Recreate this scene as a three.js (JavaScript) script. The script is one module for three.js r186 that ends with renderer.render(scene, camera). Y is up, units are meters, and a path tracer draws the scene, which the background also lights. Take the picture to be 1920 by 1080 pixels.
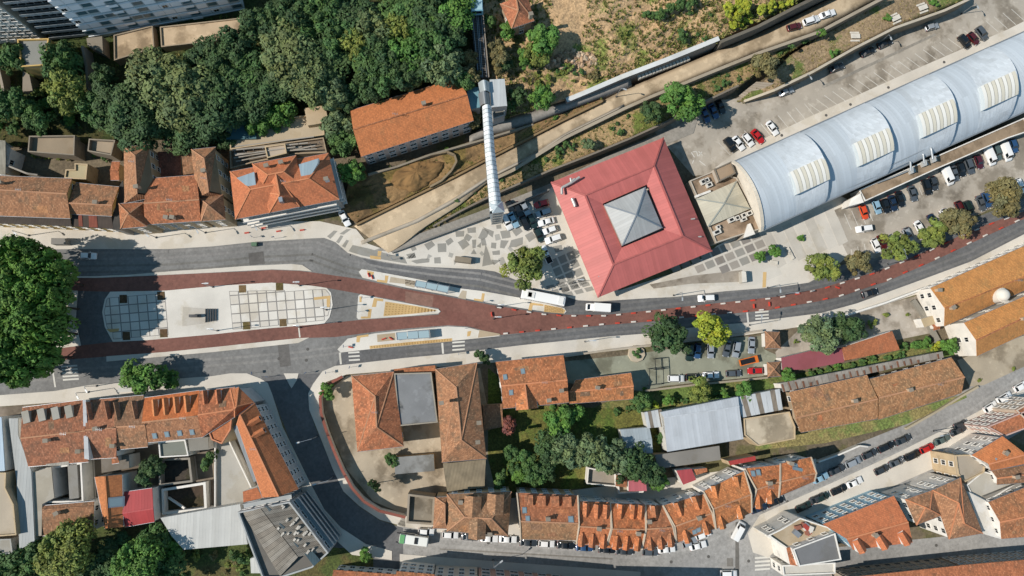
import * as THREE from 'three';
import { mergeGeometries, toCreasedNormals } from 'three/addons/utils/BufferGeometryUtils.js';

// ---------------------------------------------------------------- camera, sky, sun, exposure
const scene = new THREE.Scene();
const CAM_H = 190, FOCAL = 1357, NADIR = [890, 690];
const camera = new THREE.PerspectiveCamera(2 * Math.atan(540 / FOCAL) * 180 / Math.PI, 16 / 9, 1, 4000);
const dn = new THREE.Vector3((NADIR[0] - 960) / FOCAL, -(NADIR[1] - 540) / FOCAL, 1).normalize();
const CR = new THREE.Vector3(Math.sqrt(1 - dn.x * dn.x), -dn.x, 0);
const CU = new THREE.Vector3(-dn.x * dn.y / CR.x, -dn.y, 0); CU.z = -Math.sqrt(1 - CU.x * CU.x - CU.y * CU.y);
const CF = CU.clone().cross(CR);
camera.position.set(0, CAM_H, 0); camera.up.copy(CU); camera.lookAt(CF.x, CAM_H + CF.y, CF.z);
scene.add(camera);

const SUN = new THREE.Vector3(-Math.cos(0.76), Math.sin(0.76), 0.12).normalize();
{ // clear summer sky: deep blue overhead, paler towards the horizon
  const w = 128, h = 64, d = new Float32Array(w * h * 4);
  for (let j = 0; j < h; j++) for (let i = 0; i < w; i++) {
    const el = ((j + 0.5) / h - 0.5) * Math.PI, s = Math.max(0, Math.sin(el)), f = Math.pow(1 - s, 3), o = (j * w + i) * 4;
    d[o] = 0.078 + 0.60 * f; d[o + 1] = 0.185 + 0.74 * f; d[o + 2] = 0.310 + 0.88 * f; d[o + 3] = 1;
  }
  const t = new THREE.DataTexture(d, w, h, THREE.RGBAFormat, THREE.FloatType);
  t.mapping = THREE.EquirectangularReflectionMapping; t.magFilter = t.minFilter = THREE.LinearFilter; t.needsUpdate = true;
  scene.background = t; scene.environment = t;
}
const sun = new THREE.DirectionalLight(0xfff7ee, 4.8);
sun.position.copy(SUN).multiplyScalar(300); sun.castShadow = true; scene.add(sun, sun.target);
Object.assign(sun.shadow.camera, { left: -190, right: 190, top: 150, bottom: -150, near: 10, far: 700 });
sun.shadow.mapSize.set(4096, 4096);
const renderer = new THREE.WebGLRenderer({ antialias: true });
renderer.setSize(1024, 576); renderer.shadowMap.enabled = true;
renderer.toneMapping = THREE.LinearToneMapping; renderer.toneMappingExposure = 1.08;

// ---------------------------------------------------------------- helpers
const V = (x, y, z) => new THREE.Vector3(x, y, z);
function rng(seed) { let a = seed >>> 0; return () => { a = (a + 0x6D2B79F5) | 0; let t = Math.imul(a ^ (a >>> 15), 1 | a); t = (t + Math.imul(t ^ (t >>> 7), 61 | t)) ^ t; return ((t ^ (t >>> 14)) >>> 0) / 4294967296; }; }
const R = rng(20240);
// plan survey: a plan position (sheet units) and a height in metres give a place in the world
let TX = 0, TY = 0, TK = 1;
const tile = (c, r) => { TX = c * 380; TY = [0, 260, 520, 800][r]; TK = 400 / 1543; };
const full = () => { TX = 0; TY = 0; TK = 1; };
function ray(a) { const u = (TX + a[0] * TK - 960) / FOCAL, v = -(TY + a[1] * TK - 540) / FOCAL; return V(CR.x * u + CU.x * v + CF.x, CR.y * u + CU.y * v + CF.y, CR.z * u + CU.z * v + CF.z); }
const P = (a, h = 0) => { const d = ray(a), t = (h - CAM_H) / d.y; return V(d.x * t, h, d.z * t); };
const onPlane = (a, pl) => { const d = ray(a), o = V(0, CAM_H, 0); const t = -(pl.normal.dot(o) + pl.constant) / pl.normal.dot(d); return o.addScaledVector(d, t); };
const dirAt = (a, deg, h = 0) => { const r = deg * Math.PI / 180, e = 20, k = 1 / TK; const p = P(a, h), q = P([a[0] + Math.cos(r) * e * k, a[1] + Math.sin(r) * e * k], h); return Math.atan2(-(q.z - p.z), q.x - p.x); };

class Geo {
  constructor() { this.p = []; this.u = []; }
  tri(a, b, c, ua, ub, uc) { this.p.push(a.x, a.y, a.z, b.x, b.y, b.z, c.x, c.y, c.z); this.u.push(ua.x, ua.y, ub.x, ub.y, uc.x, uc.y); }
  poly(pts, flipTo) { // planar polygon, uv in metres (u level, v up the slope)
    const n = V(0, 0, 0);
    for (let i = 0; i < pts.length; i++) { const a = pts[i], b = pts[(i + 1) % pts.length]; n.x += (a.y - b.y) * (a.z + b.z); n.y += (a.z - b.z) * (a.x + b.x); n.z += (a.x - b.x) * (a.y + b.y); }
    if (n.lengthSq() < 1e-9) return this; n.normalize();
    let q = pts; if (flipTo && n.dot(flipTo) < 0) { q = [...pts].reverse(); n.negate(); }
    let e = V(n.z, 0, -n.x); if (e.lengthSq() < 1e-3) e = V(1, 0, 0); e.normalize();
    const f = n.clone().cross(e);
    const c = q.map(v => new THREE.Vector2(v.dot(e), v.dot(f)));
    if (q.length === 3) this.tri(q[0], q[1], q[2], c[0], c[1], c[2]);
    else for (const [i, j, k] of THREE.ShapeUtils.triangulateShape(c, [])) this.tri(q[i], q[j], q[k], c[i], c[j], c[k]);
    return this;
  }
  prism(top, bottom) { // top outline (any heights) down to bottom (number, or number below each corner when rel)
    const cw = area(top) < 0 ? [...top].reverse() : top;
    const bt = cw.map(v => V(v.x, typeof bottom === 'object' ? v.y - bottom.d : bottom, v.z));
    this.poly(cw, V(0, 1, 0));
    for (let i = 0; i < cw.length; i++) { const j = (i + 1) % cw.length; this.poly([cw[i], cw[j], bt[j], bt[i]]); }
    if (typeof bottom === 'object') this.poly(bt, V(0, -1, 0));
    return this;
  }
  box(c, sx, sy, sz, rot = 0) { // c = centre of the base
    const cs = Math.cos(rot), sn = Math.sin(rot), m = (x, z, y) => V(c.x + x * cs + z * sn, c.y + y, c.z - x * sn + z * cs);
    return this.prism([m(-sx / 2, -sz / 2, sy), m(sx / 2, -sz / 2, sy), m(sx / 2, sz / 2, sy), m(-sx / 2, sz / 2, sy)], { d: sy });
  }
  bar(a, b, w, h = w) { // box beam from a to b
    const d = b.clone().sub(a), s = V(-d.z, 0, d.x); if (s.lengthSq() < 1e-6) s.set(1, 0, 0); s.normalize(); const up = s.clone().cross(d).normalize(); if (up.y < 0) up.negate();
    s.multiplyScalar(w / 2); up.multiplyScalar(h / 2);
    const q = (o, i, j) => o.clone().addScaledVector(s, i).addScaledVector(up, j);
    const A = [q(a, -1, -1), q(a, 1, -1), q(a, 1, 1), q(a, -1, 1)], B = [q(b, -1, -1), q(b, 1, -1), q(b, 1, 1), q(b, -1, 1)];
    const mid = a.clone().add(b).multiplyScalar(0.5);
    for (let i = 0; i < 4; i++) { const j = (i + 1) % 4; const f = [A[i], A[j], B[j], B[i]]; this.poly(f, f[0].clone().add(f[1]).add(f[2]).add(f[3]).multiplyScalar(0.25).sub(mid)); }
    this.poly(A, d.clone().negate()); this.poly(B, d);
    return this;
  }
  geo() { const g = new THREE.BufferGeometry(); g.setAttribute('position', new THREE.Float32BufferAttribute(this.p, 3)); g.setAttribute('uv', new THREE.Float32BufferAttribute(this.u, 2)); g.computeVertexNormals(); return g; }
}
const area = q => { let s = 0; for (let i = 0; i < q.length; i++) { const a = q[i], b = q[(i + 1) % q.length]; s += a.z * b.x - a.x * b.z; } return s; };
const names = {};
const numbered = n => { const k = names[n] = (names[n] ?? -1) + 1; return k ? `${n}_${String(k).padStart(3, '0')}` : n; };
function mesh(name, g, m, parent) { const o = new THREE.Mesh(g.isBufferGeometry ? g : g.geo(), m); o.name = name; o.castShadow = o.receiveShadow = true; if (parent) parent.add(o); return o; }
function struct(name, g, m) { const o = mesh(numbered(name), g, m, scene); o.userData.kind = 'structure'; return o; }
function thing(name, label, category, group) { const o = new THREE.Group(); o.name = numbered(name); o.userData = { label, category }; if (group) o.userData.group = group; scene.add(o); return o; }
function settle(t, base = 0) { // move the group to the middle of its base; parts keep their places
  const b = new THREE.Box3(); t.updateMatrixWorld(true); t.children.forEach(c => { if (c.geometry) { c.geometry.computeBoundingBox(); b.union(c.geometry.boundingBox.clone().applyMatrix4(c.matrixWorld)); } });
  const c = b.getCenter(V(0, 0, 0)); c.y = base; t.children.forEach(o => o.position.sub(c)); t.position.copy(c); return t;
}
const lerp = (a, b, t) => a.clone().lerp(b, t);
function inset(q, o) { // world polygon moved inwards by o (level)
  const s = Math.sign(area(q)); const n = q.length, out = [];
  for (let i = 0; i < n; i++) {
    const a = q[(i + n - 1) % n], b = q[i], c = q[(i + 1) % n];
    const d1 = V(b.x - a.x, 0, b.z - a.z).normalize(), d2 = V(c.x - b.x, 0, c.z - b.z).normalize();
    const n1 = V(d1.z * -s, 0, d1.x * s).negate(), n2 = V(d2.z * -s, 0, d2.x * s).negate();
    const m = n1.clone().add(n2); const k = o / Math.max(0.35, (1 + n1.dot(n2)));
    out.push(V(b.x + m.x * k, b.y, b.z + m.z * k));
  }
  return out;
}
function inPoly(p, q) { let c = false; for (let i = 0, j = q.length - 1; i < q.length; j = i++) { if ((q[i].z > p.z) !== (q[j].z > p.z) && p.x < (q[j].x - q[i].x) * (p.z - q[i].z) / (q[j].z - q[i].z) + q[i].x) c = !c; } return c; }

// ---------------------------------------------------------------- textures (what surfaces are made of)
function noiseField(n, per, seed, oct, gain = 0.5) { // tileable value noise, 0..1
  const out = new Float32Array(n * n); let amp = 1, tot = 0, f = per;
  for (let o = 0; o < oct && f <= n; o++, f *= 2, amp *= gain) {
    const r = rng(seed + o * 77), g = new Float32Array(f * f); for (let i = 0; i < g.length; i++) g[i] = r();
    const step = f / n; tot += amp;
    for (let j = 0; j < n; j++) { const y = j * step, y0 = Math.floor(y), ty = y - y0, sy = ty * ty * (3 - 2 * ty), r0 = (y0 % f) * f, r1 = ((y0 + 1) % f) * f;
      for (let i = 0; i < n; i++) { const x = i * step, x0 = Math.floor(x), tx = x - x0, sx = tx * tx * (3 - 2 * tx), c0 = x0 % f, c1 = (x0 + 1) % f;
        const a = g[r0 + c0] + (g[r0 + c1] - g[r0 + c0]) * sx, b = g[r1 + c0] + (g[r1 + c1] - g[r1 + c0]) * sx; out[j * n + i] += amp * (a + (b - a) * sy); } }
  }
  for (let i = 0; i < out.length; i++) out[i] /= tot; return out;
}
function texture(n, metres, fn, srgb = true) {
  const d = new Uint8Array(n * n * 4);
  for (let j = 0; j < n; j++) for (let i = 0; i < n; i++) { const c = fn(i, j, j * n + i), o = (j * n + i) * 4; for (let k = 0; k < 3; k++) d[o + k] = Math.max(0, Math.min(255, c[k] * 255)); d[o + 3] = 255; }
  const t = new THREE.DataTexture(d, n, n); t.wrapS = t.wrapT = THREE.RepeatWrapping; t.magFilter = THREE.LinearFilter; t.minFilter = THREE.LinearMipmapLinearFilter; t.generateMipmaps = true;
  if (srgb) t.colorSpace = THREE.SRGBColorSpace; t.repeat.set(1 / metres, 1 / metres); t.needsUpdate = true; return t;
}
const nA = noiseField(1024, 4, 11, 8, 0.62), nB = noiseField(1024, 8, 23, 7, 0.6), nC = noiseField(512, 8, 31, 6, 0.7), nD = noiseField(512, 4, 47, 7, 0.6), nF = noiseField(512, 64, 53, 3, 0.7);
const cl = (x, a, b) => Math.max(a, Math.min(b, x)), sm = (x, a, b) => { const t = cl((x - a) / (b - a), 0, 1); return t * t * (3 - 2 * t); };
const texAsphalt = texture(1024, 70, (i, j, k) => { const cr = Math.abs(nB[(k + 40000) % nB.length] - 0.5) < 0.0035 && nA[k] > 0.5 ? 0.1 : 0, v = 0.9 + (nA[k] - 0.5) * 0.3 + (nF[((k >> 10) % 512) * 512 + k % 512] - 0.5) * 0.2 + (nB[(k * 7 + 331) % nB.length] - 0.5) * 0.12 - cr; return [v, v, v * 0.99]; });
const texConcrete = texture(1024, 46, (i, j, k) => { const s = sm(nB[k], 0.56, 0.68), v = 0.92 + (nA[k] - 0.5) * 0.22 - s * 0.035 + (R() - 0.5) * 0.08; return [v, v * (0.995 - s * 0.01), v * (0.98 - s * 0.03)]; });
const texDirty = texture(1024, 38, (i, j, k) => { const s = sm(nB[k], 0.46, 0.7), p = sm(nA[(k * 3 + 5000) % nA.length], 0.58, 0.66), v = 0.92 + (nA[k] - 0.5) * 0.3 - s * 0.2 + p * 0.07 + (R() - 0.5) * 0.08; return [v, v * (0.99 - s * 0.015), v * (0.97 - s * 0.04)]; });
const texStucco = texture(512, 14, (i, j, k) => { const s = sm(nD[k], 0.55, 0.72), v = 0.95 - s * 0.14 + (nC[k] - 0.5) * 0.14; return [v, v * 0.99, v * 0.97]; });
const texSoil = texture(1024, 60, (i, j, k) => { const g = sm(nB[k], 0.52, 0.62), v = 0.84 + (nA[k] - 0.5) * 0.4 + (nF[((k >> 10) % 512) * 512 + k % 512] - 0.5) * 0.35; return [v * (1 - g * 0.12), v * (0.98 - g * 0.06), v * (0.95 - g * 0.2)]; });
const texGrass = texture(1024, 40, (i, j, k) => { const g = sm(nB[k], 0.4, 0.62), v = 0.8 + (nA[k] - 0.5) * 0.3 + (nF[((k >> 10) % 512) * 512 + k % 512] - 0.5) * 0.6; return [v * (0.8 + 0.18 * g), v * (0.95 + 0.0 * g), v * (0.72 + 0.12 * g)]; });
const texScrub = texture(1024, 44, (i, j, k) => { const g = sm(nB[k] + (nF[((j * 2) % 512) * 512 + (i * 2) % 512] - 0.5) * 0.3, 0.56, 0.65), v = 0.86 + (nA[k] - 0.5) * 0.4 + (nF[(j % 512) * 512 + i % 512] - 0.5) * 0.5; return [v * (1 - g * 0.34), v * (0.97 - g * 0.14), v * (0.93 - g * 0.4)]; });
// clay roof tiles: courses and columns, each tile a little different; the old one has lichen and patched rows
function tileTex(old, seed) {
  const n = 1024, r = rng(seed), cols = 40, rows = 30, tone = new Float32Array(cols * rows); for (let i = 0; i < tone.length; i++) tone[i] = r();
  return texture(n, 12, (i, j, k) => {
    const c = Math.floor(i * cols / n), w = Math.floor(j * rows / n), fx = (i * cols / n) % 1, fy = (j * rows / n) % 1, t = tone[w * cols + c];
    let v = 0.9 + (t - 0.5) * (old ? 0.22 : 0.12) + (nA[k] - 0.5) * (old ? 0.24 : 0.16); if (fy < 0.1) v *= 0.8; if (fx < 0.14) v *= 0.74;
    const l = old ? sm(nB[k], 0.48, 0.7) * 0.42 : sm(nB[k], 0.55, 0.75) * 0.3, pale = old && t > 0.93 ? 0.12 : 0;
    return [v * (1 - l * 0.3) + pale, v * (0.96 - l * 0.16) + pale, v * (0.92 - l * 0.08) + pale];
  });
}
const texTileOld = tileTex(true, 5), texTileNew = tileTex(false, 9);
const bumpTile = texture(256, 2.4, (i, j) => { const c = (i / 32) % 1, w = (j / 42.67) % 1, v = 0.25 + 0.6 * Math.sin(c * Math.PI) * 1 + 0.15 * w; return [v, v, v]; }, false);
// metal sheets: each sheet its own tone, rain streaks down the fall
const sheetTone = (() => { const r = rng(301); return Array.from({ length: 32 }, () => 0.96 + r() * 0.06); })(), streak = (() => { const r = rng(302); return Array.from({ length: 1024 }, () => r()); })();
const texPanel = texture(1024, 24, (i, j, k) => { const f = i % 32, t = sheetTone[(i >> 5) % 32] * (0.985 + 0.03 * sheetTone[((j >> 8) * 5 + (i >> 5)) % 32]), st = sm(nA[(Math.floor(j / 12) * 1024 + i) % nA.length], 0.5, 0.62) * streak[i] * 0.045; const v = (f < 2 ? 0.87 : f < 4 ? 1 : 0.95) * t - st + (nB[k] - 0.5) * 0.1; return [v, v * (1 - st * 0.1), v * (0.995 - st * 0.25)]; });
const texSeam = texture(512, 12, (i, j, k) => { const f = (i % 32); const v = (f < 3 ? 0.8 : f < 5 ? 1 : 0.93) + (nD[k] - 0.5) * 0.16 - sm(nC[k], 0.62, 0.72) * 0.06; return [v, v, v]; });
const bumpSeam = texture(128, 3, i => { const f = i % 32; const v = f < 4 ? 1 : 0.2; return [v, v, v]; }, false);
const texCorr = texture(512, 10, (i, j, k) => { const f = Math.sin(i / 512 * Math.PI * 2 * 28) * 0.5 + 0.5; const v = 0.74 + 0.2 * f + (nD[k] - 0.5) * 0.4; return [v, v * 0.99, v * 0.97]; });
const bumpGrain = texture(512, 5, (i, j, k) => { const v = nC[k] * 0.6 + nF[k] * 0.4; return [v, v, v]; }, false);

const M = {};
const mcache = {};
function mat(key, hex, rough = 0.85, o = {}) { if (mcache[key]) return mcache[key]; const m = new THREE.MeshStandardMaterial({ color: new THREE.Color(hex), roughness: rough, ...o }); m.name = key; return (mcache[key] = m); }
const clay = (hex, old) => { const c = new THREE.Color(hex), g = old ? 0.24 : 0.24, k = old ? 1.18 : 1.18; c.setRGB((c.r * (1 - g) + 0.33 * g) * k, (c.g * (1 - g) + 0.25 * g) * k * 1.14, (c.b * (1 - g) + 0.185 * g) * k * 1.06); return c; };
const tiled = (hex, old = true) => mat(`tile_${hex}_${old}`, clay(hex, old), 0.9, { map: old ? texTileOld : texTileNew, bumpMap: bumpTile, bumpScale: 0.06 });
const stucco = hex => mat(`stucco_${hex}`, hex, 0.92, { map: texStucco });
const paint = (hex, rough = 0.6, metal = 0) => mat(`paint_${hex}_${rough}_${metal}`, hex, rough, { metalness: metal });
const concrete = hex => mat(`conc_${hex}`, hex, 0.92, { map: texConcrete, bumpMap: bumpGrain, bumpScale: 0.01 });
const dirty = hex => mat(`dirty_${hex}`, hex, 0.95, { map: texDirty, bumpMap: bumpGrain, bumpScale: 0.02 });
const asphalt = hex => mat(`asph_${hex}`, hex, 0.9, { map: texAsphalt, bumpMap: bumpGrain, bumpScale: 0.012 });
const soil = hex => mat(`soil_${hex}`, hex, 1, { map: texSoil, bumpMap: bumpGrain, bumpScale: 0.12 });
const scrub = hex => mat(`scrub_${hex}`, hex, 1, { map: texScrub, bumpMap: bumpGrain, bumpScale: 0.18 });
const grassy = hex => mat(`grass_${hex}`, hex, 1, { map: texGrass, bumpMap: bumpGrain, bumpScale: 0.12 });
const cobble = hex => mat(`cob_${hex}`, hex, 0.92, { map: texDirty, bumpMap: bumpGrain, bumpScale: 0.03 });
const seam = hex => mat(`seam_${hex}`, hex, 0.62, { map: texPanel, bumpMap: bumpSeam, bumpScale: 0.02 });
const corr = hex => mat(`corr_${hex}`, hex, 0.85, { map: texCorr });
const glassDark = mat('glass_dark', '#10181d', 0.12), glassBlue = mat('glass_blue', '#7d9096', 0.25), white = paint('#d9d6ce'), darkMetal = paint('#2a2c2e', 0.5, 0.5), steel = paint('#9a9fa3', 0.4, 0.6);

// ---------------------------------------------------------------- builders
const WINGEO = {};
function windowGeos(w, h) { // frame (surround and sill) and pane, facing +z, origin bottom middle on the wall
  const k = `${w}_${h}`; if (WINGEO[k]) return WINGEO[k];
  const f = new Geo(), b = 0.12; const B = (x, y, sx, sy, sz) => f.box(V(x, y, sz / 2 - 0.02), sx, sy, sz);
  B(-w / 2 - b / 2, 0, b, h, 0.12); B(w / 2 + b / 2, 0, b, h, 0.12); B(0, h, w + 2 * b, b, 0.12); B(0, -b, w + 2.6 * b, b, 0.2); B(0, 0, 0.06, h, 0.08);
  const p = new Geo(); p.box(V(0, 0, 0.015), w, h, 0.03);
  return (WINGEO[k] = [f.geo(), p.geo()]);
}
function addWindow(t, pos, yaw, w, h, fm, pm, name = 'window') {
  const [fg, pg] = windowGeos(w, h), f = mesh(name, fg, fm, t); f.position.copy(pos); f.rotation.y = yaw;
  mesh('pane', pg, pm, f); return f;
}
function facade(t, a, b, y0, y1, o, out) { // rows of windows on the wall from a to b
  const d = V(b.x - a.x, 0, b.z - a.z), L = d.length(); if (L < 2.4) return; d.normalize();
  const storey = o.storey ?? 3.1, n = Math.max(1, Math.floor((y1 - y0) / storey)), pitch = o.pitch ?? 2.9, c = Math.max(1, Math.floor((L - 0.6) / pitch));
  const yaw = Math.atan2(out.x, out.z), w = o.ww ?? 1.1, h = o.wh ?? 1.5, top = y1 - 0.7 - h;
  for (let f = 0; f < n; f++) { const y = top - f * storey; if (y < y0 + 0.4) break;
    for (let i = 0; i < c; i++) { const s = (i + 0.5) * L / c; addWindow(t, V(a.x + d.x * s + out.x * 0.02, y, a.z + d.z * s + out.z * 0.02), yaw, w, h, o.frame ?? white, glassDark); }
    if (o.balcony && f < n) { const g = new Geo(), m1 = lerp(a, b, 0.5); g.box(V(m1.x + out.x * 0.6, y - 0.45, m1.z + out.z * 0.6), L * 0.94, 0.18, 1.2, Math.atan2(-d.z, d.x)); g.box(V(m1.x + out.x * 1.15, y - 0.27, m1.z + out.z * 1.15), L * 0.94, 0.85, 0.08, Math.atan2(-d.z, d.x)); mesh('balcony', g, o.balcony, t); }
  }
}
const facesUs = (a, b, out) => { const m = lerp(a, b, 0.5); return out.x * -m.x + out.z * -m.z > -3; };
function walls(t, foot, y0, wm, o, tops) { // closed walls on a footprint; tops = polygon heights
  const g = new Geo(), q = area(foot) < 0 ? [...foot].reverse() : foot, h = o.wallTop;
  g.prism(q.map(v => V(v.x, h, v.z)), y0);
  const w = mesh('wall', g, wm, t);
  if (o.win !== false) for (let i = 0; i < q.length; i++) { const a = q[i], b = q[(i + 1) % q.length], d = V(b.x - a.x, 0, b.z - a.z).normalize(), out = V(-d.z, 0, d.x);
    const mid = lerp(a, b, 0.5).addScaledVector(out, 0.3); mid.y = 0; if (inPoly(mid, q)) out.negate();
    if (facesUs(a, b, out)) facade(t, a, b, y0, h, o, out); }
  return w;
}
function ridgeCap(parent, a, b, m, r = 0.16) { const g = new Geo(); g.bar(a.clone().setY(a.y + 0.03), b.clone().setY(b.y + 0.03), r * 2, r * 1.2); return mesh('ridge_cap', g, m, parent); }
// a roof of four slopes (or two slopes and two gables) on a block; q = eave corners a,b,c,d (plan), r = ridge ends near a/d and b/c
const PATCH = [tiled('#c46d42'), tiled('#8c5f49'), tiled('#b5764f'), tiled('#a56a4c')];
function aerial(t, p) { const g = new THREE.CylinderGeometry(0.035, 0.035, 2.4, 5); g.translate(p.x, p.y + 1.1, p.z); const m = mesh('aerial', g, steel, t); const b = new Geo(); b.bar(V(p.x - 0.7, p.y + 2.2, p.z), V(p.x + 0.7, p.y + 2.2, p.z + 0.2), 0.05); for (let i = 0; i < 4; i++) b.bar(V(p.x - 0.6 + i * 0.4, p.y + 2.2, p.z - 0.3), V(p.x - 0.6 + i * 0.4, p.y + 2.2, p.z + 0.4), 0.04); mesh('aerial_rods', b, steel, m); }
function vol(t, o) {
  const eh = o.eh, rh = o.rh, y0 = o.base ?? 0, q = o.q.map(v => P(v, eh)), ends = o.ends ?? 'gg';
  const r = o.r ? o.r.map(v => P(v, rh)) : [lerp(q[0], q[3], 0.5), lerp(q[1], q[2], 0.5)].map(v => v.setY(rh));
  const [a, b, c, d] = q, [r0, r1] = r, g = new Geo(), th = { d: 0.22 };
  const F = [[a, b, r1, r0], [c, d, r0, r1], [b, c, r1], [d, a, r0]];
  const roof = mesh('roof', (() => { g.prism(F[0], th); if (!o.roof2) g.prism(F[1], th); if (ends[1] === 'h') g.prism(F[2], th); if (ends[0] === 'h') g.prism(F[3], th); return g; })(), o.roof, t);
  if (o.roof2) { const g2 = new Geo(); g2.prism(F[1], th); mesh('roof', g2, o.roof2, t); }
  const cm = o.cap ?? o.roof;
  ridgeCap(roof, r0, r1, cm); if (ends[0] === 'h') { ridgeCap(roof, a, r0, cm, 0.13); ridgeCap(roof, d, r0, cm, 0.13); } if (ends[1] === 'h') { ridgeCap(roof, b, r1, cm, 0.13); ridgeCap(roof, c, r1, cm, 0.13); }
  const ov = o.over ?? 0.45, foot = inset(q, ov);
  o.wallTop = eh - 0.1; walls(t, foot, y0, o.wall, o);
  if (ends.includes('g')) { const [fa, fb, fc, fd] = foot.map(v => v.clone().setY(eh - 0.1)), k = Math.min(0.1, ov / (r0.distanceTo(r1) + 0.01));
    const end = (u, w, r) => { const gg = new Geo(); gg.prism([u, w, r], eh - 0.2); gg.poly([u, w, r]); mesh('gable', gg, o.wall, t); };
    if (ends[0] === 'g') end(fa, fd, lerp(r0, r1, k).setY(rh - 0.25)); if (ends[1] === 'g') end(fb, fc, lerp(r1, r0, k).setY(rh - 0.25)); }
  if (o.verge) for (const [e, u, r, w] of [[0, a, r0, d], [1, b, r1, c]]) { const gg = new Geo(); gg.bar(u.clone().setY(u.y + 0.1), r.clone().setY(r.y + 0.12), 0.3, 0.25); gg.bar(w.clone().setY(w.y + 0.1), r.clone().setY(r.y + 0.12), 0.3, 0.25); if (ends[e] === 'g') mesh('verge', gg, o.verge, t); }
  const planes = [new THREE.Plane().setFromCoplanarPoints(a, r1, r0), new THREE.Plane().setFromCoplanarPoints(c, r0, r1)];
  const down = [lerp(a, b, 0.5).sub(lerp(r0, r1, 0.5)), lerp(c, d, 0.5).sub(lerp(r0, r1, 0.5))].map(v => v.setY(0).normalize());
  if (o.roof.name.startsWith('tile_') && o.roof.name.endsWith('true')) { const pr = rng(Math.abs(Math.floor(a.x * 37 + a.z * 91)) + 7); [F[0], F[1]].forEach(([u, v, w, x]) => { const span = u.distanceTo(v), n = span > 9 ? 1 + Math.floor(pr() * 2.4) : pr() < 0.4 ? 1 : 0; for (let i = 0; i < n; i++) { const u0 = 0.12 + pr() * 0.6, u1 = u0 + 0.06 + pr() * 0.16, v0 = 0.08 + pr() * 0.55, v1 = v0 + 0.12 + pr() * 0.25, at2 = (p, q2) => { const z = lerp(lerp(u, v, p), lerp(x, w, p), q2); z.y += 0.035; return z; }, gp = new Geo(); gp.prism([at2(u0, v0), at2(u1, v0 + 0.02 * pr()), at2(u1 - 0.02 * pr(), v1), at2(u0 + 0.02 * pr(), v1)], { d: 0.05 }); mesh('tile_patch', gp, PATCH[Math.floor(pr() * PATCH.length)], roof); } }); }
  for (const [x, y, s] of o.dorm ?? []) dormer(t, onPlane([x, y], planes[s]), down[s], o.dw ?? 1.5, o.dl ?? 2.6, o.dh ?? 1.5, o.droof ?? o.roof, o.dwall ?? o.wall, o.dflat);
  for (const [x, y, s, m] of o.chim ?? []) chimney(t, onPlane([x, y], planes[s]), Math.atan2(-down[s].x, -down[s].z), o.chimMat ?? stucco('#b9a48c'));
  for (const [x, y, s, w, h] of o.sky ?? []) skylight(t, onPlane([x, y], planes[s]), planes[s], down[s], w ?? 0.9, h ?? 1.3);
  if (o.win !== false && r0.distanceTo(r1) > 5) { const pr = rng(Math.abs(Math.floor(a.x * 13 + a.z * 7))); const k = 0.2 + 0.6 * pr(); if (pr() < 0.65) aerial(t, lerp(r0, r1, k)); if (!o.chim && pr() < 0.7) chimney(t, lerp(lerp(r0, r1, 1 - k), lerp(pr() < 0.5 ? a : d, pr() < 0.5 ? b : c, 1 - k), 0.15), Math.atan2(-down[0].x, -down[0].z), stucco('#b9a48c')); }
  if (o.gutter !== false) for (const [u, w] of [[a, b], [c, d]]) { const gg = new Geo(); gg.bar(u.clone().setY(u.y - 0.12), w.clone().setY(w.y - 0.12), 0.16, 0.14); mesh('gutter', gg, o.gutter ?? steel, t); }
  return roof;
}
function dormer(t, p, down, w, len, hgt, roofM, wallM, flat) {
  const s = V(-down.z, 0, down.x), g = new Geo(), front = p.clone().addScaledVector(down, len * 0.42), back = p.clone().addScaledVector(down, -len * 0.62);
  const q = (o, i, y) => o.clone().addScaledVector(s, i * w / 2).setY(y), ye = p.y + hgt * 0.55, yr = flat ? ye + 0.15 : p.y + hgt;
  g.prism([q(front, -1, ye), q(front, 1, ye), q(back, 1, ye), q(back, -1, ye)], p.y - 1.4);
  if (!flat) g.poly([q(front, -1, ye), q(front, 1, ye), q(front, 0, yr)], down);
  const body = mesh('dormer', g, wallM, t), rg = new Geo(), f2 = front.clone().addScaledVector(down, 0.2);
  if (flat) rg.prism([q(f2, -1.15, yr), q(f2, 1.15, yr), q(back, 1.15, yr + 0.1), q(back, -1.15, yr + 0.1)], { d: 0.12 });
  else { rg.prism([q(f2, -1.2, ye - 0.1), q(f2, 0, yr), q(back, 0, yr), q(back, -1.2, ye - 0.1)], { d: 0.12 }); rg.prism([q(f2, 1.2, ye - 0.1), q(f2, 0, yr), q(back, 0, yr), q(back, 1.2, ye - 0.1)], { d: 0.12 }); }
  mesh('dormer_roof', rg, roofM, body);
  const pg = new Geo(), c = front.clone().addScaledVector(down, 0.03).setY(p.y - 0.5); pg.box(c, w * 0.6, hgt * 0.55 + 0.35, 0.06, Math.atan2(-s.z, s.x)); mesh('dormer_window', pg, glassDark, body);
  return body;
}
function chimney(t, p, yaw, m, w = 0.9, d = 0.7, h = 1.5) {
  const g = new Geo(); g.box(V(p.x, p.y - 0.8, p.z), w, h + 0.8, d, yaw); const c = mesh('chimney', g, m, t);
  const k = new Geo(); k.box(V(p.x, p.y + h, p.z), w + 0.25, 0.14, d + 0.25, yaw); mesh('chimney_cap', k, concrete('#8e8578'), c); return c;
}
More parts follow.
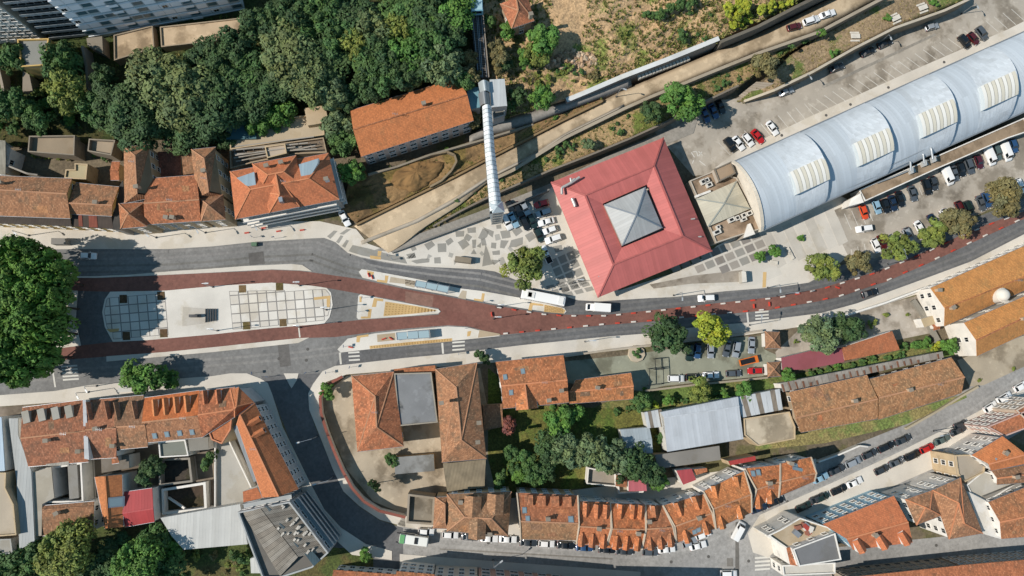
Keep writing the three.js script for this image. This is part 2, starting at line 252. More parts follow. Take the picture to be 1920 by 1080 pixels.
function skylight(t, p, pl, down, w, h) {
  const n = pl.normal.clone(); if (n.y < 0) n.negate(); const s = V(-down.z, 0, down.x).normalize(), u = n.clone().cross(s).normalize();
  const q = (i, j, k) => p.clone().addScaledVector(s, i * w / 2).addScaledVector(u, j * h / 2).addScaledVector(n, k);
  const fr = new Geo(), gl = new Geo(); fr.prism([q(-1.2, -1.15, 0.1), q(1.2, -1.15, 0.1), q(1.2, 1.15, 0.1), q(-1.2, 1.15, 0.1)], { d: 0.2 }); gl.prism([q(-0.9, -0.9, 0.13), q(0.9, -0.9, 0.13), q(0.9, 0.9, 0.13), q(-0.9, 0.9, 0.13)], { d: 0.02 });
  const f = mesh('skylight', fr, steel, t); mesh('pane', gl, glassBlue, f); return f;
}
function flatRoof(t, o) { // flat or sloping deck with a parapet; pts = plan outline, h = height or list of heights
  const H = i => Array.isArray(o.h) ? o.h[i] : o.h, q = o.pts.map((v, i) => P(v, H(i))), lo = Math.min(...q.map(v => v.y));
  const foot = inset(q, o.over ?? 0);
  if (o.wallsOnly !== true) { const g = new Geo(); g.prism(q, { d: o.th ?? 0.25 }); mesh('roof', g, o.roof, t); }
  o.wallTop = lo - (o.th ?? 0.25) - 0.005; if (o.wall) walls(t, foot, o.base ?? 0, o.wall, o);
  if (o.parapet) { const inn = inset(q, o.pw ?? 0.3), n = q.length; for (let i = 0; i < n; i++) { const j = (i + 1) % n, g = new Geo(); g.prism([q[i], q[j], inn[j], inn[i]].map(v => v.clone().setY(v.y + o.parapet)), { d: o.parapet - 0.004 }); mesh('parapet', g, o.pm ?? o.wall, t); } }
  return t;
}
const house = (name, label, o, category = 'house', group) => { const t = thing(name, label, category, group); for (const v of (Array.isArray(o) ? o : [o])) (v.pts ? flatRoof : vol)(t, v); return t; };
function sheet(name, pts, y, m, thick = 0) { const q = pts.map(v => P(v, 0).setY(y)); const g = new Geo(); thick ? g.prism(q, y - thick) : g.poly(q, V(0, 1, 0)); return struct(name, g, m); }
const TERRAIN = [], caster = new THREE.Raycaster();
function groundAt(x, z) { caster.set(V(x, 60, z), V(0, -1, 0)); let y = 0; for (const m of TERRAIN) { m.material.side = THREE.DoubleSide; const h = caster.intersectObject(m, false)[0]; if (h) y = Math.max(y, h.point.y); } return y; }
function groundSeen(a) { let y = 0; for (let i = 0; i < 4; i++) { const p = P(a, y); y = groundAt(p.x, p.z); } return y; }
function patch(name, north, south, m, o = {}) { // sloping ground between two plan lines, [x,y,h] each
  const nu = o.nu ?? 40, nv = o.nv ?? 12, amp = o.amp ?? 0, sc = o.sc ?? 0.12, pos = [], uv = [], idx = [], along = L => { const w = L.map(v => P(v, v[2])), s = [0]; for (let i = 1; i < w.length; i++) s.push(s[i - 1] + w[i].distanceTo(w[i - 1])); return f => { const t = f * s.at(-1); let i = 1; while (i < w.length - 1 && s[i] < t) i++; return lerp(w[i - 1], w[i], (t - s[i - 1]) / (s[i] - s[i - 1] || 1)); }; };
  const A = along(north), B = along(south);
  for (let j = -1; j <= nv + 1; j++) for (let i = -1; i <= nu + 1; i++) {
    const ci = cl(i, 0, nu), cj = cl(j, 0, nv), p = lerp(A(ci / nu), B(ci / nu), cj / nv), ed = (i < 0 || j < 0 || i > nu || j > nv);
    if (ed) p.y = -0.4; else if (amp) { const k = (Math.abs(Math.floor(p.z * 12)) % 1024) * 1024 + Math.abs(Math.floor(p.x * 12)) % 1024, e = Math.min(1, Math.min(cj, nv - cj) / 2, Math.min(ci, nu - ci) / 2); p.y += (nA[k] - 0.5) * amp * e + (nB[k] - 0.5) * amp * 0.5 * e; if (o.ridge) { const d = p.x * 0.4 + p.z * 0.92, q2 = (Math.abs(Math.floor((p.x * 0.92 - p.z * 0.4) * 9)) % 1024) * 1024 + Math.abs(Math.floor(d * 34)) % 1024; p.y += (Math.abs(nB[q2] - 0.5) * 2 - 0.3) * o.ridge * e * sm(nA[(k + 90000) % nA.length], 0.42, 0.56); } }
    pos.push(p.x, p.y, p.z); uv.push(p.x, p.z + (ed ? p.y : 0));
  }
  const w = nu + 3; for (let j = 0; j < nv + 2; j++) for (let i = 0; i < nu + 2; i++) { const k = j * w + i; idx.push(k, k + w, k + 1, k + 1, k + w, k + w + 1); }
  const g = new THREE.BufferGeometry(); g.setAttribute('position', new THREE.Float32BufferAttribute(pos, 3)); g.setAttribute('uv', new THREE.Float32BufferAttribute(uv, 2)); g.setIndex(idx); g.computeVertexNormals();
  const st = struct(name, g, m); TERRAIN.push(st); return st;
}
const tuftG = (() => { const r = rng(66), g = new Geo(); for (let i = 0; i < 16; i++) { const th = r() * 6.28, a = V(Math.cos(th) * r() * 0.25, 0, Math.sin(th) * r() * 0.25), u = V(Math.cos(th + 1.6), 0, Math.sin(th + 1.6)).multiplyScalar(0.07), b = a.clone().add(V((r() - 0.5) * 0.5, 0.2 + r() * 0.3, (r() - 0.5) * 0.5)); g.poly([a.clone().add(u), a.clone().sub(u), b]); } return g.geo(); })();
function tufts(name, label, st, n, size, hues, keep) { // ragged grass scattered over a slope (nobody could count it)
  const p = st.geometry.attributes.position, r = rng(st.id * 31 + n), m = new THREE.InstancedMesh(tuftG, mat('tuft', '#ffffff', 0.9, { side: THREE.DoubleSide }), n), d = new THREE.Object3D(), c = new THREE.Color(); m.name = numbered(name); m.userData = { label, category: 'grass', kind: 'stuff' };
  for (let i = 0; i < n; i++) { let k, t = 0; do { k = Math.floor(r() * p.count); t++; } while (t < 40 && (p.getY(k) < 0 || !keep(p.getX(k), p.getZ(k), r))); d.position.set(p.getX(k) + (r() - 0.5) * 1.2, p.getY(k) - 0.06, p.getZ(k) + (r() - 0.5) * 1.2); d.rotation.y = r() * 6; d.scale.setScalar(size * (0.5 + r())); d.updateMatrix(); m.setMatrixAt(i, d.matrix); c.set(hues[Math.floor(r() * hues.length)]).multiplyScalar(0.75 + r() * 0.5); m.setColorAt(i, c); }
  m.castShadow = m.receiveShadow = true; scene.add(m); return m; }
function wallLine(name, label, pts, m, o = {}) { // standing wall; pts [x,y,top]; reaches down to o.low (or o.d below the top)
  const t = thing(name, label, o.cat ?? 'wall', o.group), w = o.w ?? 0.4, q = pts.map(v => P(v, v[2]));
  for (let i = 0; i < q.length - 1; i++) { const a = q[i], b = q[i + 1], s = V(-(b.z - a.z), 0, b.x - a.x).normalize().multiplyScalar(w / 2), g = new Geo(); g.prism([a.clone().add(s), b.clone().add(s), b.clone().sub(s), a.clone().sub(s)], o.d ? { d: o.d } : (o.low ?? 0)); const part = mesh('wall_section', g, m, t);
    if (o.cope) { const k = new Geo(), s2 = s.clone().multiplyScalar(1.35); k.prism([a.clone().add(s2), b.clone().add(s2), b.clone().sub(s2), a.clone().sub(s2)].map(v => v.setY(v.y + 0.13)), { d: 0.126 }); mesh('coping', k, o.cope, part); } }
  return settle(t, o.low ?? Math.min(...q.map(v => v.y)) - (o.d ?? 0));
}

// ---------------------------------------------------------------- trees
function crownGeo(seed, Rad, Hc, lobes, leaf, count, up = 0.5) {
  const r = rng(seed), L = [], pos = [], col = [], nor = [], gap = r() * 6.283, gap2 = r() * 6.283, ecc = 0.8 + r() * 0.4;
  for (let i = 0; i < lobes; i++) { const th = r() * 6.283, u = i / lobes, el = Math.asin(cl(-0.45 + 1.42 * ((i * 0.618 + r() * 0.3) % 1), -0.5, 1)), near = Math.min(Math.abs(Math.atan2(Math.sin(th - gap), Math.cos(th - gap))), Math.abs(Math.atan2(Math.sin(th - gap2), Math.cos(th - gap2)))), k = i < lobes * 0.25 ? 0.3 : (0.5 + 0.38 * r()) * (near < 0.45 ? 0.72 : 1); L.push({ c: V(Math.cos(th) * Math.cos(el) * Rad * k * ecc, Math.sin(el) * Hc * 0.5 * k, Math.sin(th) * Math.cos(el) * Rad * k / ecc), r: Rad * (0.14 + 0.2 * r()), t: 0.72 + 0.5 * r(), y: r() }); }
  const d = V(0, 0, 0), e = V(0, 0, 0), f = V(0, 0, 0), n = V(0, 0, 0), p = V(0, 0, 0);
  for (let k = 0; k < count; k++) {
    const l = L[Math.floor(r() * L.length)]; const th = r() * 6.283, z = r() * 2 - 1 + up * 0.35, s = Math.sqrt(Math.max(0, 1 - Math.min(1, z * z))); d.set(Math.cos(th) * s, cl(z, -1, 1), Math.sin(th) * s);
    const rr = l.r * (0.62 + 0.5 * Math.sqrt(r())); p.copy(l.c).addScaledVector(d, rr); p.y = l.c.y + d.y * rr * Math.min(1, Hc / (2 * Rad) + 0.25);
    let inside = false; for (const m of L) if (m !== l && p.distanceToSquared(m.c) < m.r * m.r * 0.3) { inside = true; break; } if (inside && r() < 0.8) continue;
    n.set(d.x + (r() - 0.5) * 1.3, d.y + 0.25 + (r() - 0.5) * 1.1, d.z + (r() - 0.5) * 1.3).normalize(); e.set(r() - 0.5, r() - 0.5, r() - 0.5).cross(n).normalize(); f.copy(n).cross(e);
    const a = leaf * (0.6 + 0.8 * r()), b = a * (0.45 + 0.25 * r()), bend = a * 0.25;
    const q = [[-a, 0, 0], [0, b, bend], [a, 0, 0], [0, -b, bend]].map(([x, y, zz]) => V(p.x + e.x * x + f.x * y - n.x * zz, p.y + e.y * x + f.y * y - n.y * zz, p.z + e.z * x + f.z * y - n.z * zz));
    const t = l.t * (0.8 + 0.4 * r()), cr = t * (0.9 + 0.25 * l.y), cg = t, cb = t * (1.05 - 0.3 * l.y);
    for (const i of [0, 1, 2, 0, 2, 3]) { pos.push(q[i].x, q[i].y, q[i].z); col.push(cr, cg, cb); }
  }
  const g = new THREE.BufferGeometry(); g.setAttribute('position', new THREE.Float32BufferAttribute(pos, 3)); g.setAttribute('color', new THREE.Float32BufferAttribute(col, 3)); g.computeVertexNormals(); return g;
}
function trunkGeo(seed, h, Rad, rad) { // tapered trunk with limbs into the crown
  const r = rng(seed), parts = [], limb = (a, b, r0, r1) => { const d = b.clone().sub(a), g = new THREE.CylinderGeometry(r1, r0, d.length(), 7, 1); g.translate(0, d.length() / 2, 0); g.applyQuaternion(new THREE.Quaternion().setFromUnitVectors(V(0, 1, 0), d.normalize())); g.translate(a.x, a.y, a.z); parts.push(g); };
  limb(V(0, -0.3, 0), V(0.1, h * 0.55, 0.05), rad, rad * 0.7); limb(V(0.1, h * 0.55, 0.05), V(0, h * 0.95, 0), rad * 0.7, rad * 0.2);
  for (let i = 0; i < 6; i++) { const th = i * 1.05 + r() * 0.5, a = V(0.05, h * (0.42 + 0.07 * i), 0), b = V(Math.cos(th) * Rad * 0.62, h * (0.72 + 0.1 * r()), Math.sin(th) * Rad * 0.62); limb(a, b, rad * 0.42, rad * 0.1); }
  return mergeGeometries(parts);
}
const bark = mat('bark', '#4b4034', 1, { map: texStucco });
const leafM = hex => mat(`leaf_${hex}`, hex, 0.75, { vertexColors: true, side: THREE.DoubleSide });
const LEAF = [leafM('#38522c'), leafM('#5d6c42'), leafM('#436230'), leafM('#4e752f'), leafM('#6a7735'), leafM('#5d704c'), leafM('#6b6541'), leafM('#8f9a2e'), leafM('#7a4a44'), leafM('#4f7429')];
const LEAFWORD = ['dark green', 'pale olive', 'mid green', 'bright green', 'olive yellow', 'grey green', 'brownish olive', 'lime yellow', 'reddish', 'bright green'];
const KIND = {}; // crown kinds by size: [crown, trunk, radius, crown height, total height]
function kind(name, Rad, Hc, H, lobes, leaf, count) { KIND[name] = [1, 2, 3, 4, 5].map(s => ({ crown: crownGeo(s * 131 + Rad * 17, Rad, Hc, lobes, leaf, count), trunk: trunkGeo(s, H - Hc * 0.3, Rad, 0.05 * Rad + 0.04), Rad, Hc, H })); }
kind('huge', 8, 13, 19, 90, 0.5, 9000); kind('big', 6, 8, 11, 46, 0.46, 4600); kind('mid', 4, 5.4, 8, 34, 0.4, 2900); kind('small', 2.4, 3.4, 4.8, 22, 0.3, 1700); kind('bush', 1.2, 1.5, 1.5, 12, 0.2, 620);
let treeN = 0;
function tree(a, rpx, c, label, group, yy, o = {}) {
  let y = groundSeen(a); const Rw = rpx * TK * 0.137, k = Rw > 6.2 ? 'huge' : Rw > 4.7 ? 'big' : Rw > 2.9 ? 'mid' : Rw > 1.6 ? 'small' : 'bush', v = KIND[k][treeN++ % KIND[k].length], s = Rw / v.Rad, hs = (o.hs ?? 1) * (k === 'huge' && o.hs ? 0.72 : 1), lift = (v.H - v.Hc * 0.5) * s * hs; { const w = P(a, y + lift); y = Math.max(groundAt(w.x, w.z), o.min ?? 0); } const cy = y + lift;
  const g = thing(o.name ?? (k === 'bush' ? 'shrub' : 'broadleaf_tree'), label, k === 'bush' ? 'shrub' : 'tree', group);
  const w = P(a, cy); g.position.set(w.x, y, w.z); g.rotation.y = R() * 6.28;
  const tr = mesh('trunk', v.trunk, bark, g); tr.scale.set(s, s * hs, s); const cr = mesh('crown', v.crown, LEAF[c], g); cr.position.y = cy - y; cr.scale.set(s * (0.92 + 0.16 * R()), s * hs, s * (0.92 + 0.16 * R()));
  return g;
}

// ---------------------------------------------------------------- vehicles
const loft = secs => { // [x, [[z,y]...]] sections to a closed skin
  const g = new Geo(), S = secs.map(([x, r]) => r.map(([z, y]) => V(x, y, z))), n = S[0].length;
  for (let i = 0; i < S.length - 1; i++) for (let j = 0; j < n; j++) { const k = (j + 1) % n; g.poly([S[i][j], S[i][k], S[i + 1][k]]); g.poly([S[i][j], S[i + 1][k], S[i + 1][j]]); }
  g.poly(S[0], V(S[0][0].x - S.at(-1)[0].x, 0, 0)); g.poly(S.at(-1), V(S.at(-1)[0].x - S[0][0].x, 0, 0)); return g;
};
const ring = (w, top, bot = 0.24) => [[w * 0.86, bot], [w, bot + 0.22], [w * 0.99, top - 0.16], [w * 0.9, top - 0.02], [w * 0.4, top + 0.03], [-w * 0.4, top + 0.03], [-w * 0.9, top - 0.02], [-w * 0.99, top - 0.16], [-w, bot + 0.22], [-w * 0.86, bot]];
const CARS = {
  hatch: { L: 4.1, W: 1.78, hood: 0.86, belt: 0.94, H: 1.5, b: [0.2, -0.47], r: [0.06, -0.36], tail: 0.9 },
  sedan: { L: 4.55, W: 1.8, hood: 0.84, belt: 0.93, H: 1.45, b: [0.19, -0.37], r: [0.06, -0.22], tail: 0.9 },
  suv: { L: 4.5, W: 1.88, hood: 1.0, belt: 1.08, H: 1.72, b: [0.2, -0.48], r: [0.09, -0.42], tail: 1.05 },
  van: { L: 5.2, W: 2.0, hood: 1.05, belt: 1.25, H: 2.2, b: [0.36, -0.495], r: [0.25, -0.485], tail: 1.25, solid: true },
  pickup: { L: 5.2, W: 1.85, hood: 0.98, belt: 1.06, H: 1.75, b: [0.2, -0.12], r: [0.08, -0.08], tail: 1.02, bed: true },
};
const carGeos = {};
function carParts(type) {
  if (carGeos[type]) return carGeos[type]; const k = CARS[type], { L, W } = k, w = W / 2;
  const body = loft([[L * 0.5, ring(w * 0.78, 0.58)], [L * 0.485, ring(w * 0.9, 0.7)], [L * 0.43, ring(w * 0.97, k.hood - 0.08)], [k.b[0] * L + 0.05, ring(w, k.hood + 0.02)], [0, ring(w, k.belt)], [-L * 0.36, ring(w, k.belt)], [-L * 0.46, ring(w * 0.97, k.tail)], [-L * 0.49, ring(w * 0.9, k.tail - 0.12)], [-L * 0.5, ring(w * 0.8, 0.62)]]);
  const y0 = k.belt - 0.04, y1 = k.H, bw = w * 0.9, rw = w * 0.72, bx0 = k.b[0] * L, bx1 = k.b[1] * L, rx0 = k.r[0] * L, rx1 = k.r[1] * L;
  const c = { fl: V(bx0, y0, -bw), fr: V(bx0, y0, bw), bl: V(bx1, y0, -bw), br: V(bx1, y0, bw), tfl: V(rx0, y1 - 0.03, -rw), tfr: V(rx0, y1 - 0.03, rw), tbl: V(rx1, y1 - 0.04, -rw), tbr: V(rx1, y1 - 0.04, rw) }, mx = (rx0 + rx1) / 2;
  const cab = new Geo(), U = V(0, 1, 0), m0 = V(mx, y1 + 0.03, -rw * 0.5), m1 = V(mx, y1 + 0.03, rw * 0.5);
  for (const [f, o] of [[[c.fl, c.fr, c.tfr, c.tfl], V(1, 0.3, 0)], [[c.bl, c.br, c.tbr, c.tbl], V(-1, 0.3, 0)], [[c.fl, c.bl, c.tbl, c.tfl], V(0, 0.3, -1)], [[c.fr, c.br, c.tbr, c.tfr], V(0, 0.3, 1)], [[c.tfl, c.tfr, m1, m0], U], [[c.tbl, c.tbr, m1, m0], U], [[c.tfl, c.tbl, m0], U], [[c.tfr, c.tbr, m1], U]]) cab.poly(f, o);
  const mir = new Geo(); for (const s of [-1, 1]) mir.box(V(bx0 - 0.25, y0 + 0.02, s * (w + 0.06)), 0.16, 0.14, 0.2);
  const hull = toCreasedNormals(mergeGeometries([body.geo(), cab.geo(), mir.geo()]), 0.7);
  const pane = (A, B, C, D, o, s = 0.86, t = 0.9) => { const m = A.clone().add(B).add(C).add(D).multiplyScalar(0.25), n = o.clone().normalize().multiplyScalar(0.02), u = lerp(A, D, 0.5).sub(lerp(B, C, 0.5)).multiplyScalar(0.5), v = lerp(C, D, 0.5).sub(lerp(A, B, 0.5)).multiplyScalar(0.5); const q = [A, B, C, D].map(p => { const d = p.clone().sub(m); return m.clone().add(d.multiplyScalar(s)).add(n); }); return new Geo().poly(q, o).geo(); };
  const windscreen = pane(c.fl, c.fr, c.tfr, c.tfl, V(1, 0.8, 0), 0.92), rear = pane(c.bl, c.br, c.tbr, c.tbl, V(-1, 0.8, 0), 0.86);
  const sl = k.solid ? 0.3 : 1, sideF = (A, B, C, D, o) => pane(A, lerp(A, B, sl), lerp(D, C, sl), D, o, 0.86);
  const sideL = sideF(c.fl, c.bl, c.tbl, c.tfl, V(0, 0.4, -1)), sideR = sideF(c.fr, c.br, c.tbr, c.tfr, V(0, 0.4, 1));
  const wheel = new THREE.CylinderGeometry(0.32, 0.32, 0.2, 14); wheel.rotateX(Math.PI / 2); const rim = new THREE.CylinderGeometry(0.2, 0.2, 0.215, 10); rim.rotateX(Math.PI / 2);
  const lamp = new Geo().box(V(0, 0, 0), 0.3, 0.16, 0.36).geo();
  const bed = k.bed ? new Geo().box(V(-0.31 * L, k.belt - 0.02, 0), 0.34 * L, 0.06, W * 0.8).geo() : null;
  return (carGeos[type] = { hull, windscreen, rear, sideL, sideR, wheel, rim, lamp, bed, k });
}
const carPaint = {}; const PAINTS = { white: '#e4e4e1', silver: '#a3a8ab', grey: '#5b6064', 'dark grey': '#33373a', black: '#121416', red: '#b01714', 'dark red': '#4d1416', maroon: '#48141f', orange: '#d0491a', blue: '#27476c', 'light blue': '#86a7b8', 'dark blue': '#16263c', 'dark green': '#1b2c28', 'grey green': '#4d5c58' };
const paintOf = c => carPaint[c] ??= Object.assign(new THREE.MeshPhysicalMaterial({ color: new THREE.Color(PAINTS[c]), roughness: 0.38, metalness: c === 'silver' || c === 'grey' ? 0.35 : 0.05, clearcoat: 0.8, clearcoatRoughness: 0.12 }), { name: 'car_paint_' + c });
const rubber = paint('#17181a', 0.9), headM = paint('#d8dcdd', 0.15), tailM = paint('#7e1210', 0.3);
const TYPEWORD = { hatch: ['hatchback', 'parked_hatchback'], sedan: ['saloon car', 'parked_saloon'], suv: ['sport utility car', 'parked_utility_car'], van: ['van', 'parked_van'], pickup: ['pickup truck', 'parked_pickup'] };
function car(a, deg, color, type, where, h = 0) {
  const G = carParts(type), k = G.k, t = thing(TYPEWORD[type][1], `${color} ${TYPEWORD[type][0]} ${where}`, type === 'van' ? 'van' : type === 'pickup' ? 'pickup' : 'car', `${color} cars ${where}`.slice(0, 60));
  if (h > 5) h = groundSeen(a); const p = P(a, h + 0.9); if (h > 5) h = groundAt(p.x, p.z); t.position.set(p.x, h, p.z); t.rotation.y = dirAt(a, deg, h);
  const m = paintOf(color); mesh('body', G.hull, m, t); mesh('windscreen', G.windscreen, glassDark, t); mesh('rear_window', G.rear, glassDark, t); mesh('side_window', G.sideL, glassDark, t); mesh('side_window', G.sideR, glassDark, t);
  for (const [i, j] of [[0.31, -1], [0.31, 1], [-0.3, -1], [-0.3, 1]]) { const w = mesh('wheel', G.wheel, rubber, t); w.position.set(i * k.L, 0.32, j * (k.W / 2 - 0.1)); mesh('rim', G.rim, steel, w); }
  for (const j of [-1, 1]) { const l = mesh('headlight', G.lamp, headM, t); l.position.set(k.L * 0.45, 0.56, j * k.W * 0.36); const b = mesh('tail_light', G.lamp, tailM, t); b.position.set(-k.L * 0.458, 0.66, j * k.W * 0.38); }
  if (G.bed) mesh('load_bed', G.bed, rubber, t);
  return t;
}

// ---------------------------------------------------------------- the ground: roads, pavements, squares, slopes
full();
{ const g = new Geo(); g.poly([V(-1500, 0, -1500), V(1500, 0, -1500), V(1500, 0, 1500), V(-1500, 0, 1500)], V(0, 1, 0)); struct('ground', g, soil('#7d7361')); }
const roadOld = asphalt('#9d9b98'), roadMain = asphalt('#807f7d'), roadNew = asphalt('#686869'), redLane = asphalt('#80564b'), pave = concrete('#d3cdc3'), kerbM = concrete('#d2cabd'), patchGrey = concrete('#97958f'), yellowTac = concrete('#cfae78'), paleStone = concrete('#dcd8d0'), lotGrey = dirty('#b0a99e'), lotGreen = dirty('#939686'), yard = dirty('#b3a794'), darkYard = soil('#5d5446'), lineWhite = concrete('#d8d6cf');
const N = [[-20, 470], [140, 467], [316, 467], [400, 462], [484, 453], [587, 447], [608, 446], [629, 454], [652, 474], [676, 482], [720, 491], [760, 497], [812, 501], [900, 505], [928, 509], [972, 527], [998, 541], [1053, 554], [1084, 563], [1123, 565], [1218, 559], [1264, 557], [1360, 546], [1461, 538], [1516, 530]];
const RN = [[120, 521], [181, 521], [244, 519], [368, 513], [458, 509], [510, 506], [561, 508], [587, 511], [673, 523], [760, 542], [838, 556], [928, 573], [1019, 587], [1058, 590], [1140, 590], [1218, 582], [1347, 568], [1459, 556], [1541, 540], [1644, 509], [1732, 473], [1813, 436], [1857, 418], [1930, 393]];
const RS = [[939, 628], [1056, 617], [1140, 609], [1218, 603], [1347, 590], [1438, 582], [1540, 564], [1577, 556], [1644, 533], [1660, 529], [1753, 488], [1857, 439], [1930, 406]];
const LS = [[605, 696], [629, 686], [760, 671], [838, 664], [980, 647], [1140, 631], [1218, 625], [1306, 613], [1399, 605], [1540, 587], [1606, 569], [1735, 522], [1821, 490], [1930, 434]];
const ISL = [[207, 547], [197, 561], [192, 585], [197, 613], [212, 641], [275, 638], [400, 627], [499, 616], [608, 607], [618, 595], [624, 572], [621, 549], [613, 540], [587, 536], [510, 530], [406, 536], [311, 545]];
// carriageways
sheet('road', [[-40, 455], [620, 430], [700, 475], [1000, 520], [1130, 545], [1520, 515], [1640, 478], [1821, 415], [1940, 365], [1940, 445], [1735, 540], [1540, 600], [1140, 640], [760, 680], [600, 712], [400, 715], [-40, 760]], 0.010, roadMain);
sheet('road', [[629, 686], [645, 655], [760, 650], [848, 640], [939, 629], ...RS.slice(1), ...[...LS].reverse().slice(0, -1)], 0.014, roadNew);
sheet('road', [[676, 483], ...N.slice(10, 25), [1572, 510], [1631, 491], [1665, 484], [1732, 455], [1821, 414], [1930, 368], [1930, 393], ...[...RN].reverse().slice(1, 15)], 0.014, roadNew);
// red bus lanes
sheet('bus_lane', [...RN, ...[...RS].reverse(), [905, 619], [877, 612], [840, 610], [760, 616], [704, 622], [629, 632], [561, 634], [499, 640], [400, 651], [311, 660], [117, 675], [110, 650], [160, 645], ...ISL.slice(4, 9), [673, 600], [760, 594], [822, 590], [827, 584], [822, 578], [760, 566], [675, 551], [613, 540], ...ISL.slice(13), [207, 547], [120, 545]], 0.020, redLane);
sheet('road', [[613, 541], [675, 553], [672, 599], [618, 606], [624, 572]], 0.026, roadMain);
sheet('road', [[148, 546], [207, 547], [192, 585], [200, 620], [212, 641], [150, 648], [142, 600]], 0.026, roadNew);
// side street and lower streets
sheet('street', [[489, 705], [600, 700], [587, 720], [578, 738], [580, 769], [591, 800], [608, 839], [624, 880], [644, 922], [673, 950], [712, 976], [756, 990], [756, 1100], [600, 1100], [590, 930], [546, 831], [510, 738]], 0.016, roadNew);
sheet('street', [[735, 1036], [745, 985], [820, 985], [1240, 1000], [1330, 960], [1420, 920], [1530, 870], [1600, 835], [1700, 795], [1780, 750], [1850, 705], [1930, 660], [1930, 800], [1830, 860], [1720, 900], [1600, 960], [1480, 1010], [1440, 1110], [700, 1110]], 0.013, roadOld);
sheet('street', [[1430, 1040], [1930, 990], [1930, 1100], [1420, 1110]], 0.017, roadOld);
// pavements with kerbs
const K = 0.13;
sheet('pavement', [[-40, 418], [600, 415], [668, 430], [690, 457], [735, 473], [925, 405], [1030, 345], [1060, 380], [1160, 545], [1300, 500], [1345, 460], [1440, 415], [1560, 360], [1600, 380], [1570, 440], [1590, 480], [1560, 505], ...[...N].reverse(), [-40, 470]], K, pave, 0.16);
sheet('pavement', [...LS, [1930, 452], [1740, 545], [1600, 590], [1530, 608], [1400, 628], [1200, 652], [1060, 668], [900, 682], [650, 702], [612, 716], [600, 750], [612, 800], [640, 870], [670, 920], [710, 950], [760, 968], [760, 988], [712, 974], [673, 948], [644, 921], [624, 879], [608, 838], [592, 798], [580, 768], [578, 738], [587, 720]], K, pave, 0.16);
sheet('pavement', [[-40, 744], [104, 733], [168, 722], [400, 705], [432, 700], [463, 700], [489, 710], [502, 718], [510, 738], [530, 800], [577, 896], [608, 955], [639, 989], [686, 1020], [735, 1033], [735, 1050], [660, 1040], [600, 985], [470, 735], [300, 740], [-40, 765]], K, pave, 0.16);
sheet('pavement', [[120, 518], [181, 518], [244, 515], [330, 508], [380, 505], [458, 499], [546, 495], [567, 497], [585, 509], [561, 507], [510, 505], [400, 511], [300, 516], [181, 521], [120, 521]], K, pave, 0.16);
sheet('pavement', [[200, 668], [311, 660], [400, 651], [561, 634], [580, 633], [560, 643], [400, 660], [311, 668], [200, 678]], K, pave, 0.16);
sheet('pavement', [[95, 545], [146, 545], [142, 600], [152, 648], [95, 655]], K, pave, 0.16);
sheet('pavement', [[1402, 1000], [1425, 965], [1480, 940], [1560, 905], [1680, 850], [1780, 800], [1930, 720], [1930, 800], [1700, 900], [1500, 990], [1440, 1045], [1412, 1036]], K, pave, 0.16);
tile(2, 3); sheet('pavement', [[-40, 920], [600, 970], [1700, 1050], [1700, 1120], [-40, 1060]], K, pave, 0.16); full();
sheet('pavement', [[532, 700], [560, 700], [557, 712], [547, 728], [543, 722]], K, pave, 0.16);
sheet('pavement', [[744, 986], [830, 998], [1000, 1008], [1150, 1022], [1240, 1023], [1330, 988], [1400, 948], [1530, 890], [1530, 860], [760, 960]], K, pave, 0.16);
// the paved island: pale apron, square slabs between dark strips
const island = sheet('paved_island', ISL, K, paleStone, 0.16);
{ const pl = island.userData; const poly = ISL.map(v => P(v, 0)), strip = concrete('#8d8a87'), slabM = [concrete('#d9d4cb'), concrete('#d2ccc2'), concrete('#dedad2')];
  const cells = [];
  const grid = (o, u, v, I, J, K2, L) => { for (let i = I; i < J; i++) for (let j = K2; j < L; j++) { const c = (s, t) => [o[0] + u[0] * s + v[0] * t, o[1] + u[1] * s + v[1] * t]; const q = [c(i, j), c(i + 1, j), c(i + 1, j + 1), c(i, j + 1)].map(a => P(a, 0)); const k = clip(q); if (k.length > 2 && Math.abs(area(k)) > 2) cells.push(k); } };
  const poly2 = inset(poly, 0.45), so = Math.sign(area(poly2)), clip = q => { let r = q; for (let i = 0; i < poly2.length; i++) { const a = poly2[i], b = poly2[(i + 1) % poly2.length], side = p => so * ((p.x - a.x) * (b.z - a.z) - (p.z - a.z) * (b.x - a.x)), o = []; for (let j = 0; j < r.length; j++) { const p = r[j], n = r[(j + 1) % r.length], s = side(p), t = side(n); if (s >= 0) o.push(p); if ((s >= 0) !== (t >= 0)) o.push(lerp(p, n, s / (s - t))); } r = o; if (!r.length) break; } return r.filter((p, i) => p.distanceTo(r[(i + 1) % r.length]) > 0.25); };
  tile(1, 2); grid([262, 128], [66.8, -5], [6.2, 66.3], -1, 12, -2, 5); tile(0, 2); grid([865, 204], [67, -5.5], [5.5, 62.5], -3, 5, -3, 6); full();
  cells.forEach((q, n) => { const b = new Geo(); b.poly(q.map(p => p.clone().setY(K + 0.004)), V(0, 1, 0)); mesh('joint_strip', b, strip, island); const g = new Geo(); g.prism(inset(q, 0.14).map(p => p.clone().setY(K + 0.03)), { d: 0.026 }); mesh('slab', g, slabM[(n * 7) % 3], island); });
}
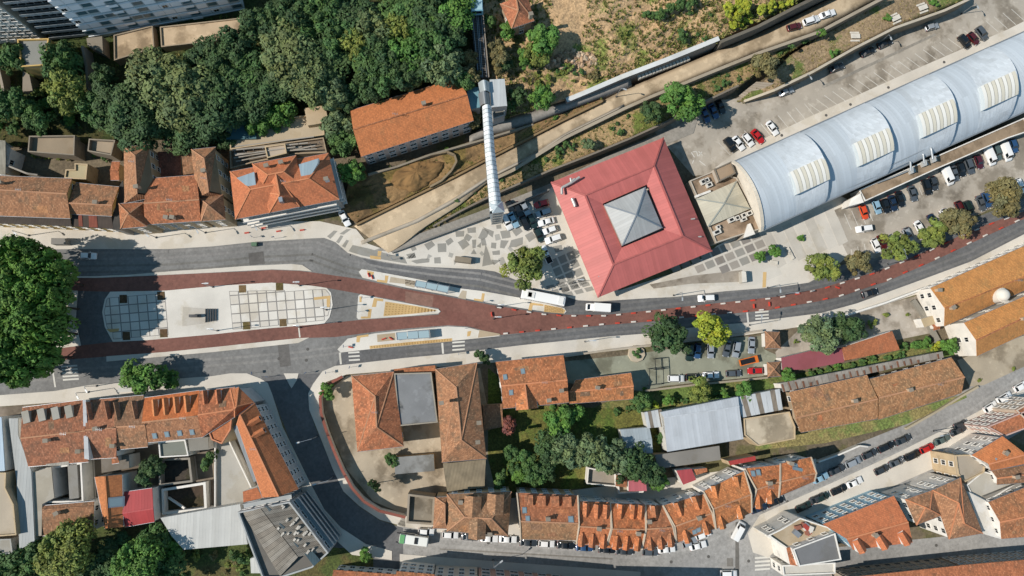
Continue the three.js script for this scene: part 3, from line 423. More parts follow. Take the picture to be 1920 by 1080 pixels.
// the two stopping platforms and the long triangle
const plat1 = sheet('platform', [[673, 510], [678, 505], [688, 506], [780, 523], [864, 541], [905, 546], [978, 559], [1019, 568], [1058, 578], [1062, 584], [1058, 588], [1019, 584], [928, 570], [838, 553], [760, 539], [680, 521]], 0.2, paleStone, 0.23);
const plat2 = sheet('platform', [[633, 655], [652, 635], [704, 625], [760, 619], [840, 612], [877, 614], [905, 621], [939, 630], [848, 639], [780, 646], [691, 655], [639, 661]], 0.2, paleStone, 0.23);
const tri = sheet('platform', [[672, 555], [676, 552], [760, 568], [822, 580], [826, 584], [822, 588], [760, 593], [672, 599], [669, 595]], 0.2, paleStone, 0.23);
const onto = (parent, name, pts, y, m, d = 0.02) => { const g = new Geo(); g.prism(pts.map(v => P(v, 0).setY(y)), { d }); return mesh(name, g, m, parent); };
tile(1, 2);
onto(tri, 'tactile_paving', [[1322, 175], [1543, 208], [1700, 240], [1543, 262], [1308, 282]], 0.212, yellowTac);
onto(tri, 'tactile_paving', [[1240, 150], [1308, 158], [1306, 175], [1262, 170], [1255, 215], [1224, 215]], 0.212, yellowTac);
onto(tri, 'tactile_paving', [[1135, 140], [1152, 140], [1150, 180], [1135, 180]], 0.212, yellowTac);
onto(tri, 'tactile_paving', [[1145, 284], [1195, 284], [1200, 230], [1224, 230], [1215, 297], [1145, 299]], 0.212, yellowTac);
onto(plat2, 'tactile_paving', [[1208, 496], [1543, 463], [1805, 440], [1805, 462], [1543, 485], [1210, 518]], 0.212, yellowTac);
onto(plat2, 'tactile_paving', [[1115, 425], [1200, 412], [1200, 428], [1142, 436], [1135, 470], [1112, 470]], 0.212, yellowTac);
onto(plat2, 'paving_panel', [[1262, 415], [1392, 402], [1395, 455], [1265, 468]], 0.211, concrete('#b7a68c'));
onto(island, 'tactile_paving', [[805, 145], [925, 132], [925, 150], [920, 215], [898, 215], [898, 155], [805, 165]], K + 0.045, yellowTac);
for (const [x, y] of [[288, 84], [556, 68], [318, 350], [582, 328]]) onto(island, 'planting_bed', [[x - 26, y - 26], [x + 26, y - 28], [x + 28, y + 26], [x - 24, y + 28]], K + 0.05, soil('#7b6748'));
tile(0, 2); for (const [x, y] of [[893, 158], [1165, 135], [915, 425], [1185, 405]]) onto(island, 'planting_bed', [[x - 27, y - 30], [x + 27, y - 32], [x + 30, y + 28], [x - 25, y + 30]], K + 0.05, soil('#6d573f'));
onto(island, 'tactile_paving', [[770, 375], [865, 370], [860, 390], [800, 398]], K + 0.045, yellowTac);
tile(2, 2);
onto(plat1, 'tactile_paving', [[1005, 197], [1130, 222], [1158, 240], [1145, 262], [1003, 250]], 0.212, yellowTac);
onto(plat1, 'tactile_paving', [[902, 182], [1000, 196], [998, 208], [922, 202], [914, 240], [888, 238]], 0.212, yellowTac);
onto(plat1, 'tactile_paving', [[555, 115], [575, 117], [566, 178], [495, 166], [497, 153], [548, 160]], 0.212, yellowTac);
onto(plat1, 'paving_panel', [[0, 15], [72, 30], [66, 75], [0, 60]], 0.211, concrete('#b9ac98')); onto(plat1, 'paving_panel', [[410, 95], [445, 100], [437, 160], [380, 148]], 0.211, concrete('#b9ac98'));
onto(plat2, 'paving_panel', [[535, 380], [680, 408], [690, 418], [525, 437]], 0.211, concrete('#b4a289'));
onto(plat2, 'paving_panel', [[450, 392], [478, 388], [468, 425], [446, 428]], 0.212, yellowTac);
tile(1, 1);
onto(plat1, 'tactile_paving', [[1190, 955], [1240, 965], [1236, 985], [1195, 985]], 0.212, yellowTac); onto(plat1, 'tactile_paving', [[1320, 990], [1345, 992], [1335, 1045], [1260, 1035], [1262, 1020], [1318, 1026]], 0.212, yellowTac); onto(plat1, 'paving_panel', [[1360, 1000], [1543, 1030], [1540, 1060], [1350, 1040]], 0.211, concrete('#b9ac98'));
// zebra crossings, stop lines
const zebra = (c, r, o, u, v, n, w) => { tile(c, r); for (let i = 0; i < n; i++) { const b = [o[0] + v[0] * i, o[1] + v[1] * i], g = new Geo(); g.poly([b, [b[0] + u[0], b[1] + u[1]], [b[0] + u[0] + v[0] * w, b[1] + u[1] + v[1] * w], [b[0] + v[0] * w, b[1] + v[1] * w]].map(a => P(a, 0).setY(0.031)), V(0, 1, 0)); struct('road_marking', g, lineWhite); } full(); };
zebra(1, 2, [1053, 540], [80, -5], [2, 27], 3, 0.45); zebra(2, 2, [340, 466], [90, -7], [0, 27], 3, 0.45); zebra(3, 2, [1063, 248], [98, -8], [1, 24], 3, 0.5); zebra(0, 2, [443, 640], [115, -8], [3, 24], 5, 0.5); zebra(3, 3, [1062, 944], [110, -8], [0, 28], 4, 0.5);
zebra(1, 2, [985, 545], [14, -1], [8, 84], 1, 1); zebra(2, 2, [260, 475], [14, -1], [6, 78], 1, 1); zebra(3, 2, [1000, 255], [12, -1], [8, 75], 1, 1); zebra(0, 2, [378, 690], [12, -1], [16, 105], 1, 1); zebra(1, 2, [690, 365], [10, -1], [8, 70], 1, 1);
// patched paving of the upper square: grey stone pieces in pale paving, each laid a little proud
tile(2, 1); const sq = struct('pavement', new Geo().poly([[60, 800], [560, 640], [700, 640], [760, 900], [560, 930], [0, 905], [0, 820]].map(v => P(v, 0).setY(K + 0.004)), V(0, 1, 0)), concrete('#d6d1c8'));
for (const q of [[[135, 765], [190, 740], [215, 770], [165, 808]], [[232, 760], [295, 757], [296, 820], [236, 822]], [[378, 750], [430, 722], [465, 768], [415, 805]], [[5, 838], [68, 825], [76, 860], [30, 868]], [[482, 732], [512, 730], [508, 790], [486, 795]], [[555, 925], [565, 850], [580, 765], [605, 830], [618, 880], [648, 905]], [[525, 720], [560, 650], [605, 670], [590, 712], [560, 732]], [[685, 670], [752, 660], [762, 715], [700, 725]], [[770, 665], [825, 640], [848, 672], [800, 708]], [[864, 700], [915, 672], [945, 715], [895, 750]], [[690, 735], [748, 738], [715, 795], [684, 790]], [[750, 785], [765, 735], [850, 712], [848, 765], [800, 785]], [[362, 670], [425, 668], [424, 708], [366, 712]], [[447, 648], [508, 640], [510, 680], [452, 684]], [[560, 640], [640, 672], [630, 715], [598, 690]], [[515, 780], [548, 748], [545, 790]], [[620, 875], [690, 880], [640, 915]], [[40, 885], [120, 868], [175, 868], [172, 895], [80, 905]], [[628, 815], [682, 808], [684, 840], [632, 842]], [[1068, 780], [1130, 768], [1137, 812], [1085, 825]]]) onto(sq, 'paving_piece', q, K + 0.03, patchGrey, 0.025);
{ // smaller filler pieces between the large ones
  const r = rng(412), done = []; for (let i = 0; i < 400 && done.length < 46; i++) { const x = 40 + r() * 960, y = 620 + r() * 290; if (y < 800 - x * 0.28 || y > 905 - Math.max(0, 120 - x) * 0.3 || (x > 700 && y > 800) || done.some(d => Math.hypot(d[0] - x, d[1] - y) < 62)) continue; if ([[175, 775], [264, 790], [420, 765], [40, 845], [497, 762], [600, 880], [565, 690], [722, 690], [808, 672], [905, 710], [715, 765], [800, 750], [394, 690], [478, 662], [615, 680], [655, 828], [420, 875], [110, 885]].some(d => Math.hypot(d[0] - x, d[1] - y) < 56)) continue; done.push([x, y]); const a = r() * 3, w = 14 + r() * 14, h = 12 + r() * 12, c = Math.cos(a), n = Math.sin(a), pt = (u, v) => [x + u * c - v * n, y + u * n + v * c]; onto(sq, 'paving_piece', r() < 0.4 ? [pt(-w, -h), pt(w, -h * 0.6), pt(-w * 0.4, h)] : [pt(-w, -h), pt(w, -h), pt(w * 0.8, h), pt(-w, h * 0.9)], K + 0.03, r() < 0.5 ? patchGrey : concrete('#aaa8a2'), 0.025); } }
tile(1, 1); for (const q of [[[900, 708], [950, 665], [975, 670], [925, 725]], [[965, 748], [998, 700], [1018, 705], [985, 758]], [[1008, 778], [1040, 732], [1058, 738], [1030, 790]], [[990, 690], [1040, 655], [1075, 655], [1020, 695]], [[1055, 815], [1085, 770], [1200, 795], [1380, 845], [1455, 855], [1480, 905], [1330, 880], [1150, 845]], [[1470, 865], [1530, 825], [1543, 860], [1490, 870]]]) onto(sq, 'paving_piece', q, K + 0.03, patchGrey, 0.025);
for (const q of [[[1268, 812], [1295, 815], [1288, 850], [1265, 848]], [[1210, 845], [1290, 855], [1290, 875], [1212, 868]]]) onto(sq, 'tactile_paving', q, K + 0.034, yellowTac, 0.02);
// squared paving south and east of the red hall: grey squares between pale bands
const sq2 = struct('pavement', new Geo().poly((tile(3, 1), [[420, 1010], [750, 830], [980, 720], [1120, 690], [1260, 980], [1060, 1060], [300, 1075]]).map(v => P(v, 0).setY(K + 0.004)), V(0, 1, 0)), concrete('#ccc7be'));
for (let i = 0; i < 12; i++) for (let j = 0; j < 3; j++) { const o = [230 + i * 72 + j * 33, 1010 - i * 29 + j * 62], q = [o, [o[0] + 60, o[1] - 24], [o[0] + 84, o[1] + 24], [o[0] + 25, o[1] + 48]]; if (q.some(v => v[1] > 990 + (v[0] > 900 ? -60 : 0))) continue; onto(sq2, 'paving_square', q, K + 0.03, [patchGrey, concrete('#a19b93'), concrete('#8a8580')][(i * 5 + j * 3) % 3], 0.025); }
tile(2, 1); for (let i = 0; i < 4; i++) for (let j = 0; j < 3; j++) { const o = [1040 + i * 26 + j * 62, 885 + i * 62 - j * 27], q = [o, [o[0] + 50, o[1] - 22], [o[0] + 72, o[1] + 28], [o[0] + 22, o[1] + 50]]; onto(sq2, 'paving_square', q, K + 0.03, patchGrey, 0.025); }
tile(2, 2); for (let i = 0; i < 4; i++) for (let j = 0; j < 3; j++) { const o = [1015 + i * 74 + j * 28, 35 - i * 18 + j * 34 + 30], q = [o, [o[0] + 56, o[1] - 14], [o[0] + 72, o[1] + 14], [o[0] + 18, o[1] + 27]]; if (o[0] < 1330) onto(sq2, 'paving_square', q, K + 0.03, patchGrey, 0.025); }
// pale slabs with dark joints before the market hall
tile(3, 1); for (let i = 0; i < 7; i++) { const f = (x, y) => [x + i * 74, y - i * 33], q = [f(1110, 700), f(1172, 672), f(1290, 905 + i * 6), f(1225, 940 + i * 6)]; onto(sq2, 'paving_slab', q, K + 0.03, i % 2 ? concrete('#cec9c0') : concrete('#c3beb5'), 0.025); }
onto(sq2, 'tactile_paving', [[1120, 965], [1145, 965], [1140, 1075], [1115, 1078]], K + 0.034, yellowTac, 0.02);
onto(sq2, 'lane_paving', [[300, 1055], [620, 990], [970, 950], [985, 1035], [600, 1050], [330, 1085]], K + 0.02, cobble('#9d958a'), 0.02);
// market parking lots
full();
sheet('parking_lot', [[1225, 245], [1320, 190], [1380, 185], [1480, 130], [1600, 75], [1700, 35], [1810, -10], [1940, -40], [1940, 60], [1700, 170], [1500, 265], [1380, 320], [1300, 330]], 0.02, lotGrey);
sheet('parking_lot', [[1550, 400], [1620, 370], [1770, 300], [1940, 225], [1940, 355], [1850, 395], [1730, 452], [1640, 485], [1590, 480], [1570, 440]], K + 0.006, lotGrey);
sheet('pavement', [[1340, 315], [1380, 285], [1520, 218], [1700, 137], [1890, 55], [1940, 30], [1940, 70], [1520, 245], [1400, 310]], K, pave, 0.16);
const bay = (c, r, a, b, u, n) => { tile(c, r); for (let i = 0; i < n; i++) { const g = new Geo(), p = P([a[0] + u[0] * i, a[1] + u[1] * i], 0).setY(c === 4 && r === 1 ? K + 0.012 : 0.028), q = P([b[0] + u[0] * i, b[1] + u[1] * i], 0).setY(p.y), s = V(-(q.z - p.z), 0, q.x - p.x).normalize().multiplyScalar(0.07); g.poly([p.clone().add(s), q.clone().add(s), q.clone().sub(s), p.clone().sub(s)], V(0, 1, 0)); struct('road_marking', g, lineWhite); } full(); };
bay(4, 0, [-20, 745], [75, 815], [59.5, -27.5], 20); bay(4, 0, [1265, 150], [1360, 235], [62, -28], 4); bay(3, 0, [1105, 895], [1180, 985], [63, -29], 6); bay(3, 1, [-30 + 830, 30], [885, 120], [62, -29], 4);
bay(4, 1, [190, 565], [240, 680], [52, -21], 5); bay(4, 1, [480, 470], [505, 530], [60, -24], 12); bay(4, 1, [290, 800], [300, 860], [48, -19], 5); bay(4, 1, [1270, 470], [1300, 510], [52, -20], 4);
tile(3, 1); { const g = new Geo(); for (const [a, b] of [[[602, 98], [625, 135]], [[612, 96], [640, 92]], [[640, 92], [650, 128]], [[655, 92], [685, 122]], [[655, 125], [680, 95]], [[620, 155], [610, 180]], [[660, 160], [705, 195]]]) { const p = P(a, 0).setY(0.03), q = P(b, 0).setY(0.03), s = V(-(q.z - p.z), 0, q.x - p.x).normalize().multiplyScalar(0.12); g.poly([p.clone().add(s), q.clone().add(s), q.clone().sub(s), p.clone().sub(s)], V(0, 1, 0)); } struct('road_marking', g, lineWhite); }
// south car park, yards and gardens
tile(3, 2);
sheet('car_park', [[-330, 610], [170, 560], [560, 500], [860, 440], [1110, 420], [1130, 520], [1215, 560], [1215, 600], [1130, 640], [1125, 715], [860, 740], [400, 785], [270, 825], [-330, 760]], 0.022, lotGreen);
sheet('yard', [[1210, 540], [1380, 380], [1480, 330], [2250, 130], [2350, 400], [1760, 520], [1220, 590]], 0.02, dirty('#b2aa9f'));
sheet('grass_strip', [[-100, 940], [130, 840], [420, 790], [900, 745], [1250, 720], [1500, 670], [2500, 440], [2520, 560], [1250, 790], [400, 960], [-100, 1040]], 0.018, grassy('#8f8f60'));
tile(4, 2); sheet('yard', [[1060, 600], [1543, 420], [1600, 620], [1250, 780], [1150, 790]], 0.021, cobble('#b0a592'));
sheet('grass_strip', [[-400, 1130], [490, 1030], [1120, 840], [1130, 870], [700, 1060], [100, 1200], [-400, 1250]], 0.021, grassy('#a79f74'));
full();
sheet('yard', [[600, 745], [650, 705], [750, 695], [900, 690], [940, 900], [900, 960], [760, 965], [700, 940], [650, 880], [620, 810]], 0.022, yard);
sheet('yard', [[-40, 765], [470, 738], [560, 930], [480, 1000], [200, 1010], [-40, 1040]], 0.019, dirty('#8a7f72'));
sheet('garden', [[915, 690], [1000, 760], [1240, 770], [1240, 880], [1100, 915], [930, 925], [915, 860]], 0.024, grassy('#7e8048'));
sheet('garden', [[-60, 1000], [330, 980], [480, 1020], [700, 1030], [700, 1120], [-60, 1120]], 0.024, grassy('#6f6a48'));
sheet('lane', [[850, 415], [930, 385], [1030, 345], [1170, 278], [1250, 245], [1310, 215], [1300, 250], [1130, 320], [1040, 345], [1000, 385], [960, 388], [740, 472], [700, 470]], K + 0.008, asphalt('#98938b'));
// slopes north of the square: cobbled ramp, earth strips, hillsides
const rampN = [[664, 424, .25], [700, 406, .6], [780, 369, 1.2], [850, 335, 2], [905, 306, 2.7], [950, 283, 3.1], [1050, 231, 4.1], [1160, 173, 5.1], [1200, 156, 5.5], [1300, 114, 6.4], [1390, 76, 7.2], [1480, 36, 7.8], [1570, -10, 8.2]];
const rampS = [[728, 474, .2], [750, 462, .5], [792, 428, 1.2], [860, 385, 2], [915, 340, 2.7], [960, 318, 3.1], [1060, 256, 4.1], [1170, 202, 5.1], [1215, 182, 5.5], [1325, 137, 6.4], [1420, 98, 7.2], [1530, 60, 7.8], [1660, -10, 8.2]];
patch('cobbled_ramp', rampN, rampS, cobble('#c6b397'), { nu: 60, nv: 3 });
patch('stone_gutter', [[676, 452, .4], [780, 411, 1.3], [850, 372, 2.1], [912, 332, 2.75], [1000, 288, 3.55], [1060, 249, 4.15], [1170, 195, 5.15]], [[678, 458, .4], [782, 418, 1.3], [852, 380, 2.1], [914, 339, 2.75], [1002, 295, 3.55], [1062, 255, 4.15], [1172, 201, 5.15]], concrete('#b5ab9c'), { nu: 40, nv: 1 });
const stripA = patch('earth_strip', [[800, 425, .4], [860, 388, 1.2], [916, 343, 1.9], [962, 321, 2.3], [1062, 259, 3.2], [1172, 205, 3.9], [1217, 185, 4.2], [1327, 140, 4.6], [1425, 101, 5], [1540, 62, 5.2]], [[812, 424, .4], [870, 392, 1], [925, 365, 1.6], [1032, 319, 2.8], [1100, 293, 3.2], [1180, 260, 3.6], [1250, 228, 3.9], [1320, 190, 4], [1380, 165, 4.2], [1460, 105, 4.6]], scrub('#b39c75'), { nu: 70, nv: 10, amp: 0.9 });
const stripC = patch('picnic_terrace', [[1385, 190, .5], [1440, 145, 3.5], [1480, 105, 4.3], [1545, 62, 4.6], [1660, -10, 5], [1820, -70, 5]], [[1400, 190, .5], [1452, 168, 3.5], [1522, 134, 4.3], [1600, 90, 4.6], [1675, 52, 4.8], [1815, -2, 5]], scrub('#a8967a'), { nu: 50, nv: 8, amp: 0.25 });
const stripB = patch('earth_strip', [[660, 300, 3], [690, 326, 2.8], [740, 312, 2.6], [800, 290, 2.8], [900, 262, 3], [930, 252, 3.2], [1000, 234, 4], [1090, 200, 5], [1130, 185, 5.4]], [[640, 400, .6], [668, 417, .7], [780, 363, 1.7], [850, 329, 2.5], [905, 300, 3.2], [950, 277, 3.6], [1000, 252, 4.2], [1060, 222, 4.7], [1135, 188, 5.4]], soil('#9a7e58'), { nu: 150, nv: 34, amp: 2.6, ridge: 1.9 });
patch('footpath', [[880, 255, 3.4], [926, 226, 4], [1030, 199, 5.2], [1080, 184, 5.8], [1180, 138, 6.6]], [[880, 268, 3.4], [926, 250, 4], [1000, 230, 4.6], [1090, 195, 5.6], [1185, 160, 6.4]], asphalt('#97928b'), { nu: 40, nv: 2 });
const hillL = patch('hillside', [[-80, -70, 6], [200, -70, 6], [470, -70, 6.5], [600, -70, 10], [880, -70, 13]], [[-80, 275, 2.5], [230, 262, 2.5], [440, 245, 2.5], [560, 220, 3], [650, 205, 3.5], [900, 240, 3.8]], grassy('#5a5836'), { nu: 70, nv: 24, amp: 1.2 });
const hillR = patch('hillside', [[878, -70, 13], [1050, -70, 14], [1250, -70, 15], [1420, -70, 15], [1600, -90, 15]], [[905, 235, 3.8], [1060, 186, 6.5], [1165, 143, 8], [1345, 75, 10.5], [1480, 12, 12]], scrub('#cdb18c'), { nu: 170, nv: 70, amp: 4.4, ridge: 2.2 });

// raised studs of the warning paving, dark drain covers, trench repairs
tile(1, 2); const studs = (parent, q, nx, ny) => { const g = new Geo(), f = (a, b, u) => [a[0] + (b[0] - a[0]) * u, a[1] + (b[1] - a[1]) * u]; for (let i = 0; i < nx; i++) for (let j = 0; j < ny; j++) { const p = P(f(f(q[0], q[1], (i + 0.5) / nx), f(q[3], q[2], (i + 0.5) / nx), (j + 0.5) / ny), 0); g.box(V(p.x, 0.212, p.z), 0.34, 0.05, 0.12, (i + j) % 2 ? 0.3 : -0.3); } const m = mesh('warning_stud', g, concrete('#8f6f42'), parent); m.userData.kind = 'stuff'; };
studs(tri, [[1325, 180], [1690, 238], [1690, 246], [1310, 280]], 16, 5); studs(plat2, [[1212, 498], [1800, 442], [1800, 460], [1214, 516]], 30, 2); tile(2, 2); studs(plat1, [[1008, 200], [1140, 226], [1140, 256], [1006, 248]], 9, 4);
const cover = (c, r, x, y, w = 0.8, m = concrete('#5a5855')) => { tile(c, r); const p = P([x, y], 0), g = new THREE.CylinderGeometry(w / 2, w / 2, 0.02, 14); g.translate(p.x, 0.03, p.z); struct('drain_cover', g, m); };
for (const [c, r, x, y] of [[1, 2, 552, 588], [1, 2, 760, 520], [1, 2, 750, 600], [3, 3, 457, 978], [3, 3, 1017, 972], [3, 3, 727, 940], [2, 3, 600, 840], [3, 3, 1298, 543], [4, 3, 908, 858], [4, 0, 110, 835], [4, 0, 286, 757], [4, 0, 560, 634], [4, 0, 963, 451], [3, 0, 1255, 980]]) { cover(c, r, x, y); if (r === 0) scene.children.at(-1).position.y = 0.12; }
const trench = (c, r, q, m) => { tile(c, r); const g = new Geo(); g.poly(q.map(v => P(v, 0).setY(0.024)), V(0, 1, 0)); struct('road_repair', g, m); };
trench(3, 3, [[922, 690], [945, 685], [950, 1085], [920, 1085]], asphalt('#6b6863')); trench(3, 3, [[860, 950], [905, 950], [905, 1010], [860, 1010]], asphalt('#7d7973')); trench(1, 1, [[330, 830], [440, 815], [450, 905], [340, 915]], asphalt('#65625f')); trench(1, 2, [[540, 470], [620, 462], [640, 640], [560, 650]], asphalt('#6d6a67')); trench(2, 3, [[250, 880], [1500, 950], [1500, 962], [250, 890]], asphalt('#84807a')); trench(4, 0, [[80, 620], [900, 240], [910, 255], [90, 640]], asphalt('#989288')); trench(2, 2, [[0, 100], [205, 135], [195, 215], [150, 208], [0, 182]], asphalt('#8d6a5d')); trench(2, 2, [[270, 235], [445, 262], [445, 350], [330, 345]], asphalt('#7a5046'));

// ragged grass on the slopes
const wx = px => P([px, 100], 8).x;
tufts('grass_tufts', 'ragged dry and green grass on the slope below the hill cottage', hillR, 4200, 1.5, ['#6f7a36', '#8a8a4c', '#a39a62', '#5b6b2e', '#7d7440'], (x, z, r) => { const e = P([1090, 150], 8); return x < wx(1060) || (x < wx(1180) && r() < 0.25 && z > e.z - 4) || (x > wx(1300) && r() < 0.7) || r() < 0.012; });
tufts('grass_tufts', 'sparse grass on the earth strip below the ramp', stripA, 1500, 0.9, ['#7c7c40', '#938a56', '#66743a'], () => true);
tufts('grass_tufts', 'sparse dry grass on the picnic terrace', stripC, 500, 0.8, ['#a59763', '#8c8450'], () => true);
tufts('grass_tufts', 'rough weeds in the overgrown yards below the towers', hillL, 3600, 1.5, ['#5f6e30', '#77803c', '#4d5c2a', '#8a8650'], (x, z) => x < wx(460) && z > P([0, 90], 4).z);
tufts('grass_tufts', 'a few weeds on the dug earth beside the ramp', stripB, 260, 0.8, ['#7c7c40', '#66743a'], () => true);
// worn wheel tracks of the carriageways: paler polished bands
const track = (L, off, w, m, y = 0.0175) => { const q = L.map(v => P(v, 0)), g = new Geo(); for (let i = 0; i < q.length - 1; i++) { const d = V(q[i + 1].x - q[i].x, 0, q[i + 1].z - q[i].z).normalize(), s = V(-d.z, 0, d.x), f = (p, o) => p.clone().addScaledVector(s, o).setY(y); g.poly([f(q[i], off - w), f(q[i + 1], off - w), f(q[i + 1], off + w), f(q[i], off + w)], V(0, 1, 0)); } struct('wheel_track', g, m); };
full(); const upL = RN.slice(13).map(v => [v[0], v[1] - 13]), loL = LS.slice(2).map(v => [v[0], v[1] - 12]), avU = [[150, 492], [316, 489], [400, 483], [484, 475], [587, 470], [652, 494], [720, 508], [812, 521], [900, 530], [972, 548]], avL = [[20, 712], [168, 697], [311, 687], [430, 677], [560, 666], [640, 655]];
for (const o of [-0.8, 0.8]) { track(upL, o, 0.32, asphalt('#737271')); track(loL, o, 0.32, asphalt('#737271')); track(avU, o - 1.6, 0.3, asphalt('#888684')); track(avU, o + 1.8, 0.3, asphalt('#75736f'), 0.0185); track(avL, o, 0.3, asphalt('#8a8885')); }
const dn2 = [[770, 1012], [900, 1022], [1050, 1036], [1200, 1040], [1300, 1022], [1400, 975], [1500, 925], [1620, 870], [1720, 825], [1820, 775], [1910, 715]]; for (const o of [-0.8, 0.8]) track(dn2, o, 0.3, asphalt('#a5a3a0'));

// ---------------------------------------------------------------- buildings
const T = { old: tiled('#a4694a'), brown: tiled('#94634a'), dark: tiled('#9a6347'), fresh: tiled('#c2663a', false), orange: tiled('#cf6422', false), terra: tiled('#b8623c'), ochre: tiled('#cd8440', false), rust: tiled('#b06038') };
const capOld = concrete('#b98a6a'), capNew = concrete('#d08a62');
const W = { white: stucco('#e0ded9'), cream: stucco('#bda98a'), yellow: stucco('#c9ab6c'), grey: stucco('#a3a3a0'), pink: stucco('#c2a49a'), blue: stucco('#a6cbdd'), tan: stucco('#a08f78'), dim: stucco('#8f8678') };
const shade = stucco('#a39d94');  // plain grey-beige stucco for minor walls, one even colour of its own

// --- row along the north pavement
tile(0, 1);
house('row_house', 'long brown tiled row house with patched lean-to strip over the pavement', [
  { q: [[-160, 262], [522, 288], [508, 577], [-160, 552]], r: [[-160, 362], [483, 400]], eh: 9, rh: 11.6, roof: T.old, wall: W.yellow, cap: capOld, over: 0.3, chim: [[20, 325, 0]] },
  { pts: [[-160, 548], [508, 572], [515, 632], [-160, 605]], h: [8.4, 8.4, 7.6, 7.6], roof: corr('#4a4038'), wall: W.yellow, over: 0.3 }]);
{ const t = thing('row_house', 'short brown tiled row house between long house and grey gap', 'house');
  vol(t, { q: [[545, 318], [860, 348], [808, 560], [500, 545]], r: [[495, 466], [812, 482]], eh: 8.4, rh: 10.4, roof: T.old, wall: W.yellow, cap: capOld, over: 0.3 });
  flatRoof(t, { pts: [[512, 545], [806, 560], [818, 652], [522, 634]], h: [8, 8, 7.2, 7.2], roof: corr('#4a3f37'), wall: W.yellow, over: 0.3 });
  const pa = (x0, x1, y0, y1) => { const g = new Geo(); g.prism([[x0, y0], [x1, y0 + 2], [x1 + 6, y1 + 3], [x0 + 4, y1]].map((v, i) => P(v, i < 2 ? 8.06 : 7.3)), { d: 0.1 }); mesh('red_roof_sheet', g, corr('#8a4a38'), t); };
  pa(565, 592, 552, 632); pa(640, 700, 556, 640); }
house('infill_building', 'narrow dark slate roofed infill between the brown houses', { pts: [[862, 345], [888, 300], [905, 440], [868, 660], [818, 655], [808, 480]], h: 7.5, roof: corr('#4d4a46'), wall: shade, win: false }, 'building');
tile(0, 1);
{ const t = thing('courtyard_mansion', 'large brown tiled mansion with two wings and corner pavilions round a court', 'house');
  const s = { wall: W.cream, cap: capOld, balcony: undefined };
  vol(t, { ...s, q: [[895, 58], [1082, 42], [1130, 420], [900, 468]], r: [[975, 122], [990, 400]], eh: 10.5, rh: 13.2, ends: 'hg', roof: T.old });
  vol(t, { ...s, q: [[1075, 288], [1420, 262], [1450, 595], [1045, 622]], r: [[1040, 468], [1440, 442]], eh: 10.2, rh: 13, roof: T.terra, chim: [[1215, 575, 1], [1260, 575, 1]] });
  vol(t, { ...s, q: [[858, 470], [1045, 458], [1062, 635], [872, 650]], r: [[927, 538], [930, 545]], eh: 10.8, rh: 13.6, ends: 'hh', roof: T.rust });
  tile(1, 1);
  vol(t, { ...s, q: [[-82, 78], [95, 60], [150, 410], [-45, 430]], r: [[8, 142], [42, 388]], eh: 10.5, rh: 13.2, ends: 'hg', roof: T.old });
  vol(t, { ...s, q: [[-28, 428], [145, 404], [166, 585], [-12, 597]], r: [[34, 476], [40, 482]], eh: 10.8, rh: 13.6, ends: 'hh', roof: T.old });
  tile(0, 1); flatRoof(t, { pts: [[1140, 95], [1300, 88], [1310, 262], [1150, 285]], h: [5.5, 5.5, 4.8, 4.8], roof: tiled('#8d3f34'), wall: shade, win: false });
  flatRoof(t, { pts: [[1310, 92], [1390, 85], [1400, 250], [1325, 262]], h: 7, roof: T.dark, wall: shade, win: false }); }
tile(1, 1);
{ const t = thing('apartment_house', 'orange tiled hipped apartment house with balconies and blue roof terraces', 'house');
  const s = { roof: tiled('#c5663d', false), cap: capNew, wall: W.grey, storey: 3 };
  vol(t, { ...s, q: [[197, 238], [908, 104], [988, 440], [235, 583]], r: [[345, 368], [768, 288]], eh: 12, rh: 15, ends: 'hh', balcony: white, chim: [[900, 300, 1]], chimMat: white });
  vol(t, { ...s, q: [[358, 182], [674, 121], [714, 336], [405, 386]], r: [[470, 262], [585, 240]], eh: 13.4, rh: 15.8, ends: 'hh', win: false, chim: [[470, 204, 0], [575, 180, 0]], chimMat: stucco('#d8b98f') });
  vol(t, { ...s, q: [[700, 492], [480, 537], [430, 388], [672, 345]], r: [[556, 405], [527, 252]].reverse().map(v => v), eh: 12.8, rh: 15.6, ends: 'hh', win: false });
  for (const q of [[[245, 284], [372, 240], [388, 360], [345, 364]], [[695, 186], [838, 142], [836, 172], [772, 288], [715, 292]]]) flatRoof(t, { pts: q, h: 14.5, roof: seam('#8fa3ad'), wall: W.white, win: false, base: 11 });
  const v = new Geo(); v.box(P([565, 440], 15.6).setY(14), 0.9, 1.9, 1.2, 0.2); mesh('vent', v, steel, t); }
tile(1, 1);
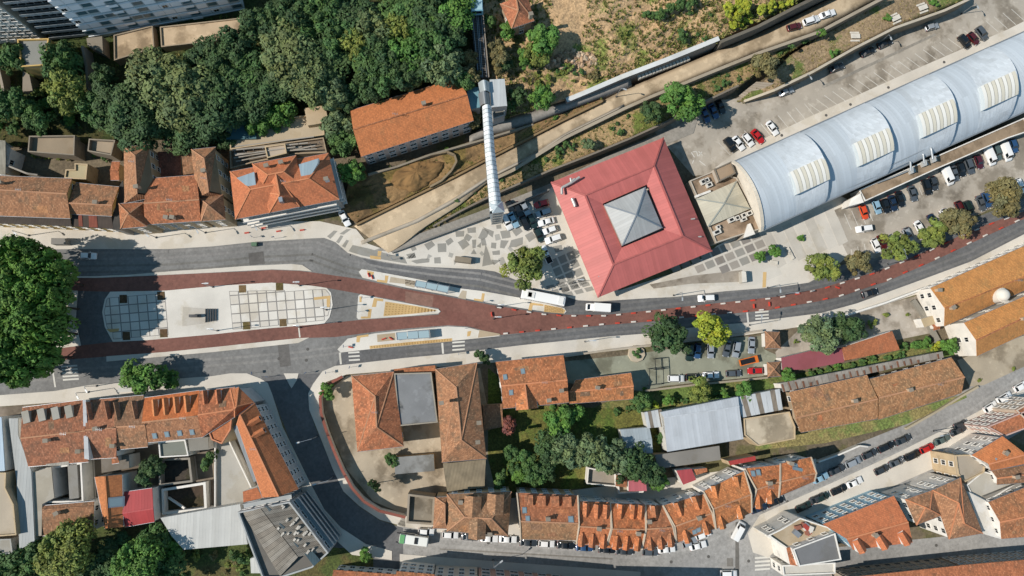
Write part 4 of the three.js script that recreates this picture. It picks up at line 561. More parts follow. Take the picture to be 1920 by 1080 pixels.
{ const t = thing('roofless_building', 'roofless building shell with pale floors and scaffolding behind orange house', 'building');
  flatRoof(t, { pts: [[205, 90], [880, 0], [905, 110], [680, 120], [360, 185], [210, 225]], h: 5, roof: concrete('#7a6c5c'), wall: W.tan, win: false, parapet: 1.1 });
  flatRoof(t, { pts: [[205, 85], [200, -90], [880, -180], [885, -20]], h: 5.6, roof: concrete('#b7a78e'), wall: W.cream, win: false, parapet: 0.8 });
  flatRoof(t, { pts: [[450, 60], [600, 40], [612, 110], [470, 145]], h: 7.2, roof: concrete('#b9aa98'), wall: W.cream, win: false, parapet: 0.5 });
  flatRoof(t, { pts: [[735, -220], [885, -240], [910, -120], [760, -95]], h: 7.5, roof: concrete('#c0ab8d'), wall: W.cream, win: false });
  const r = rng(8); for (let i = 0; i < 7; i++) { const g = new Geo(), y = 6.2 + r() * 1.2; g.bar(P([215 + r() * 30, 70 + i * 18 - r() * 40], y), P([640 + r() * 240, 20 + i * 14 - r() * 60], y), 0.3, 0.2); mesh('scaffold_beam', g, concrete('#a29c93'), t); }
  for (let i = 0; i < 10; i++) { const g = new Geo(), p = P([230 + i * 68, 95 - i * 8], 7); g.bar(V(p.x, 5, p.z), p, 0.14); mesh('scaffold_post', g, steel, t); }
  const gb = new Geo(); tile(1, 0); gb.box(P([282, 945], 6).setY(5.6), 7.6, 0.9, 4.8, 0.05); mesh('tank', gb, paint('#3d6268', 0.5), t); }
// --- tower blocks at the top
tile(0, 0);
function tower(name, label, base, h, cols, o) { // base: plan corners of the south foot (left, right), depth going back
  const t = thing(name, label, 'apartment block'), a = P(base[0], o.y0), b = P(base[1], o.y0), d = b.clone().sub(a), L = d.length(); d.normalize(); const back = V(d.z, 0, -d.x); if (back.z > 0) back.negate();
  const q = [a, b, b.clone().addScaledVector(back, o.deep), a.clone().addScaledVector(back, o.deep)].map(v => v.clone().setY(h)); const g = new Geo(); g.prism(q, o.y0 - 6); mesh('wall', g, o.wall, t);
  const floors = Math.floor((Math.min(h, 36) - o.y0) / 3), out = back.clone().negate(), yaw = Math.atan2(out.x, out.z), cw = L / cols, rot = Math.atan2(-d.z, d.x);
  const pg = new Geo().box(V(0, 0, 0.09), cw * 0.94, 2.35, 0.18).geo(), wg = new Geo().box(V(0, 0, 0.05), cw * 0.8, 1.3, 0.1).geo(), sg = new Geo().box(V(0, 0, 0.12), cw, 0.22, 0.24).geo();
  for (let f = 0; f < floors; f++) for (let i = 0; i < cols; i++) { const p = a.clone().addScaledVector(d, (i + 0.5) * cw).addScaledVector(out, 0.01), put = (n, gg, m, y) => { const k = mesh(n, gg, m, t); k.position.set(p.x, o.y0 + f * 3 + y, p.z); k.rotation.y = yaw; return k; };
    const pat = o.pattern(i, f); if (pat === 0) put('facade_panel', pg, o.panel, 0.9); else if (pat === 1) put('window', wg, o.glass ?? glassDark, 1.2); else if (pat === 2) { put('facade_panel', pg, o.panel, 0.9); const w = addWindow(t, V(p.x + out.x * 0.19, o.y0 + f * 3 + 1.15, p.z + out.z * 0.19), yaw, 1.2, 1.2, white, glassDark); } else { const bg = new Geo().box(V(0, 0, 0.7), cw * 0.94, 1.0, 0.1).geo(); put('window', wg, o.glass ?? glassDark, 1.2); put('balcony', bg, o.panel, 0.1); }
    put('floor_band', sg, o.band, -0.1); }
  return t; }
tower('tower_block', 'tall white panelled tower block with teal glazing behind flat terraces', [[642, 262], [1768, 60]], 44, 15, { y0: 6, deep: 22, glass: paint('#4a686e', 0.2), wall: stucco('#b5c2c5'), panel: paint('#eceeee', 0.7), band: paint('#dcdfdf', 0.7), pattern: (i, f) => (i === 4 || i === 10) ? 3 : i % 4 === 2 ? 1 : (i * 5 + f * 3) % 7 === 0 ? 1 : (i + f * 2) % 4 === 0 ? 2 : 0 });
tower('tower_block', 'grey tower block with recessed balconies beside white panelled block', [[365, 268], [632, 240]], 44, 5, { y0: 6, deep: 16, wall: stucco('#6f7476'), panel: paint('#8d9496', 0.7), band: paint('#888e90', 0.7), pattern: () => 3 });
tower('tower_block', 'pale tower block with mustard corner strip and small paired windows', [[-330, 312], [315, 282]], 44, 11, { y0: 6, deep: 16, wall: stucco('#b1ada3'), panel: paint('#cfccc3', 0.8), band: paint('#b9b5ab', 0.8), pattern: (i, f) => i < 4 ? 3 : 2 });
house('terrace_annex', 'low annex with worn beige deck below the white tower block', { pts: [[826, 258], [1108, 188], [1122, 352], [830, 442]], h: 7, roof: dirty('#bfa98c'), wall: W.tan, win: false, parapet: 0.4, pm: concrete('#9a8c78') }, 'building');
house('terrace_annex', 'long low annex with pale mottled deck at foot of tower block', { pts: [[1160, 198], [1790, 128], [1818, 270], [1170, 345]], h: 7, roof: dirty('#c5b094'), wall: W.tan, win: false, parapet: 0.4, pm: concrete('#a59680') }, 'building');
house('box_annex', 'square grey decked annex with mustard parapet under grey tower', { pts: [[135, 292], [365, 285], [330, 480], [162, 492]], h: 11, roof: concrete('#8d8f8b'), wall: W.yellow, base: 4, parapet: 0.7, win: false }, 'building');
house('stone_shed', 'small stone shed below the square grey annex', { pts: [[165, 512], [212, 540], [235, 655], [162, 665]], h: 8, roof: concrete('#92887a'), wall: W.dim, base: 4, win: false }, 'shed');
house('stone_shed', 'grey concrete shed beside worn beige terrace deck', { pts: [[625, 275], [738, 262], [745, 385], [632, 330]], h: 8, roof: concrete('#8a8274'), wall: W.dim, base: 4, win: false }, 'shed');
wallLine('garden_wall', 'rough stone garden wall running down through the trees', [[592, 330, 9], [622, 480, 8], [632, 640, 7], [780, 730, 6]], concrete('#a09586'), { low: 2, w: 0.6 });
wallLine('garden_wall', 'weathered stone wall at the far side of overgrown yard', [[-20, 470, 8], [15, 620, 7], [25, 700, 6]], concrete('#a09586'), { low: 2, w: 0.7 });
tile(0, 1);
house('ruined_cell', 'roofless walled enclosure with pale floor behind long brown house', { pts: [[230, -10], [560, -15], [555, 130], [220, 105]], h: 4, roof: concrete('#9a8b76'), wall: W.dim, win: false, parapet: 1.2 }, 'ruin');
house('ruined_cell', 'smaller roofless walled enclosure beside the mansion wing', { pts: [[660, 10], [850, 20], [820, 130], [650, 100]], h: 4, roof: concrete('#a39480'), wall: W.dim, win: false, parapet: 1.2 }, 'ruin');
house('garden_annex', 'low yellowish flat roofed annex behind short brown house', { pts: [[545, 180], [640, 185], [628, 300], [470, 288], [480, 225], [545, 225]], h: 5, roof: concrete('#b5a888'), wall: W.cream, win: false, parapet: 0.4 }, 'building');
house('garden_annex', 'tiny terracotta roofed annex against the mansion wall', { q: [[808, 165], [868, 165], [862, 300], [800, 300]], eh: 4.6, rh: 5.2, roof: T.terra, wall: W.cream, win: false }, 'building');
house('white_cottage', 'cottage with grey lichen roof and white gable at the frame edge', { q: [[-150, 40], [95, 62], [40, 260], [-150, 240]], r: [[-150, 0], [40, 20]], eh: 6, rh: 7.5, roof: corr('#9a978a'), wall: W.white });
wallLine('garden_wall', 'tall wall closing the yard behind long brown house', [[40, 190, 6], [190, 250, 5.5], [270, 262, 5]], shade, { low: 0 });

// --- orange warehouse, hill cottage and funicular
full();
house('orange_warehouse', 'long orange tiled warehouse with two rows of square windows', { q: [[657, 207], [860, 145], [888, 226], [677, 294]], r: [[662, 243], [876, 178]], eh: 10, rh: 12, base: 0, roof: tiled('#cd6f38', false), cap: T.rust, wall: stucco('#c7b6ac'), storey: 3.2, pitch: 2.6, ww: 1.6, wh: 1.5 }, 'warehouse');
tile(2, 0);
house('hill_cottage', 'small tall cottage with red hipped roof on the hillside', { q: [[685, 28], [885, -30], [932, 150], [768, 206]], r: [[800, -20], [816, 76]].reverse(), eh: 15, rh: 17, base: 5, ends: 'hh', roof: tiled('#b5603f'), wall: stucco('#a8927a'), cap: capOld, chim: [[905, 120, 0]], pitch: 4 });
{ const t = thing('funicular_track', 'dark funicular track with two rails climbing between the trees', 'track');
  const a = (x, y, h) => P([x, y], h), sl = new Geo(); sl.prism([a(455, -40, 14), a(545, -40, 14), a(600, 560, 9), a(520, 560, 9)], { d: 1.4 }); mesh('track_bed', sl, concrete('#4b4c4e'), t);
  for (const [x0, x1] of [[470, 530], [505, 548], [515, 560], [535, 590]]) { const g = new Geo(); g.bar(a(x0, -40, 14.2), a(x1, 560, 9.2), 0.12, 0.16); mesh('rail', g, steel, t); }
  for (let i = 0; i < 36; i++) { const f = i / 36, g = new Geo(); g.bar(a(458 + 64 * f, -40 + 600 * f, 14.05 - 5 * f), a(543 + 54 * f, -40 + 600 * f, 14.05 - 5 * f), 0.28, 0.14); mesh('sleeper', g, paint('#5b544b', 0.9), t); }
  const w = new Geo(); w.bar(a(548, -40, 14.8), a(604, 560, 9.8), 0.25, 1); mesh('side_wall', w, concrete('#8e857a'), t); settle(t, 7.6);
  const c = thing('funicular_cabin', 'teal funicular cabin on the track at the top edge', 'cabin'), g = new Geo(), p = a(516, 15, 15.5).setY(13.9); g.box(p, 3, 2.4, 5.4, 0.05); mesh('body', g, paint('#6fa0b0', 0.4), c); const r = new Geo(); r.box(p.clone().setY(p.y + 2.4), 2.7, 0.14, 5, 0.05); mesh('roof', r, paint('#96b3ba', 0.4), c); for (const s of [-1, 1]) { const k = new Geo(); k.box(V(p.x + 0.13 * s, p.y + 1, p.z + s * 2.71), 2.3, 1.1, 0.04, 0.05); mesh('window', k, glassDark, c); } settle(c, 13.9); }
// lift: upper station, glazed footbridge and tower
{ const t = thing('lift_station', 'upper lift station with ribbed metal roof and rounded glazed hood', 'station'), s = { win: false, base: 2 };
  flatRoof(t, { ...s, pts: [[610, 575], [718, 570], [736, 765], [622, 776]], h: 12, roof: seam('#b9bdbd'), wall: W.grey });
  flatRoof(t, { ...s, pts: [[440, 640], [530, 628], [542, 775], [468, 790]], h: 9.5, roof: seam('#6f98a3'), wall: W.grey });
  flatRoof(t, { ...s, pts: [[622, 780], [716, 770], [720, 838], [636, 865]], h: 8.5, roof: concrete('#84837f'), wall: W.grey, parapet: 0.5 });
  const hood = (y0, y1, m, n) => { const a0 = P([526, y0], 12), b0 = P([610, y0 - 4], 12), a1 = P([540, y1], 12), b1 = P([617, y1 - 2], 12), g = new Geo(), k = 8; for (let i = 0; i < k; i++) { const arc = (a, b, f) => lerp(a, b, f).setY(12 + 1.9 * Math.sin(Math.PI * f)); g.poly([arc(a0, b0, i / k), arc(a0, b0, (i + 1) / k), arc(a1, b1, (i + 1) / k), arc(a1, b1, i / k)], V(0, 1, 0)); } mesh(n, g, m, t); };
  hood(600, 676, paint('#a9b0b1', 0.35, 0.3), 'hood_shell'); hood(680, 770, paint('#7f8384', 0.35, 0.3), 'hood_shell'); settle(t, 2); }
{ const t = thing('footbridge', 'enclosed footbridge with ribbed glazed vault leading to the lift tower', 'footbridge'), Hh = 14.5, k = 7, n = 24;
  const A = f => { const q = [[556, 770], [575, 1080], [612, 1530]], i = f < 0.42 ? 0 : 1, g = i ? (f - 0.42) / 0.58 : f / 0.42; return P([q[i][0] + (q[i + 1][0] - q[i][0]) * g, q[i][1] + (q[i + 1][1] - q[i][1]) * g], Hh); };
  const B = f => { const q = [[622, 768], [646, 1080], [700, 1518]], i = f < 0.42 ? 0 : 1, g = i ? (f - 0.42) / 0.58 : f / 0.42; return P([q[i][0] + (q[i + 1][0] - q[i][0]) * g, q[i][1] + (q[i + 1][1] - q[i][1]) * g], Hh); };
  const arc = (f, i) => lerp(A(f), B(f), i / k).setY(Hh + 1.5 * Math.sin(Math.PI * i / k));
  const panM = [paint('#cfd3d2', 0.45), paint('#dadcda', 0.45), paint('#c2c8c8', 0.45)], fl = new Geo(), side = new Geo();
  for (let j = 0; j < n; j++) { const g = new Geo(); for (let i = 0; i < k; i++) g.poly([arc(j / n, i), arc(j / n, i + 1), arc((j + 0.93) / n, i + 1), arc((j + 0.93) / n, i)], V(0, 1, 0)); mesh('roof_panel', g, panM[(j * 5) % 3], t); const rb = new Geo(); for (let i = 0; i < k; i++) rb.bar(arc((j + 0.96) / n, i), arc((j + 0.96) / n, i + 1), 0.14, 0.14); mesh('rib', rb, paint('#8f9698', 0.5), t); }
  fl.prism([A(0), B(0), B(0.42), B(1), A(1), A(0.42)].map(v => v.clone().setY(Hh - 2.4)), { d: 0.5 }); mesh('deck', fl, concrete('#77787a'), t);
  for (const E of [A, B]) { const g = new Geo(); for (let j = 0; j < n; j++) g.poly([E(j / n), E((j + 1) / n), E((j + 1) / n).setY(Hh - 2.4), E(j / n).setY(Hh - 2.4)]); mesh('side_glazing', g, mat('bridge_glass', '#7d8f97', 0.2, { side: THREE.DoubleSide }), t); }
  settle(t, Hh - 2.9);
  tile(2, 1); const w = thing('lift_tower', 'glass lift tower with pyramid top at the end of footbridge', 'tower'), top = [[608, 470], [702, 452], [720, 530], [630, 540]].map(v => P(v, 15)), ap = P([665, 488], 17.2), g = new Geo();
  for (let i = 0; i < 4; i++) { const pg = new Geo(); pg.poly([top[i], top[(i + 1) % 4], ap], V(0, 1, 0)); mesh('roof_pane', pg, paint('#b3c0c6', 0.2, 0.2), w); }
  const ft = inset(top, 0.25); for (let i = 0; i < 4; i++) { const a = ft[i], b = ft[(i + 1) % 4]; for (let f = 0; f < 5; f++) { const pg = new Geo(), y0 = f * 3 + 0.1, y1 = f * 3 + 2.95; pg.poly([V(a.x, y0, a.z), V(b.x, y0, b.z), V(b.x, y1, b.z), V(a.x, y1, a.z)]); mesh('glass_pane', pg, mat('tower_glass', '#6f7c7e', 0.2, { side: THREE.DoubleSide }), w); const bg = new Geo(); bg.bar(V(a.x, y1, a.z), V(b.x, y1, b.z), 0.2); mesh('transom', bg, steel, w); } const pb = new Geo(); pb.bar(V(a.x, 0, a.z), V(a.x, 15, a.z), 0.26); mesh('post', pb, steel, w); }
  settle(w, 0); }

// --- red roofed hall with glazed pyramid
full();
{ const t = thing('red_hall', 'square hall with red metal roof and grey pyramid lantern in the middle', 'hall'), m = seam('#bd6862');
  const o = [[1244, 258], [1335, 471], [1121, 558], [1033, 342]].map(v => P(v, 6)), rg = [[1226, 311], [1280, 443], [1150, 496], [1097, 366]].map(v => P(v, 9.4)), inn = [[1213, 346], [1246, 431], [1166, 464], [1130, 382]].map(v => P(v, 8.3)), py = [[1210, 351], [1242, 427], [1167, 460], [1133, 384]].map(v => P(v, 9.3)), ap = P([1193, 403], 13);
  for (let i = 0; i < 4; i++) { const j = (i + 1) % 4, g = new Geo(), g2 = new Geo(), g3 = new Geo(); g.prism([o[i], o[j], rg[j], rg[i]], { d: 0.25 }); const s = mesh('roof_slope', g, m, t); ridgeCap(s, o[i], rg[i], seam('#ad5e58'), 0.2); ridgeCap(s, rg[i], rg[j], seam('#ad5e58'), 0.22); g2.prism([rg[i], rg[j], inn[j], inn[i]], { d: 0.25 }); mesh('inner_slope', g2, m, t); g3.prism([py[i], py[j], ap], { d: 0.15 }); const l = mesh('lantern_slope', g3, seam('#a9aba9'), t); ridgeCap(l, py[i], ap, steel, 0.15); const cb = new Geo(); cb.prism([py[i], py[j], lerp(py[j], ap, 0.06), lerp(py[i], ap, 0.06)].map(v => v.clone().setY(9.1)), 7.4); mesh('lantern_wall', cb, shade, t); }
  walls(t, inset(o, 1.2), 0, stucco('#c5bfb4'), { wallTop: 5.7, storey: 4, pitch: 4, ww: 2.6, wh: 2.4, win: true });
  tile(2, 1); const tube = (pts, r, hs) => { const c = new THREE.CatmullRomCurve3(pts.map((v, i) => P(v, hs + (v[2] ?? 0))), false, 'catmullrom', 0.1); return mesh('duct', new THREE.TubeGeometry(c, 24, r, 8), paint('#b8b4ad', 0.4, 0.3), t); };
  tube([[1132, 402], [1132, 355], [1200, 318], [1260, 278]], 0.35, 8.4); tube([[1195, 285], [1200, 310], [1225, 290]], 0.3, 8.6); tube([[1205, 432], [1222, 470], [1228, 492]], 0.45, 8.7);
  tile(3, 1); tube([[600, 582], [628, 578]], 0.2, 7.6); tube([[650, 710], [675, 708]], 0.2, 7); tile(2, 1); tube([[1395, 998], [1440, 982]], 0.2, 7); settle(t); }
// --- market hall
full();
{ const t = thing('market_hall', 'long blue grey vaulted market hall with cream ribbed rooflights', 'hall'), m = [seam('#bcc4ca'), seam('#c1c8cd')], eh = 7.5, rise = 5.2;
  const nA0 = P([1377, 303], eh), nB0 = P([1960, 42], eh), sA0 = P([1430, 432], eh), sB0 = P([1990, 178], eh), K2 = 18;
  const rise1 = (f, f0, f1) => 1.5 * Math.pow((f - f0) / (f1 - f0), 1.6);
  const X = (f, u, lift = 0) => { const a = lerp(nA0, nB0, f), b = lerp(sA0, sB0, f); return lerp(a, b, u).setY(eh + (rise + lift) * Math.pow(Math.sin(Math.PI * u), 0.72) + lift * 0.3); };
  const seg = [0, .105, .20, .30, .405, .50, .61, .70, .81, .90, 1.0];
  // every other shell rises towards its far end and stops above the next one
  seg.slice(0, -1).forEach((f0, i) => { const f1 = seg[i + 1], up = i % 2, nf = up ? 6 : 1, g = new Geo(); for (let j = 0; j < nf; j++) { const fa = f0 + (f1 - f0) * j / nf, fb = f0 + (f1 - f0) * (j + 1) / nf, la = up ? rise1(fa, f0, f1) : 0, lb = up ? rise1(fb, f0, f1) : 0; for (let k = 0; k < K2; k++) g.poly([X(fa, k / K2, la), X(fb, k / K2, lb), X(fb, (k + 1) / K2, lb), X(fa, (k + 1) / K2, la)], V(0, 1, 0)); } mesh('roof_shell', toCreasedNormals(g.geo(), 0.5), m[up], t);
    if (up) { const e = new Geo(), L = rise1(f1, f0, f1); for (let k = 0; k < K2; k++) e.poly([X(f1, k / K2, L), X(f1, (k + 1) / K2, L), X(f1, (k + 1) / K2, -0.1), X(f1, k / K2, -0.1)]); mesh('shell_edge', e, paint('#7d93a5', 0.6), t); } });
  // rooflights: raised curved panels that stand clear of the vault
  for (const [c, w] of [[.152, .1], [.352, .105], [.555, .105], [.755, .105], [.95, .1]]) { const rl = new Geo(), u0 = 0.46, u1 = 0.76, n = 8, lift = u => 0.5 + 0.6 * Math.sin(Math.PI * Math.min(1, (u - u0) / (u1 - u0)) * 0.5), Y = (f, u) => { const p = X(f, Math.min(u, u1), 0.4 + 6 * Math.max(0, f - c + w / 2)); return p.setY(p.y + lift(u)); };
    const frame = new Geo(); for (const f of [c - w / 2, c + w / 2]) for (let k = 0; k < n; k++) { const a = u0 + (u1 - u0) * k / n, b = u0 + (u1 - u0) * (k + 1) / n; frame.poly([Y(f, a), Y(f, b), X(f, b), X(f, a)]); }
    frame.poly([Y(c - w / 2, u1), Y(c + w / 2, u1), X(c + w / 2, u1), X(c - w / 2, u1)]); frame.poly([Y(c - w / 2, u0), Y(c + w / 2, u0), X(c + w / 2, u0), X(c - w / 2, u0)]);
    const fr = mesh('rooflight', frame, mat('frame_pale', '#b9c0c0', 0.6, { side: THREE.DoubleSide }), t); const nb = 10;
    for (let b = 0; b < nb; b++) { const g = new Geo(), f0 = c - w / 2 + w * b / nb, f1 = c - w / 2 + w * (b + 0.92) / nb; for (let k = 0; k < n; k++) { const p = u0 + (u1 - u0) * k / n, q = u0 + (u1 - u0) * (k + 1) / n; g.poly([Y(f0, p), Y(f1, p), Y(f1, q), Y(f0, q)], V(0, 1, 0)); } mesh('light_panel', toCreasedNormals(g.geo(), 0.6), paint(b % 2 ? '#c4bfae' : '#d6d4cb', 0.5), fr); } }
  const gab = new Geo(); for (let k = 0; k < K2; k++) { const a = X(0.006, k / K2), b = X(0.006, (k + 1) / K2); gab.poly([a, b, V(b.x, 0, b.z), V(a.x, 0, a.z)]); } mesh('end_wall', gab, stucco('#d6d0c4'), t);
  const arch = new Geo(); for (let k = 0; k < K2; k++) arch.bar(X(-0.004, k / K2, 0.1), X(-0.004, (k + 1) / K2, 0.1), 0.9, 0.5); mesh('arch_band', arch, stucco('#d8cfbf'), t);
  walls(t, inset([X(0.006, 0), X(1, 0), X(1, 1), X(0.006, 1)].map(v => v.setY(0)), 0.3), 0, stucco('#bcb7ac'), { wallTop: 7.3, win: true, storey: 5, pitch: 5, ww: 3, wh: 2 });
  for (const u of [0, 1]) { const g = new Geo(); for (let i = 0; i < 8; i++) g.bar(X(i / 8, u), X((i + 1) / 8, u), 0.5, 0.35); mesh('gutter', g, paint('#7f8487', 0.5, 0.3), t); }
  tile(4, 1); flatRoof(t, { pts: [[345, 372], [940, 112], [1540, -150], [1600, -60], [1420, 0], [900, 225], [390, 455]], h: 4.6, roof: dirty('#9c8973'), wall: W.grey, parapet: 0.35, pm: W.white, win: false });
  flatRoof(t, { pts: [[290, 435], [360, 395], [385, 460], [275, 490]], h: [4.6, 5.6, 4.8, 4], roof: W.white, wall: W.white, win: false });
  const tube = (pts, r, hs, n = 'duct') => { const c = new THREE.CatmullRomCurve3(pts.map(v => P(v, hs)), false, 'catmullrom', 0.05); return mesh(n, new THREE.TubeGeometry(c, 30, r, 8), paint('#a9adae', 0.4, 0.4), t); };
  tube([[190, 345], [340, 292], [600, 180], [860, 58], [872, 70], [884, 150]], 0.28, 9.4); tube([[195, 385], [400, 300], [600, 215], [720, 160], [726, 235]], 0.28, 8.4); tube([[480, 320], [600, 275], [700, 235]], 0.2, 5.3); tube([[805, 88], [815, 120], [822, 180]], 0.24, 8.6);
  for (const [x, y] of [[888, 150], [733, 230], [822, 178]]) { const g = new Geo(); g.box(P([x, y], 5.4).setY(4.6), 1.5, 1.1, 1.5, 0.4); mesh('fan_unit', g, paint('#b7b7b2', 0.5, 0.2), t); }
  settle(t); }
tile(3, 1);
{ const t = thing('link_building', 'flat roofed link building with pale canopy between red hall and market', 'building'), s = { win: false, wall: stucco('#b4aca0') };
  flatRoof(t, { ...s, pts: [[588, 306], [750, 240], [930, 285], [1055, 520], [1105, 655], [985, 690], [778, 757], [730, 640]], h: 4.4, roof: dirty('#a08b76'), parapet: 0.45 });
  flatRoof(t, { ...s, pts: [[765, 222], [890, 165], [922, 252], [800, 312]], h: 6.4, roof: concrete('#a08b74'), parapet: 0.3, pm: concrete('#7d756a') });
  const q = [[637, 436], [928, 306], [1030, 506], [722, 637]].map(v => P(v, 5.4)), ap = P([841, 468], 7); for (let i = 0; i < 4; i++) { const j = (i + 1) % 4, g = new Geo(); g.prism([q[i], q[j], ap], { d: 0.12 }); const c = mesh('canopy_slope', g, seam('#bdb7a4'), t); ridgeCap(c, q[i], ap, paint('#8e9189', 0.6), 0.16); } const cw = new Geo(); cw.prism(inset(q, 0.5).map(v => v.setY(5.25)), 4.3); mesh('canopy_curb', cw, shade, t);
  for (const [x, y, a, b] of [[690, 310, 1.4, 1.4], [717, 298, 1.2, 1.2], [735, 332, 1.6, 1.2], [800, 638, 1, 1], [790, 675, 2.2, 1.2], [895, 585, 1.8, 1.2], [938, 572, 1.3, 1.2], [985, 552, 1.3, 1.2], [1025, 538, 1.6, 1.2], [985, 583, 1.6, .8]]) { const g = new Geo(); g.box(P([x, y], 5.4).setY(4.4), a, 1, b, 0.42); const u = mesh('air_unit', g, paint('#c4c0b6', 0.5), t); const f = new Geo(); f.box(P([x, y], 5.45).setY(5.4), a * 0.55, 0.05, b * 0.55, 0.42); mesh('fan_grille', f, darkMetal, u); }
  flatRoof(t, { ...s, pts: [[1012, 618], [1030, 612], [1065, 690], [980, 718]], h: 5.2, roof: W.white });
  const r = new Geo(); r.bar(P([632, 420], 5.2).setY(4.9), P([742, 378], 5.2).setY(4.9), 0.6, 0.8); mesh('bench_duct', r, W.white, t); settle(t); }

// --- orange tiled house row, white church range and sheds to the east
full();
house('white_church', 'long white church range with ochre tiled roof and small dome', [
  { q: [[1745, 540], [1990, 430], [2010, 505], [1771, 612]], r: [[1772, 578], [2000, 488]], eh: 7, rh: 10, roof: T.ochre, wall: stucco('#e2ded6'), cap: tiled('#b5652f'), over: 0.1, chim: [[1756, 545, 0], [1782, 577, 1]] }], 'church');
{ const t = scene.children.at(-1), p = P([1880, 553], 10); const g = new THREE.SphereGeometry(1.7, 18, 10, 0, 6.3, 0, 1.6); g.scale(1, 0.9, 1); g.translate(p.x, 10, p.z); mesh('dome', g, stucco('#d8d4ca'), t); const d = new THREE.CylinderGeometry(1.85, 1.85, 3, 18); d.translate(p.x, 8.6, p.z); mesh('dome_drum', d, stucco('#d8d4ca'), t); }
house('white_range', 'second white range with ochre roof beside the church', { q: [[1808, 605], [1990, 525], [2020, 580], [1832, 668]], r: [[1831, 638], [2010, 553]], eh: 8.5, rh: 11.5, roof: T.ochre, wall: stucco('#e2ded6'), cap: T.rust, over: 0.1, pitch: 5 }, 'building');
tile(4, 2);
house('church_porch', 'low beige porch building against the white gables', { pts: [[800, 300], [910, 270], [935, 325], [825, 360]], h: 3.6, roof: concrete('#b5a384'), wall: W.white, win: false }, 'porch');
house('church_porch', 'tiny red roofed lobby against the white gables', { q: [[875, 340], [920, 330], [935, 375], [890, 385]], eh: 3, rh: 3.6, roof: T.terra, wall: W.white, win: false }, 'porch');
wallLine('gutter_wall', 'low grey wall with channel before the white gables', [[745, 165, 1.2], [830, 280, 1.2], [930, 465, 1.2]], concrete('#8e8a80'), { w: 1.2 });
house('orange_shed', 'low orange roofed shed with white edging beside trees', { pts: [[228, 508], [590, 388], [645, 524], [248, 602]], h: [4.6, 4.6, 3.8, 3.8], roof: tiled('#b75e36', false), wall: W.white, win: false }, 'shed');
tile(3, 2);
house('red_membrane_shed', 'low flat shed with dull red roof beside the gate lodge', { pts: [[1255, 582], [1480, 528], [1690, 508], [1710, 612], [1420, 668], [1262, 668]], h: 3.6, roof: concrete('#95525a'), wall: W.white, win: false }, 'shed');
house('gate_lodge', 'small brown hipped gate lodge by the road pavement', { q: [[1135, 390], [1240, 395], [1252, 515], [1140, 512]], r: [[1195, 450], [1198, 458]], eh: 3.6, rh: 5, ends: 'hh', roof: T.brown, wall: W.white, cap: capOld, win: false }, 'lodge');
house('gate_lodge', 'small brown hipped gate lodge beside the red membrane shed', { q: [[1150, 615], [1246, 609], [1248, 715], [1156, 720]], r: [[1200, 660], [1202, 668]], eh: 3.6, rh: 5, ends: 'hh', roof: T.brown, wall: W.white, cap: capOld, win: false }, 'lodge');
full();
house('brown_warehouse', 'brown tiled warehouse joined to rusty lean-to, next to metal sheds', { q: [[1480, 735], [1626, 703], [1646, 785], [1502, 811]], r: [[1492, 784], [1646, 748]].map(v => v), eh: 6, rh: 8, roof: tiled('#b0754f'), wall: W.tan, cap: capOld, over: 0.2 }, 'warehouse');
house('brown_warehouse', 'brown tiled warehouse end block beside grass verge and street', { q: [[1630, 711], [1784, 670], [1803, 737], [1648, 787]], r: [[1648, 746], [1809, 707]], eh: 6, rh: 8, roof: tiled('#b0754f'), wall: W.tan, cap: capOld, over: 0.2 }, 'warehouse');
tile(4, 2);
{ const t = thing('lean_to', 'long grey corrugated lean-to streaked with rust behind brown warehouses', 'shed'); const g = (q, n, m, h) => { const k = new Geo(); k.prism(q.map((v, i) => P(v, i < 2 ? h + 0.5 : h)), { d: 0.1 }); mesh(n, k, m, t); };
  for (let i = 0; i < 24; i++) { const f = i / 24, e = (i + 0.96) / 24, at1 = u => [-220 + 1175 * u, 765 - 230 * u], at2 = u => [-200 + 1165 * u, 830 - 250 * u]; g([at1(f), at1(e), at2(e), at2(f)], 'roof_sheet', [corr('#a39d94'), corr('#a8a198'), corr('#9a9188')][(i * 5) % 3], 5.2); const r0 = rng(i + 3), a = at2(f + 0.004), b = at1(f + 0.004), L = 0.4 + r0() * 0.6; if (r0() < 0.8) g([[a[0] + (b[0] - a[0]) * L, a[1] + (b[1] - a[1]) * L], [a[0] + (b[0] - a[0]) * L + 12 * r0() + 6, a[1] + (b[1] - a[1]) * L - 3], [a[0] + 12, a[1] - 3], a].map((v, j) => v), 'rust_sheet', corr('#8a5f48'), 5.23); }
  walls(t, inset([[-220, 765], [955, 535], [965, 580], [-200, 830]].map(v => P(v, 5).setY(0)), 0.2), 0, W.white, { wallTop: 5.0, win: false }); settle(t); }
full();
